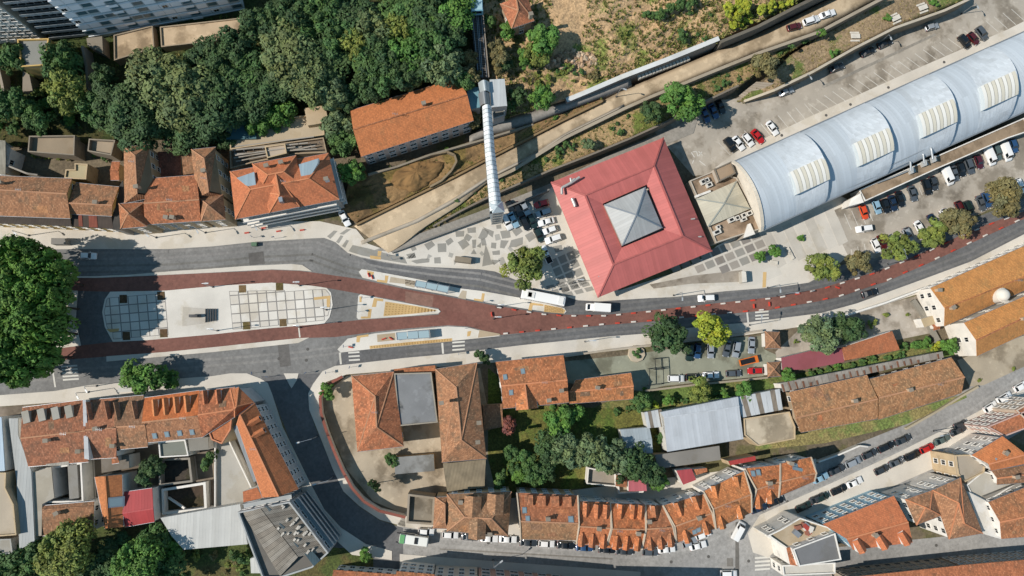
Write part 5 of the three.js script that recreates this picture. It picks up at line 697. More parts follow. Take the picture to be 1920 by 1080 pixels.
{ const t = thing('metal_shed', 'large pale grey metal shed with striped side bays', 'shed'), s = { wall: stucco('#c9c9c4'), win: false };
  vol(t, { ...s, q: [[1238, 773], [1384, 744], [1394, 823], [1251, 847]], r: [[1245, 783], [1386, 762]], eh: 6, rh: 6.6, roof: seam('#b7bcc1'), over: 0.1 });
  const st = (q, n, h) => { for (let i = 0; i < n; i++) { const f = (a, b, u) => [a[0] + (b[0] - a[0]) * u, a[1] + (b[1] - a[1]) * u], g = new Geo(), u0 = i / n, u1 = (i + 0.97) / n; g.prism([f(q[0], q[1], u0), f(q[0], q[1], u1), f(q[3], q[2], u1), f(q[3], q[2], u0)].map(v => P(v, h)), { d: 0.12 }); mesh('roof_sheet', g, i % 3 === 1 ? corr('#8d8376') : seam('#b9bcbd'), t); } const w = q.map(v => P(v, h - 0.13)); walls(t, inset(w, 0.2).map(v => v.setY(0)), 0, s.wall, { wallTop: h - 0.14, win: false }); };
  st([[1208, 773], [1240, 767], [1246, 800], [1214, 803]], 5, 5); st([[1380, 745], [1462, 729], [1468, 768], [1392, 783]], 9, 5.4); settle(t); }
tile(3, 3);
house('metal_shed', 'small blue grey metal shed beside bigger striped shed', { q: [[88, 22], [300, 5], [325, 190], [120, 195]], r: [[110, 110], [318, 92]], eh: 4, rh: 4.6, roof: seam('#9fa9ae'), wall: W.white, win: false, over: 0.1 }, 'shed');
house('long_grey_shed', 'long low grey felt roofed shed below the metal sheds', { pts: [[340, 205], [805, 138], [816, 240], [358, 306]], h: [3.8, 3.8, 3.2, 3.2], roof: concrete('#85837f'), wall: W.cream, win: false }, 'shed');
house('mottled_block', 'flat roofed block with pale mottled concrete deck', { pts: [[980, -60], [1310, -110], [1352, 0], [1352, 88], [1082, 140], [985, 60]], h: 5.5, roof: dirty('#c0b49f'), wall: W.cream, win: false, parapet: 0.3 }, 'building');

// --- brown H-shaped building and orange houses south of the road
full();
{ const t = thing('h_plan_building', 'brown tiled building with two hipped wings joined by grey flat roof', 'building'), s = { wall: W.cream, cap: capOld, ends: 'hh', eh: 8.5, rh: 11.3, over: 0.6 };
  vol(t, { ...s, q: [[659, 705], [738, 697], [757, 837], [670, 847]], r: [[703, 743], [706, 801]].map(v => v), roof: T.terra });
  vol(t, { ...s, q: [[816, 692], [894, 680], [912, 860], [829, 867]], r: [[855, 726], [865, 825]], roof: T.old, chim: [[828, 755, 1], [898, 792, 0], [896, 828, 0]] });
  flatRoof(t, { pts: [[739, 700], [809, 698], [821, 792], [748, 799]], h: 8.2, roof: dirty('#84878a'), wall: W.cream, parapet: 0.35, pm: concrete('#a29a8c'), win: false });
  flatRoof(t, { pts: [[738, 692], [816, 685], [816, 699], [740, 702]], h: 6.5, roof: T.rust, wall: W.cream, win: false }); }
tile(2, 3);
house('lean_to_hall', 'olive grey sheet roofed hall attached below brown wing', { pts: [[272, 268], [582, 236], [572, 440], [302, 470]], h: [6, 6, 5, 5], roof: corr('#978b74'), wall: W.tan, win: false }, 'building');
house('grey_shed', 'small grey felt shed in the concrete yard', { pts: [[-78, 222], [205, 200], [212, 320], [-75, 345]], h: 3, roof: dirty('#909292'), wall: W.cream, win: false }, 'shed');
tile(2, 2);
house('rubble_annex', 'narrow annex between brown wing and orange house', { pts: [[560, 925], [700, 915], [708, 1080], [570, 1110]], h: 4, roof: T.dark, wall: W.tan, win: false }, 'building');
house('orange_house', 'orange tiled house with projecting gable and white west edge', [
  { q: [[652, 612], [1143, 562], [1183, 905], [705, 950]], r: [[694, 786], [1172, 743]], eh: 7, rh: 9.6, roof: tiled('#c06a3d'), wall: W.white, cap: capNew, over: 0.4, chim: [[1125, 818, 1], [1035, 888, 1]], chimMat: steel, sky: [[850, 680, 0], [765, 832, 1], [722, 722, 0]] },
  { q: [[800, 962], [800, 850], [940, 820], [958, 945]].reverse(), r: [[865, 775], [886, 955]].reverse(), eh: 7.6, rh: 9.7, roof: tiled('#c7703f'), wall: W.white, cap: capNew, win: false }]);
{ full(); house('orange_annex', 'low orange annex joined to the orange tiled house', { q: [[1080, 712], [1183, 699], [1188, 748], [1068, 757]], r: [[1068, 735], [1188, 724]], eh: 4.6, rh: 6, roof: tiled('#c2703f'), wall: W.white, cap: capNew, over: 0.3 }); }
tile(2, 3);
house('ruined_flat', 'roofless grey ruin with thick broken parapet at street corner', { pts: [[22, 480], [215, 505], [205, 705], [10, 692]], h: 5, roof: dirty('#8c8476'), wall: W.tan, parapet: 1.1, pw: 0.5, pm: concrete('#9c9182'), win: false }, 'ruin');
// --- the curving terrace along the lower street
const rowS = { verge: stucco('#c9b9a4'), win: true, pitch: 2.6, cap: capOld, over: 0.3, wall: W.white };
house('terrace_house', 'brown hipped terrace house with broad dormer at street bend', [
  { ...rowS, q: [[300, 488], [768, 470], [742, 792], [300, 756]], r: [[428, 655], [622, 666]], eh: 10, rh: 12.8, ends: 'hh', roof: tiled('#9d6a4d'), dorm: [[487, 560, 0], [650, 545, 0], [520, 740, 1]], dw: 3.4, dl: 4.5, dh: 2.2, chim: [[400, 540, 0], [610, 770, 1]], wall: W.cream },
  { ...rowS, q: [[214, 512], [302, 508], [302, 738], [200, 736]], r: [[285, 560], [285, 690]].map(v => v), eh: 9.4, rh: 10.8, ends: 'hh', roof: T.old, wall: W.cream }]);
house('terrace_house', 'broad reddish terrace house with four rear dormers', { ...rowS, q: [[806, 478], [1246, 496], [1240, 822], [834, 816]], r: [[828, 684], [1256, 700]], eh: 10.4, rh: 13.4, roof: tiled('#b2603c'), roof2: tiled('#a06d4d'), dorm: [[890, 525, 0], [982, 530, 0], [1078, 533, 0], [1166, 536, 0]], dflat: true, dw: 1.8, dl: 2.2, dwall: T.rust, sky: [[862, 605, 0], [885, 668, 0], [1197, 672, 0, 1.1, 1.4]], wall: W.cream });
const rowD = { ...rowS, eh: 10.4, rh: 13.2, dw: 1.4, dl: 3 };
house('terrace_house', 'orange terrace house next to broad reddish terrace house', { ...rowD, q: [[1258, 540], [1482, 546], [1462, 862], [1235, 850]], r: [[1256, 722], [1494, 736]], roof: tiled('#c1663a'), dorm: [[1305, 592, 0], [1385, 602, 0], [1450, 604, 0], [1272, 815, 1], [1350, 822, 1], [1430, 828, 1]] });
tile(3, 3);
house('terrace_house', 'orange terrace house with six dormers between pale party lines', { ...rowD, q: [[18, 555], [268, 562], [240, 886], [-20, 876]], r: [[20, 740], [272, 746]], roof: tiled('#c5642f'), dorm: [[90, 602, 0], [180, 606, 0], [235, 608, 0], [55, 838, 1], [130, 842, 1], [210, 848, 1]] });
house('terrace_house', 'narrow terrace house with one rear dormer and dark patched roof', { ...rowD, q: [[272, 564], [395, 570], [492, 842], [246, 888]], r: [[276, 742], [470, 728]], roof: tiled('#b1613b'), dorm: [[332, 610, 0], [302, 840, 1], [378, 834, 1], [448, 818, 1]], chim: [[290, 680, 0]] });
house('terrace_house', 'corner terrace house with two dormers on each slope facing junction', { ...rowD, q: [[398, 570], [692, 488], [776, 738], [496, 842]], r: [[482, 722], [752, 626]], roof: tiled('#c66c3a'), dorm: [[505, 585, 0], [632, 540, 0], [562, 792, 1], [705, 728, 1]], sky: [[625, 760, 1], [655, 745, 1]] });
house('terrace_house', 'large orange terrace house at the narrowing of the street', { ...rowD, eh: 11, rh: 14, q: [[690, 468], [985, 320], [1038, 620], [780, 742]], r: [[760, 596], [1036, 490]], roof: tiled('#c87038'), dorm: [[770, 465, 0], [930, 400, 0], [815, 690, 1], [950, 618, 1]] });
house('terrace_house', 'orange terrace house with small street dormers beside uphill cars', { ...rowD, q: [[988, 302], [1245, 276], [1232, 512], [1038, 592]], r: [[1072, 456], [1242, 398]], roof: tiled('#c86a35'), dorm: [[1082, 545, 1], [1165, 508, 1]], sky: [[1050, 340, 0], [1088, 332, 0]] });
house('terrace_house', 'last orange terrace house of the row with rooflights', { ...rowD, q: [[1246, 268], [1468, 220], [1512, 335], [1236, 506]].map((v, i) => i === 2 ? [1492, 396] : v), r: [[1246, 400], [1506, 336]], roof: tiled('#c96b36'), sky: [[1358, 286, 0], [1390, 312, 0, 3.2, 0.8]], chim: [[1310, 262, 0]] });
// small back buildings behind the row
house('red_sheet_shed', 'red sheet metal shed behind the terrace row near trees', { pts: [[495, 318], [605, 305], [638, 385], [545, 420]], h: 5, roof: seam('#a5454a'), wall: W.white, win: false }, 'shed');
house('orange_back_shed', 'small orange tiled shed beside red sheet metal shed', { pts: [[612, 310], [715, 300], [720, 325], [640, 350]], h: 4.4, roof: T.terra, wall: W.white, win: false }, 'shed');
house('red_sheet_shed', 'long narrow red sheet roof at the back of the row', { pts: [[872, 250], [1065, 212], [1070, 245], [885, 280]], h: 6, roof: seam('#a23a36'), wall: W.cream, win: false }, 'shed');
house('pink_sheet_shed', 'faded pink sheet roofed shed in the back yard', { pts: [[150, 390], [272, 382], [282, 465], [150, 468]], h: 4.5, roof: seam('#b5626a'), wall: W.white, win: false }, 'shed');
house('back_yard_block', 'small white walled yard with stairs behind broad terrace house', { pts: [[-150, 290], [50, 330], [60, 430], [-160, 410]], h: 2.2, roof: concrete('#9a9288'), wall: W.white, win: false, parapet: 1.2 }, 'yard');
house('back_yard_block', 'walled yard with pale brown floor behind orange terrace house', { pts: [[60, 330], [255, 345], [250, 470], [70, 480]].map(v => [v[0] + -0, v[1]]), h: 2.2, roof: concrete('#a89882'), wall: W.white, win: false, parapet: 1.2 }, 'yard');
house('orange_back_shed', 'tiny orange tiled outhouse beside the pink sheet shed', { pts: [[60, 350], [135, 375], [135, 440], [55, 430]], h: 3.8, roof: T.terra, wall: W.white, win: false }, 'shed');

// --- block of flats and houses at the lower right
tile(4, 3);
const ap = { win: true, storey: 3, pitch: 2.3, ww: 1.1, wh: 1.5, cap: capNew, over: 0.3 };
house('blue_apartment_house', 'light blue fronted apartment house with orange roof and street dormers', { ...ap, q: [[88, 706], [602, 500], [742, 835], [308, 892]].map((v, i) => i === 2 ? [738, 838] : v), r: [[262, 812], [706, 690]], eh: 10.8, rh: 13.2, roof: tiled('#c9673c', false), wall: W.blue, dorm: [[345, 862, 1], [507, 836, 1], [668, 806, 1]], dw: 1.7, dl: 3.2, dwall: white, sky: [[280, 716, 0], [432, 655, 0], [490, 630, 0], [580, 598, 0]], balcony: undefined });
house('white_apartment_house', 'white apartment house with brown hipped roofs above the sloping street', [
  { ...ap, q: [[684, 526], [880, 460], [945, 645], [765, 712]], r: [[830, 585], [862, 600]], eh: 12, rh: 14, ends: 'hh', roof: T.old, wall: W.white },
  { ...ap, q: [[880, 460], [1082, 370], [1246, 772], [1000, 815]], r: [[1070, 552], [1110, 700]].map(v => v), eh: 12, rh: 14.2, ends: 'hh', roof: T.old, wall: W.white }].map(v => v));
house('white_apartment_house', 'white apartment house with brown gabled roof at far right street', { ...ap, q: [[1288, 545], [1600, 420], [1640, 790], [1382, 812]], r: [[1372, 690], [1620, 640]], eh: 12.2, rh: 14.4, roof: tiled('#b3683f'), wall: W.white, balcony: concrete('#8b8882') });
house('white_apartment_house', 'white apartment house with bright orange roof above its bay windows', { ...ap, q: [[1165, 206], [1388, 68], [1600, 260], [1308, 318]], r: [[1290, 270], [1560, 200]].map(v => v), eh: 12, rh: 13.6, roof: tiled('#d0713a', false), wall: W.white, chim: [[1388, 188, 0]], sky: [[1320, 232, 0]] });
house('balcony_block', 'cream block with stacked balconies between two orange roofs', { pts: [[1040, 205], [1160, 200], [1260, 250], [1250, 330], [1110, 400], [1060, 345]], h: 10, roof: concrete('#a79c8c'), wall: W.cream, ww: 1.1, pitch: 2.2, parapet: 0.4 }, 'apartment block');
house('dark_red_roof_house', 'house with dark terracotta roof behind bright orange roof', { ...ap, q: [[1310, 318], [1600, 270], [1620, 400], [1350, 420]], eh: 11, rh: 12, roof: T.dark, wall: W.white });
house('balcony_block', 'white block with long dark balconies beside brown gabled roof', { pts: [[1120, 420], [1240, 320], [1480, 380], [1500, 400], [1270, 540], [1150, 480]], h: 9.5, roof: concrete('#b9b5ac'), wall: W.white, ww: 2.2, pitch: 2.8, parapet: 0.4 }, 'apartment block');
house('pale_gable_house', 'house with blank white flat top beside brown hipped roof', { pts: [[1130, 465], [1285, 545], [1382, 815], [1246, 775]], h: 10.5, roof: concrete('#d9d7d2'), wall: W.white, win: false }, 'house');
tile(4, 2);
house('pink_fronted_house', 'pink fronted house with red shutters at the right edge', { pts: [[1270, 1080], [1560, 960], [1640, 1060], [1400, 1150]], h: 10, roof: T.terra, wall: W.pink, pitch: 2, parapet: 0.3 }, 'house');
house('pink_fronted_house', 'pale fronted house with terracotta deck, last at the right edge', { pts: [[1480, 960], [1640, 870], [1700, 980], [1560, 1040]], h: 10, roof: T.terra, wall: stucco('#c5b6a6'), pitch: 2, parapet: 0.3 }, 'house');
tile(3, 3);
{ const t = thing('corner_block', 'grey roofed corner block with stepped white terraces at the junction', 'apartment block');
  flatRoof(t, { pts: [[1335, 882], [1640, 768], [1685, 960], [1380, 1010]], h: 11.5, roof: concrete('#77787a'), wall: W.white, parapet: 0.3, pm: W.white });
  flatRoof(t, { pts: [[1148, 782], [1240, 738], [1380, 655], [1620, 735], [1620, 770], [1290, 880]], h: 9, roof: concrete('#b5a58d'), wall: W.white, parapet: 0.7 });
  flatRoof(t, { pts: [[1292, 878], [1345, 862], [1385, 1010], [1320, 1000]], h: 10, roof: T.terra, wall: W.white, win: false });
  const r = rng(5); for (let i = 0; i < 9; i++) { const g = new Geo(), p = P([1330 + r() * 160, 720 + r() * 60], 9.6); g.box(V(p.x, 9, p.z), 0.8 + r() * 1.4, 0.5 + r() * 0.6, 0.7 + r() * 1, r() * 3); mesh('rooftop_box', g, [paint('#8c5a48'), paint('#c9c4ba'), paint('#7a7f84'), paint('#9b3b30')][i % 4], t); } settle(t); }
house('white_shopfront', 'low white shop building with long fascia at the bottom edge', { pts: [[1255, 1000], [1543, 985], [1640, 980], [1640, 1060], [1265, 1075]], h: 7, roof: concrete('#c9c5bc'), wall: W.white, parapet: 0.4, pitch: 3 }, 'shop');
// bottom frontages (roofs run out of the picture)
const front = (name, label, a, b, h, wall, roofM, o = {}) => { const p = P(a, 0), q = P(b, 0), d = q.clone().sub(p).normalize(), s = V(-d.z, 0, d.x); if (s.z < 0) s.negate(); const e = [p, q, q.clone().addScaledVector(s, 12), p.clone().addScaledVector(s, 12)], t = thing(name, label, 'building');
  walls(t, e, 0, wall, { wallTop: h, storey: 3, pitch: o.pitch ?? 2.4, ww: o.ww ?? 1.2, wh: 1.6, frame: o.frame, balcony: o.balcony }); const g = new Geo(), f = inset(e, -0.4); const r0 = lerp(f[0], f[3], 0.5).setY(h + 2.4), r1 = lerp(f[1], f[2], 0.5).setY(h + 2.4); f.forEach(v => v.setY(h + 0.05)); g.prism([f[0], f[1], r1, r0], { d: 0.2 }); g.prism([f[3], f[2], r1, r0], { d: 0.2 }); mesh('roof', g, roofM, t); return settle(t); };
tile(1, 3);
front('white_frontage', 'white frontage with dark railings under terracotta roof by street bend', [990, 1000], [1460, 1035], 6, W.white, T.terra, { pitch: 2 });
tile(2, 3);
front('white_frontage', 'white frontage with four rows of small dark windows', [-20, 970], [215, 990], 11, W.white, T.rust, { pitch: 1.9 });
front('white_frontage', 'white frontage with tall windows next to pink arcade', [225, 1000], [520, 1015], 11, stucco('#d2cdc4'), T.rust, { pitch: 2.3 });
front('pink_arcade', 'pink frontage with tall arched openings along lower street', [530, 1018], [1135, 1075], 12, W.pink, T.terra, { pitch: 3.2, ww: 1.9 });
front('grey_frontage', 'grey frontage right of the pink arcade', [1150, 1090], [1900, 1105], 13, W.grey, T.terra);
tile(4, 3);
front('street_frontage', 'grey brown frontage with rows of windows below side street', [140, 1030], [920, 948], 9, stucco('#a39687'), T.terra, { pitch: 2.4, ww: 1.3, frame: stucco('#b5aa9c') });
front('street_frontage', 'brown frontage with white window surrounds at lower right corner', [930, 945], [1700, 880], 9, stucco('#9a8a7a'), T.terra, { pitch: 2.2 });

// --- block in the lower left
full();
const lb = { cap: capOld, over: 0.3, wall: W.white };
house('block_house', 'dark red block house with four grey box dormers facing the trees', { ...lb, q: [[42, 764], [155, 750], [166, 866], [53, 875]], r: [[38, 822], [160, 808]].map(v => v), eh: 10, rh: 12.6, roof: tiled('#a0573c'), dorm: [[53, 780, 0], [82, 776, 0], [108, 773, 0], [133, 770, 0]], dflat: true, droof: concrete('#a5a29a'), dwall: concrete('#a5a29a'), dw: 1.4, dl: 2.6, dh: 1.6, chim: [[92, 825, 1], [152, 845, 1]] });
house('white_lean_to', 'pale corrugated lean-to roof on the yard side of dark red house', { pts: [[84, 843], [127, 841], [129, 872], [86, 874]], h: [10.8, 10.8, 10, 10], roof: corr('#b5b0a6'), wall: W.white, win: false }, 'building');
house('party_wall_house', 'narrow white strip house between dark red and brown roofs', { pts: [[155, 750], [161, 750], [167, 862], [158, 860]], h: 12.2, roof: stucco('#b9bcc0'), wall: W.white, win: false }, 'building');
house('block_house', 'brown block house with two narrow slit dormers', { ...lb, q: [[162, 750], [215, 746], [218, 858], [168, 861]], r: [[160, 806], [218, 802]], eh: 10.2, rh: 12.8, roof: tiled('#a35d43'), dorm: [[170, 768, 0], [204, 766, 0]], dw: 0.9, dl: 4, dwall: stucco('#7d736c') });
house('block_house', 'patched brown block house with peeling roof and two slit dormers', { ...lb, q: [[215, 746], [269, 741], [277, 838], [222, 843]], r: [[214, 801], [272, 797]].map(v => v), eh: 10.2, rh: 12.8, roof: tiled('#8e5c44'), roof2: tiled('#ab6f50'), dorm: [[222, 768, 0], [255, 766, 0]], dw: 0.9, dl: 4, dwall: stucco('#7d736c'), chim: [[216, 835, 1]] });
house('block_house', 'vivid orange roofed block house with four dormers', { ...lb, q: [[271, 746], [373, 732], [379, 820], [276, 830]], r: [[266, 792], [371, 780]], eh: 10.6, rh: 13, roof: T.orange, roof2: tiled('#a8694a'), dorm: [[293, 762, 0], [313, 760, 0], [333, 757, 0], [353, 755, 0]], dw: 1.2, dl: 3.6, droof: tiled('#d27a45', false), sky: [[290, 817, 1], [313, 814, 1], [337, 812, 1], [360, 810, 1]] });
{ const t = thing('corner_house', 'orange tiled corner house with long wing following the side street', 'house'), s = { cap: capNew, over: 0.3, wall: stucco('#a9b4ba'), pitch: 2.4 };
  vol(t, { ...s, q: [[373, 733], [440, 726], [446, 778], [379, 820]], r: [[371, 778], [438, 768]].map(v => v), eh: 11, rh: 13.4, ends: 'gh', roof: tiled('#b85f38'), dorm: [[386, 743, 0], [411, 742, 0]], dw: 1.1, dl: 3, win: false });
  vol(t, { ...s, q: [[440, 724], [474, 752], [560, 918], [492, 933]].map((v, i) => v).slice(0, 4), r: [[440, 775], [521, 931]].map(v => v).slice(0, 2), eh: 11, rh: 13.4, ends: 'hg', roof: tiled('#ad5730', false), q2: 1 }.q2 ? { ...s, q: [[478, 756], [560, 917], [492, 933], [444, 797]], r: [[450, 778], [522, 931]], eh: 11, rh: 13.6, ends: 'hg', roof: tiled('#c06636', false), dorm: [[478, 790, 0], [486, 812, 0]], dw: 1.2, dl: 3.2 } : {});
  vol(t, { ...s, q: [[432, 731], [447, 726], [476, 754], [440, 782]], r: [[440, 766], [443, 762]], eh: 11.2, rh: 13.5, ends: 'hh', roof: tiled('#c56b3f', false), win: false });
  tile(1, 3); flatRoof(t, { pts: [[222, 8], [262, -30], [436, 372], [370, 402]], h: 10, roof: seam('#84888a'), wall: W.white, win: false });
  flatRoof(t, { pts: [[45, 40], [110, -80], [170, -110], [215, -70], [205, 20], [140, 125], [65, 95]], h: 10.6, roof: tiled('#c4683c', false), wall: W.cream, win: false, parapet: 0.3, pm: stucco('#c98a68') });
  flatRoof(t, { pts: [[290, 470], [392, 440], [432, 515], [295, 548]], h: 9, roof: tiled('#c06238', false), wall: W.white, win: false }); settle(t); }
tile(1, 3);
{ const t = thing('corrugated_block', 'tall block with grey corrugated roof and glazed balconies over side street', 'apartment block'), y = 13;
  const e = [[262, 612], [636, 536], [916, 906], [800, 1012], [560, 1090], [440, 1090], [270, 640]]; 
  flatRoof(t, { pts: e, h: y - 0.3, roof: concrete('#6d6a65'), wall: stucco('#9aa1a6'), parapet: 1, pw: 0.35, pm: stucco('#a9acac'), pitch: 2.6, ww: 2, balcony: stucco('#a7afb4') });
  const sl = (q, h) => { const n = 14, f = (a, b, u) => [a[0] + (b[0] - a[0]) * u, a[1] + (b[1] - a[1]) * u]; for (let i = 0; i < n; i++) { const g = new Geo(); g.prism([f(q[0], q[3], i / n), f(q[1], q[2], i / n), f(q[1], q[2], (i + 0.95) / n), f(q[0], q[3], (i + 0.95) / n)].map((v, k) => P(v, h[k === 0 || k === 3 ? 0 : 1])), { d: 0.1 }); mesh('roof_sheet', g, [corr('#8f897f'), corr('#959087'), corr('#878076')][(i * 4) % 3], t); } };
  sl([[288, 622], [418, 592], [690, 945], [560, 1085]], [y, y + 1.1]); sl([[422, 590], [622, 548], [900, 900], [694, 942]], [y + 1.1, y]);
  const r = rng(3); for (let i = 0; i < 22; i++) { const g = new Geo(), u = r(), v = r(), p = P([440 + u * 190 + v * 240, 600 - u * 40 + v * 330], y + 0.7); g.box(V(p.x, y + 0.35, p.z), 0.5 + r() * 0.6, 0.45 + (1 - u) * 0.5, 0.3 + r() * 0.3, 0.9); mesh('patch_sheet', g, corr('#cfcac0'), t); }
  for (const [x, yy] of [[455, 610], [555, 738], [655, 875]]) { const g = new Geo(); g.box(P([x, yy], y + 1).setY(y - 0.2), 2, 1.1, 1.6, 0.9); mesh('roof_hatch', g, paint('#37464c', 0.4), t); } 
  const g = new Geo(); g.prism([[735, 918], [795, 902], [850, 965], [805, 1010]].map(v => P(v, y + 0.9)), { d: 0.2 }); mesh('roof_hatch', g, corr('#3c5560'), t); settle(t); }
tile(0, 3);
house('white_deck', 'white sheeted terrace roof between wing and corrugated block', { pts: [[1160, 660], [1735, 560], [1790, 850], [1330, 890], [1240, 790]], h: 7, roof: seam('#b9b9b4'), wall: W.white, win: false }, 'building');
house('white_deck', 'small white sheeted roof below the corrugated block', { pts: [[1810, 955], [1890, 930], [1960, 1060], [1815, 1060]], h: 5, roof: seam('#bcbcb6'), wall: W.white, win: false }, 'building');
house('yard_house', 'narrow orange ridged house in the inner yard', { q: [[684, 364], [882, 346], [892, 724], [780, 742]].map((v, i) => i === 3 ? [702, 650] : v), r: [[758, 360], [785, 738]], eh: 8, rh: 9.4, roof: tiled('#c9733f', false), wall: W.white, over: 0.1, win: false, gutter: false }.q ? { q: [[882, 346], [892, 724], [760, 742], [684, 364]], r: [[760, 358], [786, 736]], eh: 8, rh: 9.4, roof: tiled('#c06a34', false), wall: W.white, over: 0.1, win: false, sky: [[842, 545, 0, 2, 3]] } : {});
house('red_sheet_house', 'red sheet metal roofed house beside narrow orange yard house', { q: [[882, 475], [1100, 444], [1116, 688], [906, 726]], r: [[886, 626], [1108, 592]], eh: 7, rh: 8.2, roof: seam('#ad3c3d'), wall: W.white, over: 0.1, win: false });
house('brown_roof_house', 'house with brown tiled roof and white walls below the sunken yard', { q: [[302, 572], [680, 540], [672, 755], [308, 790]], r: [[304, 600], [678, 575]], eh: 7, rh: 7.8, roof: T.dark, wall: W.white, over: 0.1 });
house('white_alley_roof', 'long white sheeted roof along the left alley', { pts: [[62, -60], [130, -60], [130, 60], [225, 320], [250, 830], [140, 890], [120, 400]], h: 8, roof: seam('#9fa3a2'), wall: W.white, win: false }, 'building');
house('cream_terrace', 'cream decked terrace house at the left frame edge', { pts: [[-120, 330], [55, 330], [50, 440], [110, 560], [130, 780], [-120, 800]], h: 9, roof: concrete('#b7aa97'), wall: W.cream, win: false, parapet: 0.6 }, 'house');
house('cream_terrace', 'grey decked annex beneath the cream terrace', { pts: [[-120, 815], [85, 808], [100, 915], [-120, 935]], h: 8, roof: concrete('#a6a39b'), wall: W.grey, win: false, parapet: 0.4 }, 'building');
house('blue_glazed_roof', 'pale blue glazed roof at the left frame edge', { pts: [[-120, -60], [10, -70], [35, 320], [-120, 330]], h: 9, roof: seam('#a7bccb'), wall: W.white, win: false }, 'building');
house('yard_cell', 'long white walled yard roof with stained deck beside alley', { pts: [[240, 330], [370, 290], [392, 515], [305, 560], [300, 790], [250, 790]], h: 7.4, roof: concrete('#aaa498'), wall: W.white, win: false }, 'building');
house('yard_cell', 'sunken brown yard with pale dividing wall between white walls', { pts: [[372, 285], [668, 240], [682, 520], [392, 525]], h: 1, roof: soil('#5b4a3c'), wall: W.white, win: false, parapet: 5, pw: 0.4 }, 'yard');
wallLine('yard_wall', 'broad pale dividing wall in the sunken brown yard', [[522, 265, 6], [536, 520, 6]], concrete('#8d8b86'), { w: 2.2 });
house('yard_cell', 'ruined yard full of dark rubble inside white walls', { pts: [[1175, 225], [1400, 215], [1420, 390], [1180, 420]], h: 1.2, roof: soil('#4c4640'), wall: W.grey, win: false, parapet: 2.4, pw: 0.5, pm: concrete('#989288') }, 'yard');
house('yard_cell', 'ruined brown earth yard with leaning white beams', { pts: [[1195, 440], [1510, 390], [1520, 590], [1200, 625]], h: 1.2, roof: soil('#54473b'), wall: W.grey, win: false, parapet: 2.2, pw: 0.6, pm: W.white }, 'yard');
{ const t = thing('white_beam', 'leaning white beam across the brown earth yard', 'beam'), g = new Geo(); g.bar(P([1200, 520], 3).setY(1.4), P([1340, 590], 3).setY(3.2), 0.5, 0.5); mesh('beam', g, W.white, t); settle(t, 1.2); }
house('grey_flat', 'low grey flat roof with orange mark above rubble yard', { pts: [[1150, 110], [1345, 92], [1370, 210], [1160, 222]], h: 7, roof: concrete('#7f837b'), wall: W.white, win: false, parapet: 0.5 }, 'building');
house('grey_flat', 'grey flat roof beside the metal strip roof of wing', { pts: [[1360, 92], [1505, 75], [1510, 165], [1370, 178]], h: 7.5, roof: concrete('#8a877f'), wall: W.white, win: false }, 'building');
house('white_court', 'white walled court inside the corner house wing', { pts: [[1560, 110], [1650, 60], [1850, 480], [1830, 540], [1560, 590]], h: 3, roof: concrete('#aeaba4'), wall: W.white, win: false, parapet: 1, pm: W.white }, 'yard');
house('yard_annex', 'grey shed roof with round tank behind patched brown house', { pts: [[730, 235], [930, 205], [935, 300], [735, 335]], h: 6, roof: concrete('#7b746b'), wall: W.white, win: false }, 'shed');
house('yard_annex', 'small orange gabled annex against grey shed roof', { q: [[825, 165], [860, 170], [862, 262], [810, 270]], eh: 8.2, rh: 9, roof: T.terra, wall: W.grey, win: false }, 'building');
// --- walls
full();
wallLine('retaining_wall', 'white topped concrete retaining wall under the bare earth slope', [[1062, 188, 7.4], [1110, 168, 8.2], [1166, 144, 8.9], [1250, 112, 9.9], [1348, 72, 11.3]], concrete('#8b8781'), { w: 0.9, cope: concrete('#cfd2d2') });
wallLine('retaining_wall', 'dark stone retaining wall under the green slope by parked cars', [[1352, 78, 11.4], [1420, 50, 12], [1490, 14, 12.8], [1600, -40, 13.5]], concrete('#6b665c'), { w: 0.8 });
wallLine('stone_parapet', 'stone parapet along the lower edge of the cobbled ramp', [[915, 341, 3.5], [962, 319, 3.9], [1062, 257, 4.9], [1172, 203, 5.9], [1217, 183, 6.3], [1327, 138, 7.2], [1424, 99, 8], [1536, 60, 8.6], [1664, -8, 9]], concrete('#857a6a'), { w: 0.6, cope: concrete('#a59a88') });
wallLine('stone_parapet', 'low stone kerb wall along upper edge of the ramp', [[668, 421, 1.3], [780, 366, 2.1], [850, 332, 2.9], [905, 303, 3.6], [950, 280, 4], [1050, 228, 5.1], [1130, 189, 5.9]], concrete('#8b7453'), { w: 0.5 });
wallLine('retaining_wall', 'long stone wall holding the earth strip above the asphalt lane', [[812, 424, .8], [870, 392, 1.6], [925, 365, 2.4], [1032, 319, 3.8], [1100, 293, 4.2], [1180, 260, 4.6], [1250, 228, 4.9], [1300, 200, 5], [1385, 160, 5.2]], concrete('#7f766a'), { w: 0.5 });
wallLine('retaining_wall', 'pale capped wall holding the picnic terrace above the car park', [[1395, 190, 1.2], [1452, 169, 4.4], [1523, 135, 5.2], [1601, 91, 5.5], [1676, 53, 5.7], [1770, 20, 5.9], [1818, -2, 6]], concrete('#8c8272'), { w: 0.5, cope: concrete('#bdb3a2') });
wallLine('pavement_wall', 'low wall between lane and stone paved square', [[735, 473, 1.2], [850, 430, 1.6], [925, 402, 1.8]], concrete('#84827e'), { w: 0.4 });
wallLine('pavement_wall', 'low grey wall closing small market car park on the lane side', [[952, 388, 2], [1030, 355, 2.4]], concrete('#7d7b78'), { w: 0.4 });
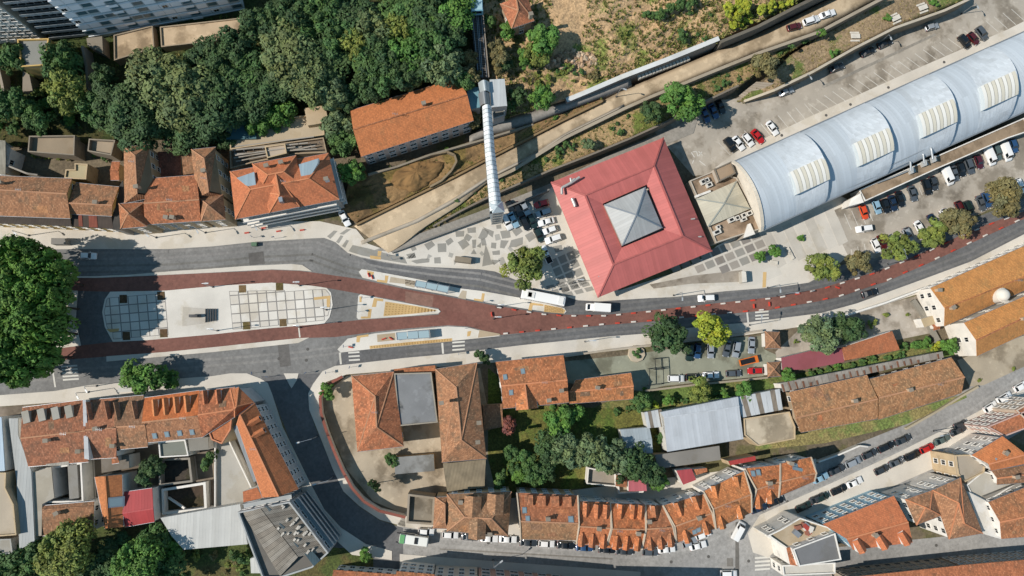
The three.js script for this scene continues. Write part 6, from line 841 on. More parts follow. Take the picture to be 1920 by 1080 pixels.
wallLine('curved_wall', 'curving yard wall with red coping along the side street', [[642, 706, 1.6], [612, 722, 1.8], [600, 745, 2], [602, 775, 2.2], [612, 808, 2.4], [626, 845, 2.6], [642, 882, 2.8], [660, 915, 3], [682, 940, 3], [712, 958, 3], [760, 970, 3]], W.white, { w: 0.5, cope: concrete('#8d5448') });
wallLine('boundary_wall', 'long boundary wall between the southern pavement and car park', [[1060, 668, 1.6], [1130, 658, 1.6], [1215, 648, 1.6], [1430, 620, 1.6]], concrete('#b0a595'), { w: 0.5 });
wallLine('boundary_wall', 'white garden wall along the pavement beside the church yard', [[1500, 612, 1.8], [1590, 590, 1.8], [1660, 568, 1.8], [1740, 538, 1.8]], W.white, { w: 0.5 });
wallLine('boundary_wall', 'stone wall at the foot of the southern car park', [[1210, 733, 1.4], [1300, 722, 1.4], [1440, 708, 1.4]], concrete('#a29784'), { w: 0.5 });
wallLine('terrace_wall', 'curved stone terrace wall round the dug earth mound', [[806, 290, 4.2], [838, 284, 4.2], [852, 290, 4.2], [856, 302, 4.2], [846, 320, 4], [828, 338, 3.6], [806, 350, 3.2]], concrete('#8a7a62'), { w: 0.5, low: 1 });
wallLine('terrace_wall', 'straight stone wall below the orange warehouse yard', [[690, 327, 4], [745, 312, 3.8], [806, 290, 4.2], [905, 262, 4.6], [1000, 233, 5]], concrete('#8d8475'), { w: 0.5, low: 1 });
wallLine('street_wall', 'white kinked wall beside sloping lane near last terrace house', [[1536, 866, 2], [1575, 852, 2], [1612, 836, 2], [1628, 838, 1.6]], W.white, { w: 0.4 });
wallLine('street_wall', 'low pale wall along the grass verge of the upper street', [[1700, 804, 1], [1760, 770, 1], [1800, 745, 1], [1835, 725, 1]], concrete('#b4a992'), { w: 0.5 });
{ const t = thing('earth_mound', 'dug brown earth mound inside the curved terrace wall', 'mound'); const g = new THREE.SphereGeometry(1, 72, 36), p = g.attributes.position; for (let i = 0; i < p.count; i++) { const x = p.getX(i), y = p.getY(i), z = p.getZ(i), k = (Math.floor((z + 2) * 120) % 512) * 512 + Math.floor((x + 2) * 120) % 512, f = 0.75 + 0.5 * nC[k]; { const l = nA[(Math.floor((z + 2) * 210) % 1024) * 1024 + Math.floor((x + 2) * 210) % 1024]; p.setXYZ(i, x * 7 * f, Math.max(-0.2, y * 2.6 * f + (l - 0.5) * 3.6), z * 4 * f); }; } g.computeVertexNormals(); const m = mesh('mound', g, soil('#93744b'), t), w = P([782, 325], 3); t.position.set(w.x, 2, w.z); t.rotation.y = 0.4; }

// row of precast blocks under the retaining wall, planked ramp up to the picnic terrace
tile(3, 0); for (let i = 0; i < 15; i++) { const a = [222 + i * 25, 540 - i * 9.6], t = thing('precast_block', 'pale precast concrete block in the row under the retaining wall', 'block', 'precast blocks under the retaining wall'), p = P([a[0] + 4, a[1] + 12], 6.4 + i * 0.07); caster.set(V(p.x, 60, p.z), V(0, -1, 0)); const hit = caster.intersectObject(TERRAIN[0], false)[0]; t.position.set(p.x, hit ? hit.point.y - 0.03 : 5.5 + i * 0.06, p.z); t.rotation.y = dirAt(a, -22) + (i % 3 - 1) * 0.04; mesh('block', new Geo().box(V(0, 0, 0), 0.85, 1.1, 1.5), concrete('#bdb9b0'), t); mesh('cap', new Geo().box(V(0, 1.1, 0), 0.7, 0.12, 1.3), concrete('#cdc9c0'), t); }
{ const t = thing('plank_ramp', 'broad ramp of pale planks climbing to the picnic terrace', 'ramp'), q = [[945, 690], [1075, 590], [1205, 600], [985, 715]], h = [0.4, 3.6, 3.9, 0.4], w = q.map((v, i) => P(v, h[i])); for (let i = 0; i < 22; i++) { const g = new Geo(), f = i / 22, e = (i + 0.88) / 22; g.prism([lerp(w[0], w[1], f), lerp(w[0], w[1], e), lerp(w[3], w[2], e), lerp(w[3], w[2], f)], { d: 0.5 }); mesh('plank', g, [concrete('#a99d8e'), concrete('#b3a898'), concrete('#a09484')][(i * 5) % 3], t); } settle(t, 0); }

// ---------------------------------------------------------------- trees and shrubs
full();
const MARKS = [[250, 40, 'below the tower terraces'], [90, 90, 'beside the square grey annex'], [330, 270, 'behind the courtyard mansion'], [540, 240, 'behind the roofless shell'], [690, 190, 'at the warehouse corner'], [800, 110, 'above the orange warehouse'], [860, 40, 'along the funicular track'], [440, 80, 'next to the long pale annex'], [560, 90, 'in the middle of the wood'], [660, 50, 'at the upper edge of the wood']];
const woodLabel = (x, y, r, c) => { const m = MARKS.reduce((b, k) => Math.hypot(k[0] - x, k[1] - y) < Math.hypot(b[0] - x, b[1] - y) ? k : b); return `${r > 44 ? 'very broad' : r > 36 ? 'broad' : r > 30 ? 'middling' : 'small'} ${LEAFWORD[c]} wood tree ${m[2]}`; };
const hillY = (x, y) => x < 890 ? Math.max(2.5, 3 + (250 - y) / 320 * 7.5) : Math.max(4, 6 + (150 - y) / 200 * 6);
for (const [x, y, r, c] of [[118, 118, 34, 2], [132, 172, 34, 4], [18, 108, 26, 2], [22, 192, 28, 2], [62, 215, 26, 2], [318, 150, 54, 1], [342, 190, 52, 1], [230, 200, 46, 0], [262, 238, 42, 0], [195, 148, 26, 0], [185, 205, 30, 2], [385, 190, 52, 0], [352, 245, 42, 0], [398, 112, 38, 0], [440, 92, 34, 0], [488, 45, 34, 0], [472, 132, 38, 2], [524, 35, 30, 0], [562, 62, 38, 2], [545, 102, 48, 1], [575, 130, 42, 1], [585, 165, 36, 1], [505, 162, 38, 0], [462, 192, 38, 0], [482, 226, 28, 3], [524, 214, 30, 3], [438, 215, 24, 2], [612, 112, 38, 0], [630, 62, 32, 2], [622, 180, 32, 5], [638, 232, 30, 5], [645, 272, 26, 2], [664, 82, 32, 4], [692, 112, 38, 2], [660, 28, 38, 0], [702, 48, 32, 1], [722, 92, 32, 0], [746, 55, 32, 4], [768, 95, 34, 3], [722, 150, 32, 2], [690, 165, 30, 0], [745, 138, 32, 0], [762, 18, 38, 2], [802, 42, 42, 0], [812, 82, 36, 2], [832, 122, 34, 5], [788, 132, 32, 0], [842, 18, 38, 3], [852, 68, 26, 0], [800, 8, 34, 0], [560, 15, 34, 0], [610, 18, 34, 2], [420, 150, 34, 0], [425, 265, 20, 0], [655, 190, 22, 0], [865, 150, 20, 2]]) tree([x, y], r * 1.2, c, woodLabel(x, y, r, c), `${LEAFWORD[c]} trees of the hillside wood`, hillY(x, y), { hs: r > 36 ? 0.95 : 1.15 });
for (const [x, y, r, c] of [[878, 105, 20, 6], [882, 142, 24, 6], [890, 226, 17, 6]]) tree([x, y], r, c, 'brownish olive tree left of the funicular and lift station', 'olive trees left of funicular', hillY(x, y));
for (const [x, y, r, c] of [[935, 95, 24, 6], [932, 130, 16, 6]]) tree([x, y], r, c, 'brownish olive tree right of the funicular track', 'olive trees right of funicular', hillY(x, y));
for (const [x, y, r, c] of [[948, 55, 20, 3], [918, 40, 15, 2]]) tree([x, y], r, c, `${LEAFWORD[c]} tree between funicular track and hill cottage`, 'trees beside hill cottage', hillY(x, y));
for (const [x, y, r, c, l] of [[1024, 72, 32, 3, 'bright green tree right of the small hill cottage'], [1004, 102, 26, 4, 'olive yellow tree below the small hill cottage'], [980, 112, 20, 3, 'bright green low tree in front of the hill cottage'], [1016, 178, 27, 3, 'round bright green tree above the footpath wall'], [972, 180, 20, 0, 'dark green low tree right of the lift station'], [950, 122, 16, 0, 'dark green thicket beside the lift station roof'], [955, 196, 16, 2, 'mid green low tree at the lift station foot']]) tree([x, y], r, c, l, undefined, hillY(x, y) - 1);
for (const [x, y, r, c, l, h] of [[1280, 190, 40, 3, 'large bright green tree beside three dark parked cars', 4], [1217, 208, 23, 0, 'compact dark green tree on the earth strip', 3.5], [1432, 120, 27, 6, 'brownish olive tree at the picnic terrace stairs', 4.5], [985, 500, 42, 4, 'broad olive yellow tree on the stone paved square', 0], [1255, 633, 40, 0, 'round dark green tree over the southern pavement', 0], [1335, 617, 35, 7, 'lime yellow tree over the southern pavement', 0], [1535, 630, 40, 5, 'large grey green tree beside the gate lodge', 0], [1586, 615, 34, 0, 'dark green tree behind the low orange shed', 0], [1478, 706, 18, 3, 'round clipped green tree beside the lower gate lodge', 0], [1310, 733, 25, 4, 'wide round tree below the southern car park', 0], [1396, 738, 20, 3, 'round tree above the striped metal shed', 0], [1200, 758, 20, 2, 'round tree left of the striped metal shed', 0], [265, 706, 38, 3, 'bright green street tree on the left pavement', 0], [321, 712, 19, 3, 'small bright green street tree right of a larger one', 0], [285, 880, 27, 0, 'dark round tree in the inner yard', 0], [450, 1042, 18, 2, 'small green tree left of the corrugated block', 0], [688, 1040, 14, 3, 'small bright tree at the side street bend', 0], [1780, 650, 18, 3, 'bright bushy tree in front of the white range', 0], [735, 862, 15, 2, 'small tree beside the grey yard shed', 0], [612, 732, 17, 3, 'spiky bright green bush inside the curved wall', 0], [905, 672, 16, 0, 'dark tree between brown building and orange house', 0], [950, 795, 18, 8, 'reddish leaved tree below the orange house', 0], [1020, 880, 22, 0, 'dark tree at the left end of the thicket', 0], [1236, 905, 18, 3, 'bright tree at the right end of the thicket', 0], [1240, 820, 13, 2, 'small tree squeezed between the two metal sheds', 0], [395, 862, 18, 2, 'green bush in narrow yard beside the corner house', 0], [660, 318, 24, 3, 'bright green tree at the corner of orange warehouse', 1.5]]) tree([x, y], r * 1.06, c, l, undefined, h);
for (const [x, y, r] of [[30, 482, 36], [78, 490, 34], [108, 525, 30], [62, 530, 42], [15, 540, 44], [95, 572, 36], [45, 585, 46], [5, 610, 44], [92, 622, 36], [50, 640, 42], [82, 668, 30], [38, 690, 38], [0, 680, 40], [112, 600, 24]]) tree([x, y], r * 1.12, 9, `${r > 40 ? 'broad' : r > 32 ? 'middling' : 'slender'} bright green plane tree in the big clump at the avenue end`, 'plane trees at the avenue end', 0, { hs: r > 40 ? 1.7 : 1.9 });
for (const [x, y, r, c] of [[1540, 505, 32, 4], [1607, 491, 27, 4], [1682, 463, 35, 4], [1746, 440, 30, 4], [1795, 415, 33, 4], [1885, 370, 40, 4]]) tree([x, y], r, [4, 6, 4, 1, 4, 6][Math.round(x) % 6], `${r > 36 ? 'largest' : r > 31 ? 'full' : 'slighter'} ${LEAFWORD[[4, 6, 4, 1, 4, 6][Math.round(x) % 6]]} tree in the row by the market car park`, 'olive trees along the bus lane', 0, { hs: 0.85 + 0.3 * R() });
for (const [x, y, r] of [[1425, 482, 12], [1452, 471, 14], [1500, 446, 9]]) tree([x, y], r * 1.1, 3, 'small bright tree on the paving before the market hall', 'small trees before the market hall', K);
for (const [x, y, r, c] of [[1030, 838, 32, 0], [1068, 842, 36, 5], [1108, 845, 38, 5], [1148, 858, 36, 5], [1185, 872, 34, 0], [1215, 886, 28, 0]]) tree([x, y], r * 1.08, c, `${LEAFWORD[c]} tree in the thicket behind the terrace row`, `${LEAFWORD[c]} thicket trees behind the terrace`, 0);
for (const [x, y, r, c] of [[1042, 785, 30, 3], [1076, 774, 22, 3]]) tree([x, y], r * 1.05, c, 'bright green tree in the garden below the orange house', 'bright garden trees', 0);
for (const [x, y, r, c] of [[960, 850, 18, 2], [990, 868, 22, 2], [940, 900, 17, 2], [978, 892, 17, 3], [1005, 895, 22, 2], [965, 880, 16, 2]]) tree([x, y], r * 1.1, c, `${LEAFWORD[c]} low tree in the overgrown plot beside the brown wing`, `${LEAFWORD[c]} low trees in the overgrown plot`, 0);
for (const [x, y, r, c] of [[130, 1032, 46, 4], [60, 1055, 38, 2], [12, 1060, 36, 2], [200, 1050, 36, 0], [225, 1020, 26, 0], [262, 1055, 42, 3], [282, 1020, 34, 2], [318, 1022, 26, 3], [175, 1072, 34, 0], [320, 1068, 30, 2], [90, 1075, 34, 0]]) tree([x, y], r * 1.08, c, `${LEAFWORD[c]} tree in the wood below the lower left houses`, `${LEAFWORD[c]} trees of lower left wood`, 0);
{ const t = tree([703, 912], 13, 0, 'dark pointed cypress in the concrete yard', undefined, 0, { name: 'cypress_tree', hs: 2.6 }); }
tile(3, 0); const shrub = (x, y, r, c, l, g, h) => tree([x, y], r, c, l, g, h);
for (const [x, y, r] of [[850, 600, 34], [790, 640, 32], [940, 570, 22], [760, 590, 15], [660, 560, 26], [800, 540, 16], [860, 545, 20], [140, 840, 18], [85, 960, 40], [60, 890, 22], [30, 930, 20], [1410, 285, 44], [1330, 340, 24], [1250, 380, 20], [1520, 225, 24]]) shrub(x, y, r, 2, 'green shrub on the earth strip below the cobbled ramp', 'shrubs on the earth strip', 4);
tile(2, 1); for (const [x, y, r] of [[1110, 95, 44], [1165, 40, 34], [1320, 40, 55], [1015, 145, 24], [1075, 150, 20], [1210, 60, 30], [370, 450, 18], [510, 395, 12], [700, 300, 20], [790, 230, 22], [835, 205, 22]]) shrub(x, y, r, x > 1300 ? 5 : 2, 'shrub beside the asphalt lane near lift tower', 'shrubs beside the asphalt lane', x > 950 ? 3 : 1.6);
shrub(302, 72, 24, 3, 'clipped bright bush on the curved terrace wall', undefined, 3.6); tile(2, 0); shrub(1080, 850, 24, 3, 'clipped bright bush beside the footpath railing', undefined, 5);
tile(3, 0); for (const [x, y, r] of [[540, 265, 52], [300, 115, 52], [380, 90, 50], [450, 60, 46], [520, 30, 50], [600, 10, 50], [655, 245, 22], [700, 280, 26], [740, 105, 22], [590, 90, 26]]) shrub(x, y, r, 2, 'green bush on the bare earth slope', 'bushes on bare earth slope', 10.5);
for (const [x, y, r] of [[870, 60, 60], [930, 110, 64], [1000, 60, 66], [950, 40, 60], [1110, 70, 50], [1180, 50, 46], [1240, 30, 44], [1020, 130, 44], [900, 180, 40], [960, 170, 34], [1320, 10, 40]]) shrub(x, y, r, 7, 'lime yellow creeper bush over the dark retaining wall', 'creeper bushes on the retaining wall', 11);
tile(4, 0); for (const [x, y, r, h] of [[75, 230, 44, 5], [165, 385, 40, 4.6], [555, 130, 36, 5], [890, 10, 44, 5]]) shrub(x, y, r, 3, 'bright shrub on the picnic terrace', 'shrubs on the picnic terrace', h);
tile(4, 2); for (const [x, y, r, c] of [[550, 272, 28, 4], [705, 272, 20, 4], [445, 335, 42, 4], [680, 500, 44, 2], [760, 490, 48, 3], [830, 480, 50, 3], [900, 500, 46, 7], [650, 565, 38, 2], [560, 590, 36, 2], [440, 590, 40, 2], [370, 610, 40, 2], [300, 630, 36, 2], [200, 650, 34, 3], [130, 665, 30, 2], [60, 680, 30, 2], [1465, 665, 22, 4], [1225, 745, 20, 4]]) shrub(x, y, r, c, `${LEAFWORD[c]} shrub of the green strip behind rusty lean-to`, `${LEAFWORD[c]} shrubs behind rusty lean-to`, 0.02);
tile(3, 2); for (const [x, y, r, c] of [[210, 545, 40, 2], [440, 890, 48, 3], [500, 900, 30, 4], [350, 925, 34, 7], [850, 840, 46, 3], [790, 860, 34, 2], [700, 880, 34, 2], [560, 900, 34, 2], [60, 965, 38, 2], [140, 955, 32, 2], [1360, 465, 22, 4], [265, 805, 22, 3], [1480, 695, 40, 2]]) shrub(x, y, r, c, `${LEAFWORD[c]} shrub on the planted edge of southern car park`, `${LEAFWORD[c]} shrubs by southern car park`, 0.02);
tile(0, 0); { const r = rng(77); for (let i = 0; i < 44; i++) { const x = -20 + r() * 640, y = 640 + r() * 330; shrub(x, y, 30 + r() * 34, [2, 4, 0, 2, 3][i % 5], `${LEAFWORD[[2, 4, 0, 2, 3][i % 5]]} bush in the overgrown yard below the towers`, `${LEAFWORD[[2, 4, 0, 2, 3][i % 5]]} bushes below the towers`, hillY(x / 3.857, y / 3.857) - 0.6); } }
tile(2, 0); { const r = rng(78); for (let i = 0; i < 34; i++) { const x = 760 + r() * 640, y = 470 + r() * 190; if (y > 700 - (x - 700) * 0.2) continue; shrub(x, y, 16 + r() * 22, [4, 2, 6, 4][i % 4], `${LEAFWORD[[4, 2, 6, 4][i % 4]]} tuft on the dry slope below the rubble`, `${LEAFWORD[[4, 2, 6, 4][i % 4]]} tufts on the dry slope`, hillY(760 + x / 3.857, y / 3.857) - 0.8); } }
tile(0, 3); { const r = rng(79); for (let i = 0; i < 16; i++) shrub(1300 + r() * 500, 900 + r() * 170, 22 + r() * 24, [2, 6, 4][i % 3], `${LEAFWORD[[2, 6, 4][i % 3]]} weed bush on the rough plot at the bottom`, `${LEAFWORD[[2, 6, 4][i % 3]]} weed bushes on rough plot`, 0.02); }
tile(0, 1); for (const [x, y, r, c] of [[265, 118, 34, 4], [340, 130, 26, 4], [430, 140, 24, 4], [500, 150, 24, 6], [690, 120, 30, 3], [760, 145, 28, 2], [850, 105, 28, 3]]) shrub(x, y, r, c, `${LEAFWORD[c]} bush growing over the roofless enclosures`, `${LEAFWORD[c]} bushes over enclosures`, 4);
// rubble below the excavation
tile(2, 0); { const t = thing('rubble_heap', 'heap of pale broken stone blocks below the excavation', 'rubble'), r = rng(91), gs = [0, 1, 2].map(() => { const g = new THREE.IcosahedronGeometry(1, 0), p = g.attributes.position, key = {}; for (let i = 0; i < p.count; i++) { const id = [p.getX(i), p.getY(i), p.getZ(i)].map(v => v.toFixed(2)).join(); const f = key[id] ??= 0.65 + r() * 0.6; p.setXYZ(i, p.getX(i) * f, p.getY(i) * f * 0.7, p.getZ(i) * f); } g.computeVertexNormals(); return g; }), ms = ['#b89c80', '#c6ad92', '#a78b70', '#cfbca4'].map(c => soil(c));
  for (let i = 0; i < 190; i++) { const u = r(), x = 1000 + u * 380, y = 500 - u * 30 - r() * (60 + 60 * Math.sin(u * 3.1)), s = 0.25 + r() * r() * 0.95, m = mesh('stone_block', gs[i % 3], ms[(i * 7) % 4], t), h = groundSeen([x, y]); m.position.copy(P([x, y], h + 0.1)); m.scale.set(s, s, s * (0.7 + r() * 0.5)); m.rotation.set(r(), r() * 6, r()); } settle(t, groundSeen([1200, 460])); }

// ---------------------------------------------------------------- vehicles
{ const w = 'under the big bright tree beside the market car park'; tile(3, 0); car([705, 830], 65, 'blue', 'sedan', w); car([765, 802], 63, 'blue', 'sedan', w); car([815, 765], 65, 'black', 'sedan', w);
  car([1290, 660], -20, 'silver', 'sedan', 'parked below the picnic terrace wall');
  const rp = 'parked on the cobbled ramp'; car([1350, 190], -15, 'dark red', 'hatch', rp, 7.6); car([1470, 145], -18, 'white', 'suv', rp, 7.7);
  const b = 'in the slanting bays beside the market hall'; car([885, 1045], 52, 'black', 'suv', b); car([945, 1035], 52, 'white', 'sedan', b); car([1015, 1010], 52, 'white', 'hatch', b); car([1085, 985], 50, 'red', 'sedan', b); car([1190, 925], 54, 'white', 'sedan', b);
  tile(4, 0); car([15, 140], -18, 'white', 'hatch', rp, 7.9); car([125, 98], -18, 'white', 'sedan', rp, 8); car([256, 40], -20, 'grey', 'suv', rp, 8.1);
  const p = 'in the shade of the picnic terrace wall'; car([880, 190], -16, 'silver', 'hatch', p); car([540, 312], -25, 'black', 'sedan', p); car([415, 372], -25, 'black', 'sedan', p); car([190, 487], -20, 'dark grey', 'sedan', p);
  car([1115, 300], 50, 'black', 'suv', b); car([1180, 276], 50, 'dark red', 'hatch', b); car([1240, 240], 53, 'grey', 'suv', b);
  tile(4, 1); const m = 'parked nose-in along the flat market roof';
  for (const [x, y, c, t, d] of [[387, 530, 'orange', 'hatch', 70], [482, 492, 'light blue', 'hatch', 70], [545, 485, 'black', 'hatch', 72], [597, 465, 'dark blue', 'sedan', 72], [650, 436, 'black', 'sedan', 72], [740, 395, 'grey', 'sedan', 72], [842, 350, 'black', 'suv', 72], [890, 322, 'dark grey', 'hatch', 72], [993, 272, 'white', 'van', 66], [1042, 250, 'grey', 'sedan', 70], [1092, 222, 'black', 'hatch', 72], [1150, 200, 'grey', 'suv', 70], [1220, 166, 'maroon', 'hatch', 70], [1298, 130, 'white', 'van', 66], [1350, 100, 'grey green', 'suv', 70], [1416, 98, 'white', 'van', 68], [1472, 50, 'blue', 'hatch', 70]]) car([x, y], d, c, t, m, K);
  car([388, 650], 172, 'white', 'suv', 'driving across the market car park', K);
  const o = 'parked under the olive trees by the bus lane'; for (const [x, y, c, t, d] of [[475, 772, 'white', 'hatch', 65], [522, 745, 'dark red', 'hatch', 65], [705, 692, 'silver', 'hatch', 65], [792, 648, 'white', 'sedan', 62], [888, 600, 'dark blue', 'sedan', 62], [975, 556, 'white', 'hatch', 62], [1082, 500, 'dark red', 'hatch', 64], [1142, 503, 'dark green', 'suv', 65], [1236, 465, 'grey', 'sedan', 68], [1278, 440, 'blue', 'suv', 66], [1452, 345, 'dark grey', 'hatch', 66], [1512, 342, 'white', 'suv', 62]]) car([x, y], d, c, t, o, K);
  tile(2, 1); const q = 'in the small car park beside the red hall';
  for (const [x, y, c, t, d] of [[985, 470, 'red', 'hatch', 165], [762, 498, 'black', 'hatch', 65], [815, 512, 'black', 'sedan', 65], [866, 500, 'silver', 'sedan', 62], [1000, 535, 'silver', 'suv', 162], [735, 602, 'white', 'suv', 62], [782, 586, 'light blue', 'sedan', 62], [866, 608, 'black', 'hatch', 65], [920, 596, 'dark green', 'hatch', 65], [1020, 600, 'white', 'sedan', 165], [1045, 660, 'white', 'hatch', 162], [966, 695, 'dark green', 'hatch', 65], [1070, 724, 'white', 'suv', 162], [1020, 838, 'white', 'pickup', 245]]) car([x, y], d, c, t, q, K);
  tile(1, 1); car([1025, 575], 62, 'white', 'sedan', 'at the foot of the cobbled ramp', K); tile(0, 1); car([635, 846], 2, 'white', 'hatch', 'driving in the shade of the avenue trees');
  tile(3, 2); car([712, 150], 177, 'white', 'suv', 'driving along the road beside the bus lane');
  const s = 'in the greenish southern car park'; for (const [x, y, c, t, d] of [[592, 545, 'dark green', 'suv', 95], [650, 532, 'blue', 'hatch', 95], [744, 530, 'silver', 'hatch', 90], [862, 515, 'grey', 'sedan', 100], [930, 520, 'silver', 'suv', 100], [1040, 490, 'silver', 'sedan', 92], [1068, 676, 'red', 'hatch', 178], [495, 732, 'white', 'suv', 0], [620, 722, 'black', 'hatch', 0], [746, 707, 'white', 'sedan', -2], [910, 695, 'grey', 'hatch', -2]]) car([x, y], d, c, t, s, 0.02);
  tile(4, 2); car([430, 113], -16, 'black', 'sedan', 'driving along the road below the bus lane'); const h = 'parked high on the sloping street'; car([1405, 870], -30, 'white', 'suv', h); car([1305, 938], -32, 'white', 'hatch', h); car([1525, 788], -30, 'white', 'hatch', h); car([1090, 1068], -24, 'dark grey', 'hatch', h);
  tile(2, 3); const r = 'parked at the kerb below the terrace row'; for (const [x, y, c, t] of [[150, 762, 'white', 'hatch'], [325, 784, 'white', 'hatch'], [470, 798, 'dark grey', 'sedan'], [606, 811, 'white', 'sedan'], [742, 816, 'white', 'sedan'], [890, 840, 'dark grey', 'sedan'], [1022, 848, 'white', 'hatch'], [1160, 860, 'black', 'sedan'], [1296, 876, 'blue', 'sedan'], [1460, 890, 'black', 'sedan']]) car([x, y], 3, c, t, r);
  tile(3, 3); for (const [x, y, c, t, d] of [[118, 902, 'dark grey', 'sedan', 2], [308, 909, 'grey', 'hatch', 2], [425, 888, 'white', 'sedan', -6], [592, 838, 'silver', 'hatch', -22], [690, 782, 'white', 'hatch', -22], [1095, 592, 'dark blue', 'sedan', -20], [1215, 542, 'black', 'sedan', -22]]) car([x, y], d, c, t, r);
  car([652, 862], -14, 'white', 'sedan', 'turning at the street junction'); car([945, 755], -62, 'white', 'van', 'crossing the street junction'); car([875, 1066], 0, 'white', 'suv', 'at the bottom of the junction');
  const u = 'parked on the upper kerb of the sloping street', l = 'parked on the lower kerb of the sloping street'; car([1420, 580], -24, 'dark green', 'sedan', l); car([1520, 520], -24, 'dark grey', 'sedan', l);
  tile(4, 3); for (const [x, y, c, t] of [[75, 372, 'light blue', 'sedan'], [195, 312, 'dark grey', 'sedan'], [310, 257, 'silver', 'suv'], [430, 198, 'dark grey', 'hatch'], [550, 147, 'black', 'sedan'], [672, 95, 'dark grey', 'sedan']]) car([x, y], -25, c, t, u);
  for (const [x, y, c, t] of [[85, 512, 'dark green', 'hatch'], [210, 456, 'black', 'sedan'], [320, 405, 'white', 'sedan'], [518, 312, 'dark grey', 'hatch'], [626, 256, 'grey', 'sedan'], [742, 206, 'black', 'suv'], [845, 157, 'red', 'hatch'], [955, 95, 'grey green', 'sedan'], [1072, 28, 'dark grey', 'sedan']]) car([x, y], -25, c, t, l); }
// bus, lorries
function bigVehicle(name, label, cat, a, deg, L, Wd, Hh, bodyM, o) {
  const t = thing(name, label, cat), p = P(a, Hh), g = loft([[L / 2, ring(Wd / 2 * 0.93, Hh - 0.25, 0.35)], [L / 2 - 0.25, ring(Wd / 2, Hh - 0.05, 0.3)], [0, ring(Wd / 2, Hh, 0.3)], [-L / 2 + 0.2, ring(Wd / 2, Hh - 0.03, 0.3)], [-L / 2, ring(Wd / 2 * 0.95, Hh - 0.2, 0.35)]]); t.position.set(p.x, 0.01, p.z); t.rotation.y = dirAt(a, deg);
  mesh('body', toCreasedNormals(g.geo(), 0.6), bodyM, t); const bx = (n, m, x, y, z, sx, sy, sz) => { const k = mesh(n, new Geo().box(V(0, 0, 0), sx, sy, sz), m, t); k.position.set(x, y, z); return k; };
  bx('windscreen', glassDark, L / 2 - 0.08, 1.2, 0, 0.2, Hh * 0.36, Wd * 0.84); for (const s of [-1, 1]) { for (let i = 0; i < o.win; i++) bx('side_window', glassDark, L / 2 - 1.4 - i * (L - 2) / o.win, 1.4, s * (Wd / 2 - 0.03), (L - 2) / o.win * 0.85, 0.95, 0.1); for (const x of [0.33, -0.28]) { const wl = mesh('wheel', new THREE.CylinderGeometry(0.48, 0.48, 0.3, 16).rotateX(Math.PI / 2), rubber, t); wl.position.set(x * L, 0.48, s * (Wd / 2 - 0.16)); mesh('rim', new THREE.CylinderGeometry(0.26, 0.26, 0.32, 10).rotateX(Math.PI / 2), steel, wl); } bx('headlight', headM, L / 2 - 0.12, 0.6, s * Wd * 0.36, 0.16, 0.2, 0.34); bx('mirror', rubber, L / 2 - 0.05, 1.9, s * (Wd / 2 + 0.12), 0.2, 0.36, 0.2); }
  for (const [x, sx, sz, m] of o.top ?? []) bx('roof_unit', m, x, Hh - 0.02, 0, sx, 0.22, sz); return t; }
tile(2, 2);
bigVehicle('city_bus', 'long white city bus with roof vent unit on the road', 'bus', [1000, 144], 191, 11.6, 2.55, 3.1, paint('#e3e2dd', 0.35), { win: 8, top: [[3.4, 2, 1.5, paint('#d2d2cc', 0.5)], [3.6, 1.0, 1.2, darkMetal], [-4.6, 1.4, 1.8, paint('#d9d8d2', 0.5)]] });
{ const t = thing('box_lorry', 'white box lorry behind the city bus', 'lorry'), a = [1398, 216], p = P(a, 2.6), bx = (n, m, x, y, z, sx, sy, sz, par = t) => { const k = mesh(n, new Geo().box(V(0, 0, 0), sx, sy, sz), m, par); k.position.set(x, y, z); return k; }; t.position.set(p.x, 0.01, p.z); t.rotation.y = dirAt(a, 184);
  const wm = paint('#e2e1dc', 0.4); bx('cargo_box', wm, -1, 0.7, 0, 4.3, 2.3, 2.15); mesh('cab', toCreasedNormals(loft([[3.1, ring(0.85, 0.95, 0.35)], [2.9, ring(0.95, 1.3, 0.32)], [2.2, ring(0.97, 1.9, 0.32)], [1.2, ring(0.97, 2.1, 0.32)]]).geo(), 0.6), wm, t); const ws = new Geo(); ws.prism([V(2.78, 1.45, -0.75), V(2.78, 1.45, 0.75), V(2.15, 2.0, 0.7), V(2.15, 2.0, -0.7)], { d: 0.05 }); mesh('windscreen', ws, glassDark, t); bx('chassis', rubber, -0.2, 0.35, 0, 5.6, 0.35, 1.2);
  for (const s of [-1, 1]) { bx('side_window', glassDark, 1.75, 1.35, s * 0.93, 0.8, 0.45, 0.12); for (const x of [2, -1.9]) { const wl = mesh('wheel', new THREE.CylinderGeometry(0.4, 0.4, 0.25, 14).rotateX(Math.PI / 2), rubber, t); wl.position.set(x, 0.4, s * 0.9); } bx('headlight', headM, 3.02, 0.6, s * 0.6, 0.14, 0.18, 0.3); } }
tile(2, 3); bigVehicle('delivery_lorry', 'white and green delivery lorry entering the shaded bend', 'lorry', [60, 824], 188, 7.2, 2.3, 2.9, paint('#dcddd6', 0.4), { win: 1, top: [[2.9, 1.2, 2.1, paint('#5d9a62', 0.5)], [-0.6, 0.8, 1.5, darkMetal]] });
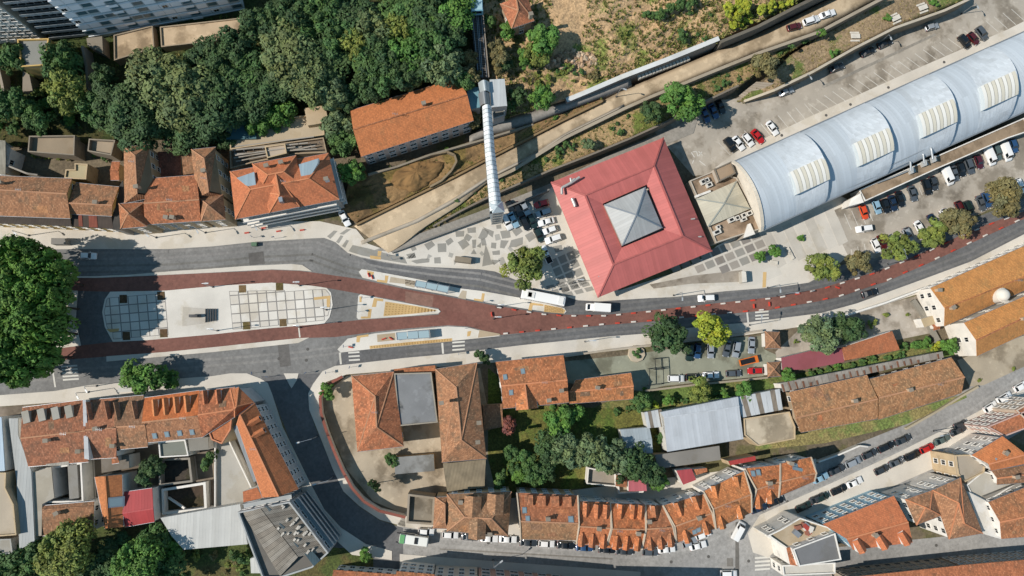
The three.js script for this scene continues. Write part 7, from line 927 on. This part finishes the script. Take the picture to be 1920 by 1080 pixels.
tile(3, 2); { const t = thing('flatbed_trailer', 'orange framed flatbed trailer in the greenish car park', 'trailer'), a = [1018, 604], p = P(a, 0.8), bx = (n, m, x, y, z, sx, sy, sz) => { const k = mesh(n, new Geo().box(V(0, 0, 0), sx, sy, sz), m, t); k.position.set(x, y, z); }; t.position.set(p.x, 0.02, p.z); t.rotation.y = dirAt(a, -14); const om = paint('#cc6a22', 0.5); bx('deck', darkMetal, -0.2, 0.55, 0, 4.2, 0.12, 1.3); for (const s of [-1, 1]) { bx('side_rail', om, -0.2, 0.5, s * 0.78, 4.4, 0.4, 0.2); for (const x of [1.3, -1.5]) { const w = mesh('wheel', new THREE.CylinderGeometry(0.36, 0.36, 0.22, 12).rotateX(Math.PI / 2), rubber, t); w.position.set(x, 0.36, s * 0.8); } } bx('head_board', om, 2.1, 0.4, 0, 0.5, 1.1, 1.9); bx('tail_board', om, -2.4, 0.4, 0, 0.2, 0.6, 1.7); }

// ---------------------------------------------------------------- street furniture
const barG = (() => { const g = new Geo(); g.prism([V(-0.6, 0.25, -0.2), V(0.6, 0.25, -0.2), V(0.6, 0.25, 0.2), V(-0.6, 0.25, 0.2)], 0); g.prism([V(-0.56, 0.62, -0.1), V(0.56, 0.62, -0.1), V(0.56, 0.62, 0.1), V(-0.56, 0.62, 0.1)], 0.25); return g.geo(); })(), barT = new Geo().box(V(0, 0.62, 0), 0.6, 0.07, 0.1).geo(), barRed = paint('#b8402f', 0.6), barWhite = paint('#c9c5bd', 0.6);
function barrier(a, deg, red, where) { const t = thing('road_barrier', `${red ? 'red' : 'white'} plastic road barrier ${where}`, 'barrier', `${red ? 'red' : 'white'} barriers ${where}`), p = P(a, 0.4); t.position.set(p.x, 0.02, p.z); t.rotation.y = dirAt(a, deg); mesh('body', barG, red ? barRed : barWhite, t); mesh('handle', barT, red ? barRed : barWhite, t); return t; }
full(); { const run = (L, x0, x1, step, where, seq, dy) => { let n = 0; for (let x = x0; x < x1; x += step) { let i = 1; while (i < L.length - 1 && L[i][0] < x) i++; const [ax, ay] = L[i - 1], [bx2, by] = L[i], f = (x - ax) / (bx2 - ax); barrier([x, ay + (by - ay) * f + dy], Math.atan2(by - ay, bx2 - ax) * 57.3, seq[n++ % seq.length], where); } };
  run(RN, 936, 1915, 28, 'along the upper edge of the red bus lane', [0, 1, 0, 0, 1, 0, 1, 0], 2); run(RS, 948, 1915, 30, 'along the lower edge of the red bus lane', [0, 1, 1, 0, 1, 0, 0, 1], -2);
  for (const [x, y, d] of [[922, 589, 80], [1414, 574, 85], [1443, 570, 85], [1571, 539, 20]]) barrier([x, y], d, 1, 'standing across the red bus lane'); }
function lamp(a, deg, h, arm, label, group, y = 0) { // street lamp: post, arm, head
  const t = thing('street_lamp', label, 'street lamp', group), p = P(a, y); t.position.set(p.x, y, p.z); t.rotation.y = dirAt(a, deg);
  const po = new THREE.CylinderGeometry(0.06, 0.11, h, 8); po.translate(0, h / 2, 0); mesh('post', po, steel, t); mesh('base', new Geo().box(V(0, 0, 0), 0.4, 0.25, 0.4), darkMetal, t); if (arm) { const g = new Geo(); g.bar(V(0, h - 0.1, 0), V(arm, h + 0.25, 0), 0.1); mesh('arm', g, steel, t); } const hd = new Geo(); hd.box(V(arm + 0.3, h + 0.12, 0), 0.9, 0.16, 0.34); mesh('lamp_head', hd, paint('#b9bcbb', 0.4, 0.3), t); return t; }
tile(1, 2); const isl = 'slim steel lamp at the edge of the paved island', ig = 'island lamps'; for (const [x, y, d] of [[75, 70, 0], [108, 385, 0], [705, 60, 0], [705, 362, 0], [895, 235, 0]]) lamp([x, y], d, 8, 1, isl, ig, K);
tile(1, 1); for (const [x, y] of [[20, 680], [430, 660]]) lamp([x, y], 60, 7, 1, 'slim steel lamp on the pavement before the apartment house', 'lamps before apartment house', K);
tile(0, 1); for (const [x, y] of [[210, 700], [1130, 715]]) lamp([x, y], 40, 7, 1, 'slim steel lamp on pavement before the brown row houses', 'lamps before the brown houses', K);
tile(2, 2); for (const [x, y, d] of [[660, 215, 0], [640, 300, 0], [1300, 465, 0], [1215, 40, 0]]) lamp([x, y], d, 7, 1, 'slim steel lamp near the pointed end of the platforms', 'lamps near platform ends', 0.01);
tile(3, 2); lamp([475, 130], 90, 8, 1.5, 'steel lamp on the kerb beside the red hall', undefined, K); lamp([1155, 75], 90, 8, 1.5, 'steel lamp by the crossing before the market paving', undefined, K); lamp([1025, 345], -90, 8, 1.5, 'steel lamp on the southern pavement by the crossing', undefined, K); lamp([1225, 135], 0, 8, 1.5, 'steel lamp at the barrier gap near the crossing', undefined, 0.01);
tile(4, 1); for (const [x, y] of [[560, 905], [1415, 545]]) lamp([x, y], -115, 9, 2, 'tall lamp in the olive tree row by bus lane', 'lamps in the olive tree row', 0.02);
tile(4, 0); for (const [x, y] of [[480, 320], [1090, 100]]) lamp([x, y], 70, 6, 1, 'lamp against the picnic terrace wall', 'lamps against terrace wall', 0); tile(3, 0); lamp([1378, 600], 60, 6, 1, 'lamp at the lower end of picnic terrace wall', undefined, 0); lamp([60, 700], 20, 6, 0.8, 'lamp on the cobbled ramp', undefined, 5);
tile(1, 3); for (const [x, y, d] of [[945, 360, 165], [830, 70, 165]]) lamp([x, y], d, 7, 3, 'wall lamp reaching over the shaded side street', 'lamps over side street', K);
tile(0, 2); for (const [x, y] of [[640, 830], [700, 785]]) lamp([x, y], 60, 6, 1, 'lamp on the pavement by the lower left houses', 'lamps by lower left houses', K); tile(2, 3); lamp([635, 965], -40, 7, 2, 'lamp leaning over the lower street', undefined, K); tile(4, 2); lamp([1340, 870], 170, 8, 3, 'tall lamp over the sloping street', undefined, K); tile(4, 3); lamp([890, 30], 170, 8, 3, 'tall lamp beside the dark parked cars on slope', undefined, 0.01);
// bus shelters
function shelter(pts, label, y) { const q = pts.map(v => P(v, y + 2.7)), t = thing('bus_shelter', label, 'bus shelter'), n = 3; for (let i = 0; i < n; i++) { const g = new Geo(), f = i / n, e = (i + 0.95) / n; g.prism([lerp(q[0], q[1], f), lerp(q[0], q[1], e), lerp(q[3], q[2], e), lerp(q[3], q[2], f)], { d: 0.08 }); mesh('roof_pane', g, paint('#9db1b5', 0.25, 0.1), t); } for (const [a, b] of [[q[0], q[1]], [q[3], q[2]], [q[0], q[3]], [q[1], q[2]]]) { const g = new Geo(); g.bar(a, b, 0.14, 0.2); mesh('roof_beam', g, steel, t); } for (const f of [0.05, 0.5, 0.95]) { const a = lerp(q[3], q[2], f), g = new Geo(); g.bar(V(a.x, y, a.z), a, 0.12); mesh('post', g, steel, t); } const bk = new Geo(), a = lerp(q[3], q[2], 0.06), b = lerp(q[3], q[2], 0.94); bk.poly([V(a.x, y + 0.3, a.z), V(b.x, y + 0.3, b.z), V(b.x, y + 2.3, b.z), V(a.x, y + 2.3, a.z)]); mesh('back_panel', bk, mat('shelter_glass', '#9fb4ba', 0.1, { transparent: true, opacity: 0.5, side: THREE.DoubleSide }), t); const bn = new Geo(), c = lerp(a, b, 0.2).lerp(lerp(q[0], q[1], 0.2), 0.3), d = lerp(a, b, 0.8).lerp(lerp(q[0], q[1], 0.8), 0.3); bn.bar(V(c.x, y + 0.42, c.z), V(d.x, y + 0.42, d.z), 0.4, 0.08); mesh('bench', bn, paint('#8a7256', 0.7), t); const lg = new Geo(); lg.box(V((c.x + d.x) / 2, y, (c.z + d.z) / 2), 0.5, 0.4, 0.3); mesh('bench_leg', lg, steel, t); return settle(t, y); }
tile(2, 2); shelter([[78, 22], [318, 68], [306, 112], [68, 64]], 'long glass bus shelter on the upper platform', 0.2); shelter([[-65, 400], [172, 382], [178, 436], [-60, 452]], 'glass bus shelter on the lower platform', 0.2);
tile(2, 1); { const t = thing('kiosk', 'small brown stone kiosk on the patched square', 'kiosk'); flatRoof(t, { pts: [[362, 848], [478, 862], [474, 900], [356, 886]], h: 2.4, roof: concrete('#8d8272'), wall: stucco('#8a7f70'), win: false, base: K }); settle(t, K); } tile(0, 1); { const t = thing('kiosk', 'grey flat roofed kiosk on the pavement before brown houses', 'kiosk'); flatRoof(t, { pts: [[370, 718], [470, 720], [474, 762], [368, 762]], h: 2.6, roof: concrete('#8d8a85'), wall: stucco('#8f8c86'), win: false, base: K }); settle(t, K); } tile(0, 2); { const t = thing('kiosk', 'white topped kiosk under the left street tree', 'kiosk'); flatRoof(t, { pts: [[850, 798], [952, 792], [955, 828], [850, 832]], h: 2.4, roof: concrete('#c5c5c0'), wall: stucco('#a5a5a0'), win: false, base: K }); settle(t, K); }
// monument steps on the island, with dark slatted benches
tile(0, 2); { const t = thing('monument', 'stepped grey stone monument on the paved island', 'monument'), bx = (x0, x1, y0, y1, h, n, m) => { const g = new Geo(); g.prism([[x0, y0], [x1, y0], [x1, y1], [x0, y1]].map(v => P(v, h)), K); mesh(n, g, m, t); }; const g = new Geo(); g.prism([[1320, 355], [1325, 215], [1570, 235], [1570, 320]].map(v => P(v, 0).setY(K + 0.12)), { d: 0.115 }); mesh('plinth', g, concrete('#cbc6bd'), t); bx(1365, 1440, 268, 288, 1.6, 'block', concrete('#6a6a6b')); bx(1385, 1425, 272, 286, 2.2, 'block', concrete('#5d5d5f')); for (let i = 0; i < 5; i++) { const k = new Geo(), x = 1490 + i * 18; k.prism([[x, 228], [x + 6, 228], [x + 6, 325 - i * 3], [x, 327 - i * 3]].map(v => P(v, 0).setY(K + 0.45)), { d: 0.33 }); mesh('step', k, concrete('#5b5a5a'), t); } settle(t, K); }
// picnic tables
tile(4, 0); for (const [x, y, d] of [[322, 262, 0], [805, 60, -20], [610, 135, -25]]) { const t = thing('picnic_table', 'pale concrete picnic table with benches on the terrace', 'picnic table', 'picnic tables on the terrace'), p = P([x, y], 5), h = x > 700 ? 4.6 : x > 500 ? 4.5 : 4.2; t.position.set(p.x, h, p.z); t.rotation.y = dirAt([x, y], d); const bx = (n, xx, yy, z, sx, sy, sz) => { const k = mesh(n, new Geo().box(V(0, 0, 0), sx, sy, sz), stucco('#d2cdc2'), t); k.position.set(xx, yy, z); }; bx('table_top', 0, 0.9, 0, 2.6, 0.12, 1.3); bx('leg', 0, 0, 0, 1.2, 0.9, 0.5); for (const s of [-1, 1]) { bx('bench', 0, 0.5, s * 1.15, 2.6, 0.1, 0.5); bx('bench_leg', 0, 0, s * 1.15, 1.2, 0.5, 0.25); } }
tile(3, 1); for (const [x, y, d] of [[1310, 815, 60], [1325, 845, 60], [1198, 895, 10]]) { const t = thing('stone_bench', 'pale stone bench beside the small market trees', 'bench', 'benches by the market trees'), p = P([x, y], 0.5); t.position.set(p.x, K + 0.03, p.z); t.rotation.y = dirAt([x, y], d); mesh('seat', new Geo().box(V(0, 0.38, 0), 2.2, 0.12, 0.9), stucco('#cfcabf'), t); for (const s of [-1, 1]) { const l = mesh('leg', new Geo().box(V(0, 0, 0), 0.3, 0.38, 0.7), stucco('#b9b4a9'), t); l.position.x = s * 0.8; } }
{ const t = thing('waiting_shelter', 'white narrow shelter at the end of lane paving', 'shelter'); flatRoof(t, { pts: [[968, 958], [998, 962], [1005, 1036], [972, 1040]], h: 2.6, roof: stucco('#d2cec5'), wall: stucco('#b5b1a8'), win: false, base: K }); settle(t, K); }
// gate pens and iron frames in the southern car park
tile(3, 2); for (const [q, l] of [[[[340, 590], [395, 588], [400, 665], [345, 668]], 'iron pen frame in the southern car park'], [[[302, 662], [400, 655], [404, 770], [302, 782]], 'larger iron pen frame beside the orange annex']]) { const t = thing('iron_frame', l, 'frame'), w = q.map(v => P(v, 2.2)); for (let i = 0; i < 4; i++) { const g = new Geo(); g.bar(w[i], w[(i + 1) % 4], 0.14); mesh('rail', g, darkMetal, t); const k = new Geo(); k.bar(w[i].clone().setY(0), w[i], 0.14); mesh('post', k, darkMetal, t); } settle(t, 0.02); }
{ const t = thing('stone_planter', 'round stone planter with a green plant in the car park corner', 'planter'), p = P([208, 552], 0.4), g = new THREE.CylinderGeometry(2.2, 2.4, 0.6, 9, 1); g.translate(0, 0.3, 0); t.position.set(p.x, 0.02, p.z); mesh('rim', g, concrete('#b8ac98'), t); }
// street signs, litter bins and bollards on the pavements
const signG = new Geo().box(V(0, 1.9, 0.05), 0.7, 0.7, 0.05).geo(), postG = (() => { const g = new THREE.CylinderGeometry(0.04, 0.04, 2.6, 6); g.translate(0, 1.3, 0); return g; })();
const sign = (x, y, d, label, g) => { const t = thing('street_sign', label, 'sign', g), p = P([x, y], K); t.position.set(p.x, K, p.z); t.rotation.y = d; mesh('post', postG, steel, t); mesh('plate', signG, paint('#3a5d86', 0.4), t); };
tile(1, 2); for (const [x, y] of [[1160, 150], [1130, 250], [1030, 500], [900, 690], [1070, 650], [375, 692], [480, 720], [755, 690]]) sign(x, y, x * 0.7, 'small blue street sign near the crossings of the side street', 'street signs near side street'); tile(1, 1); for (const [x, y] of [[370, 715], [525, 722], [1340, 850], [1375, 875]]) sign(x, y, x, 'small blue street sign on the north pavement', 'street signs on north pavement'); tile(2, 2); for (const [x, y] of [[565, 178], [440, 370], [385, 555], [1060, 95]]) sign(x, y, x, 'small blue street sign near the stopping platforms', 'street signs by platforms');
tile(1, 1); { const t = thing('waste_container', 'green waste container at the road edge', 'container'), p = P([372, 763], 1); t.position.set(p.x, 0.02, p.z); mesh('bin', new Geo().box(V(0, 0, 0), 1.3, 1.1, 0.9), paint('#3f5a44', 0.6), t); mesh('lid', new Geo().box(V(0, 1.1, 0), 1.36, 0.12, 0.96), paint('#4a684e', 0.6), t); }
tile(1, 1); for (const [x, y] of [[318, 680], [440, 645], [548, 668], [718, 660]]) barrier([x, y], -8, 1, 'before the apartment house'); tile(1, 2); for (const [x, y, d] of [[1310, 445, -20], [1362, 442, 30], [1070, 505, 10]]) barrier([x, y], d, 1, 'left on the lower platform');
tile(1, 1); for (const [x, y] of [[1200, 985], [1225, 1000]]) barrier([x, y], 70, 1, 'at the left tip of the upper platform');

renderer.render(scene, camera);
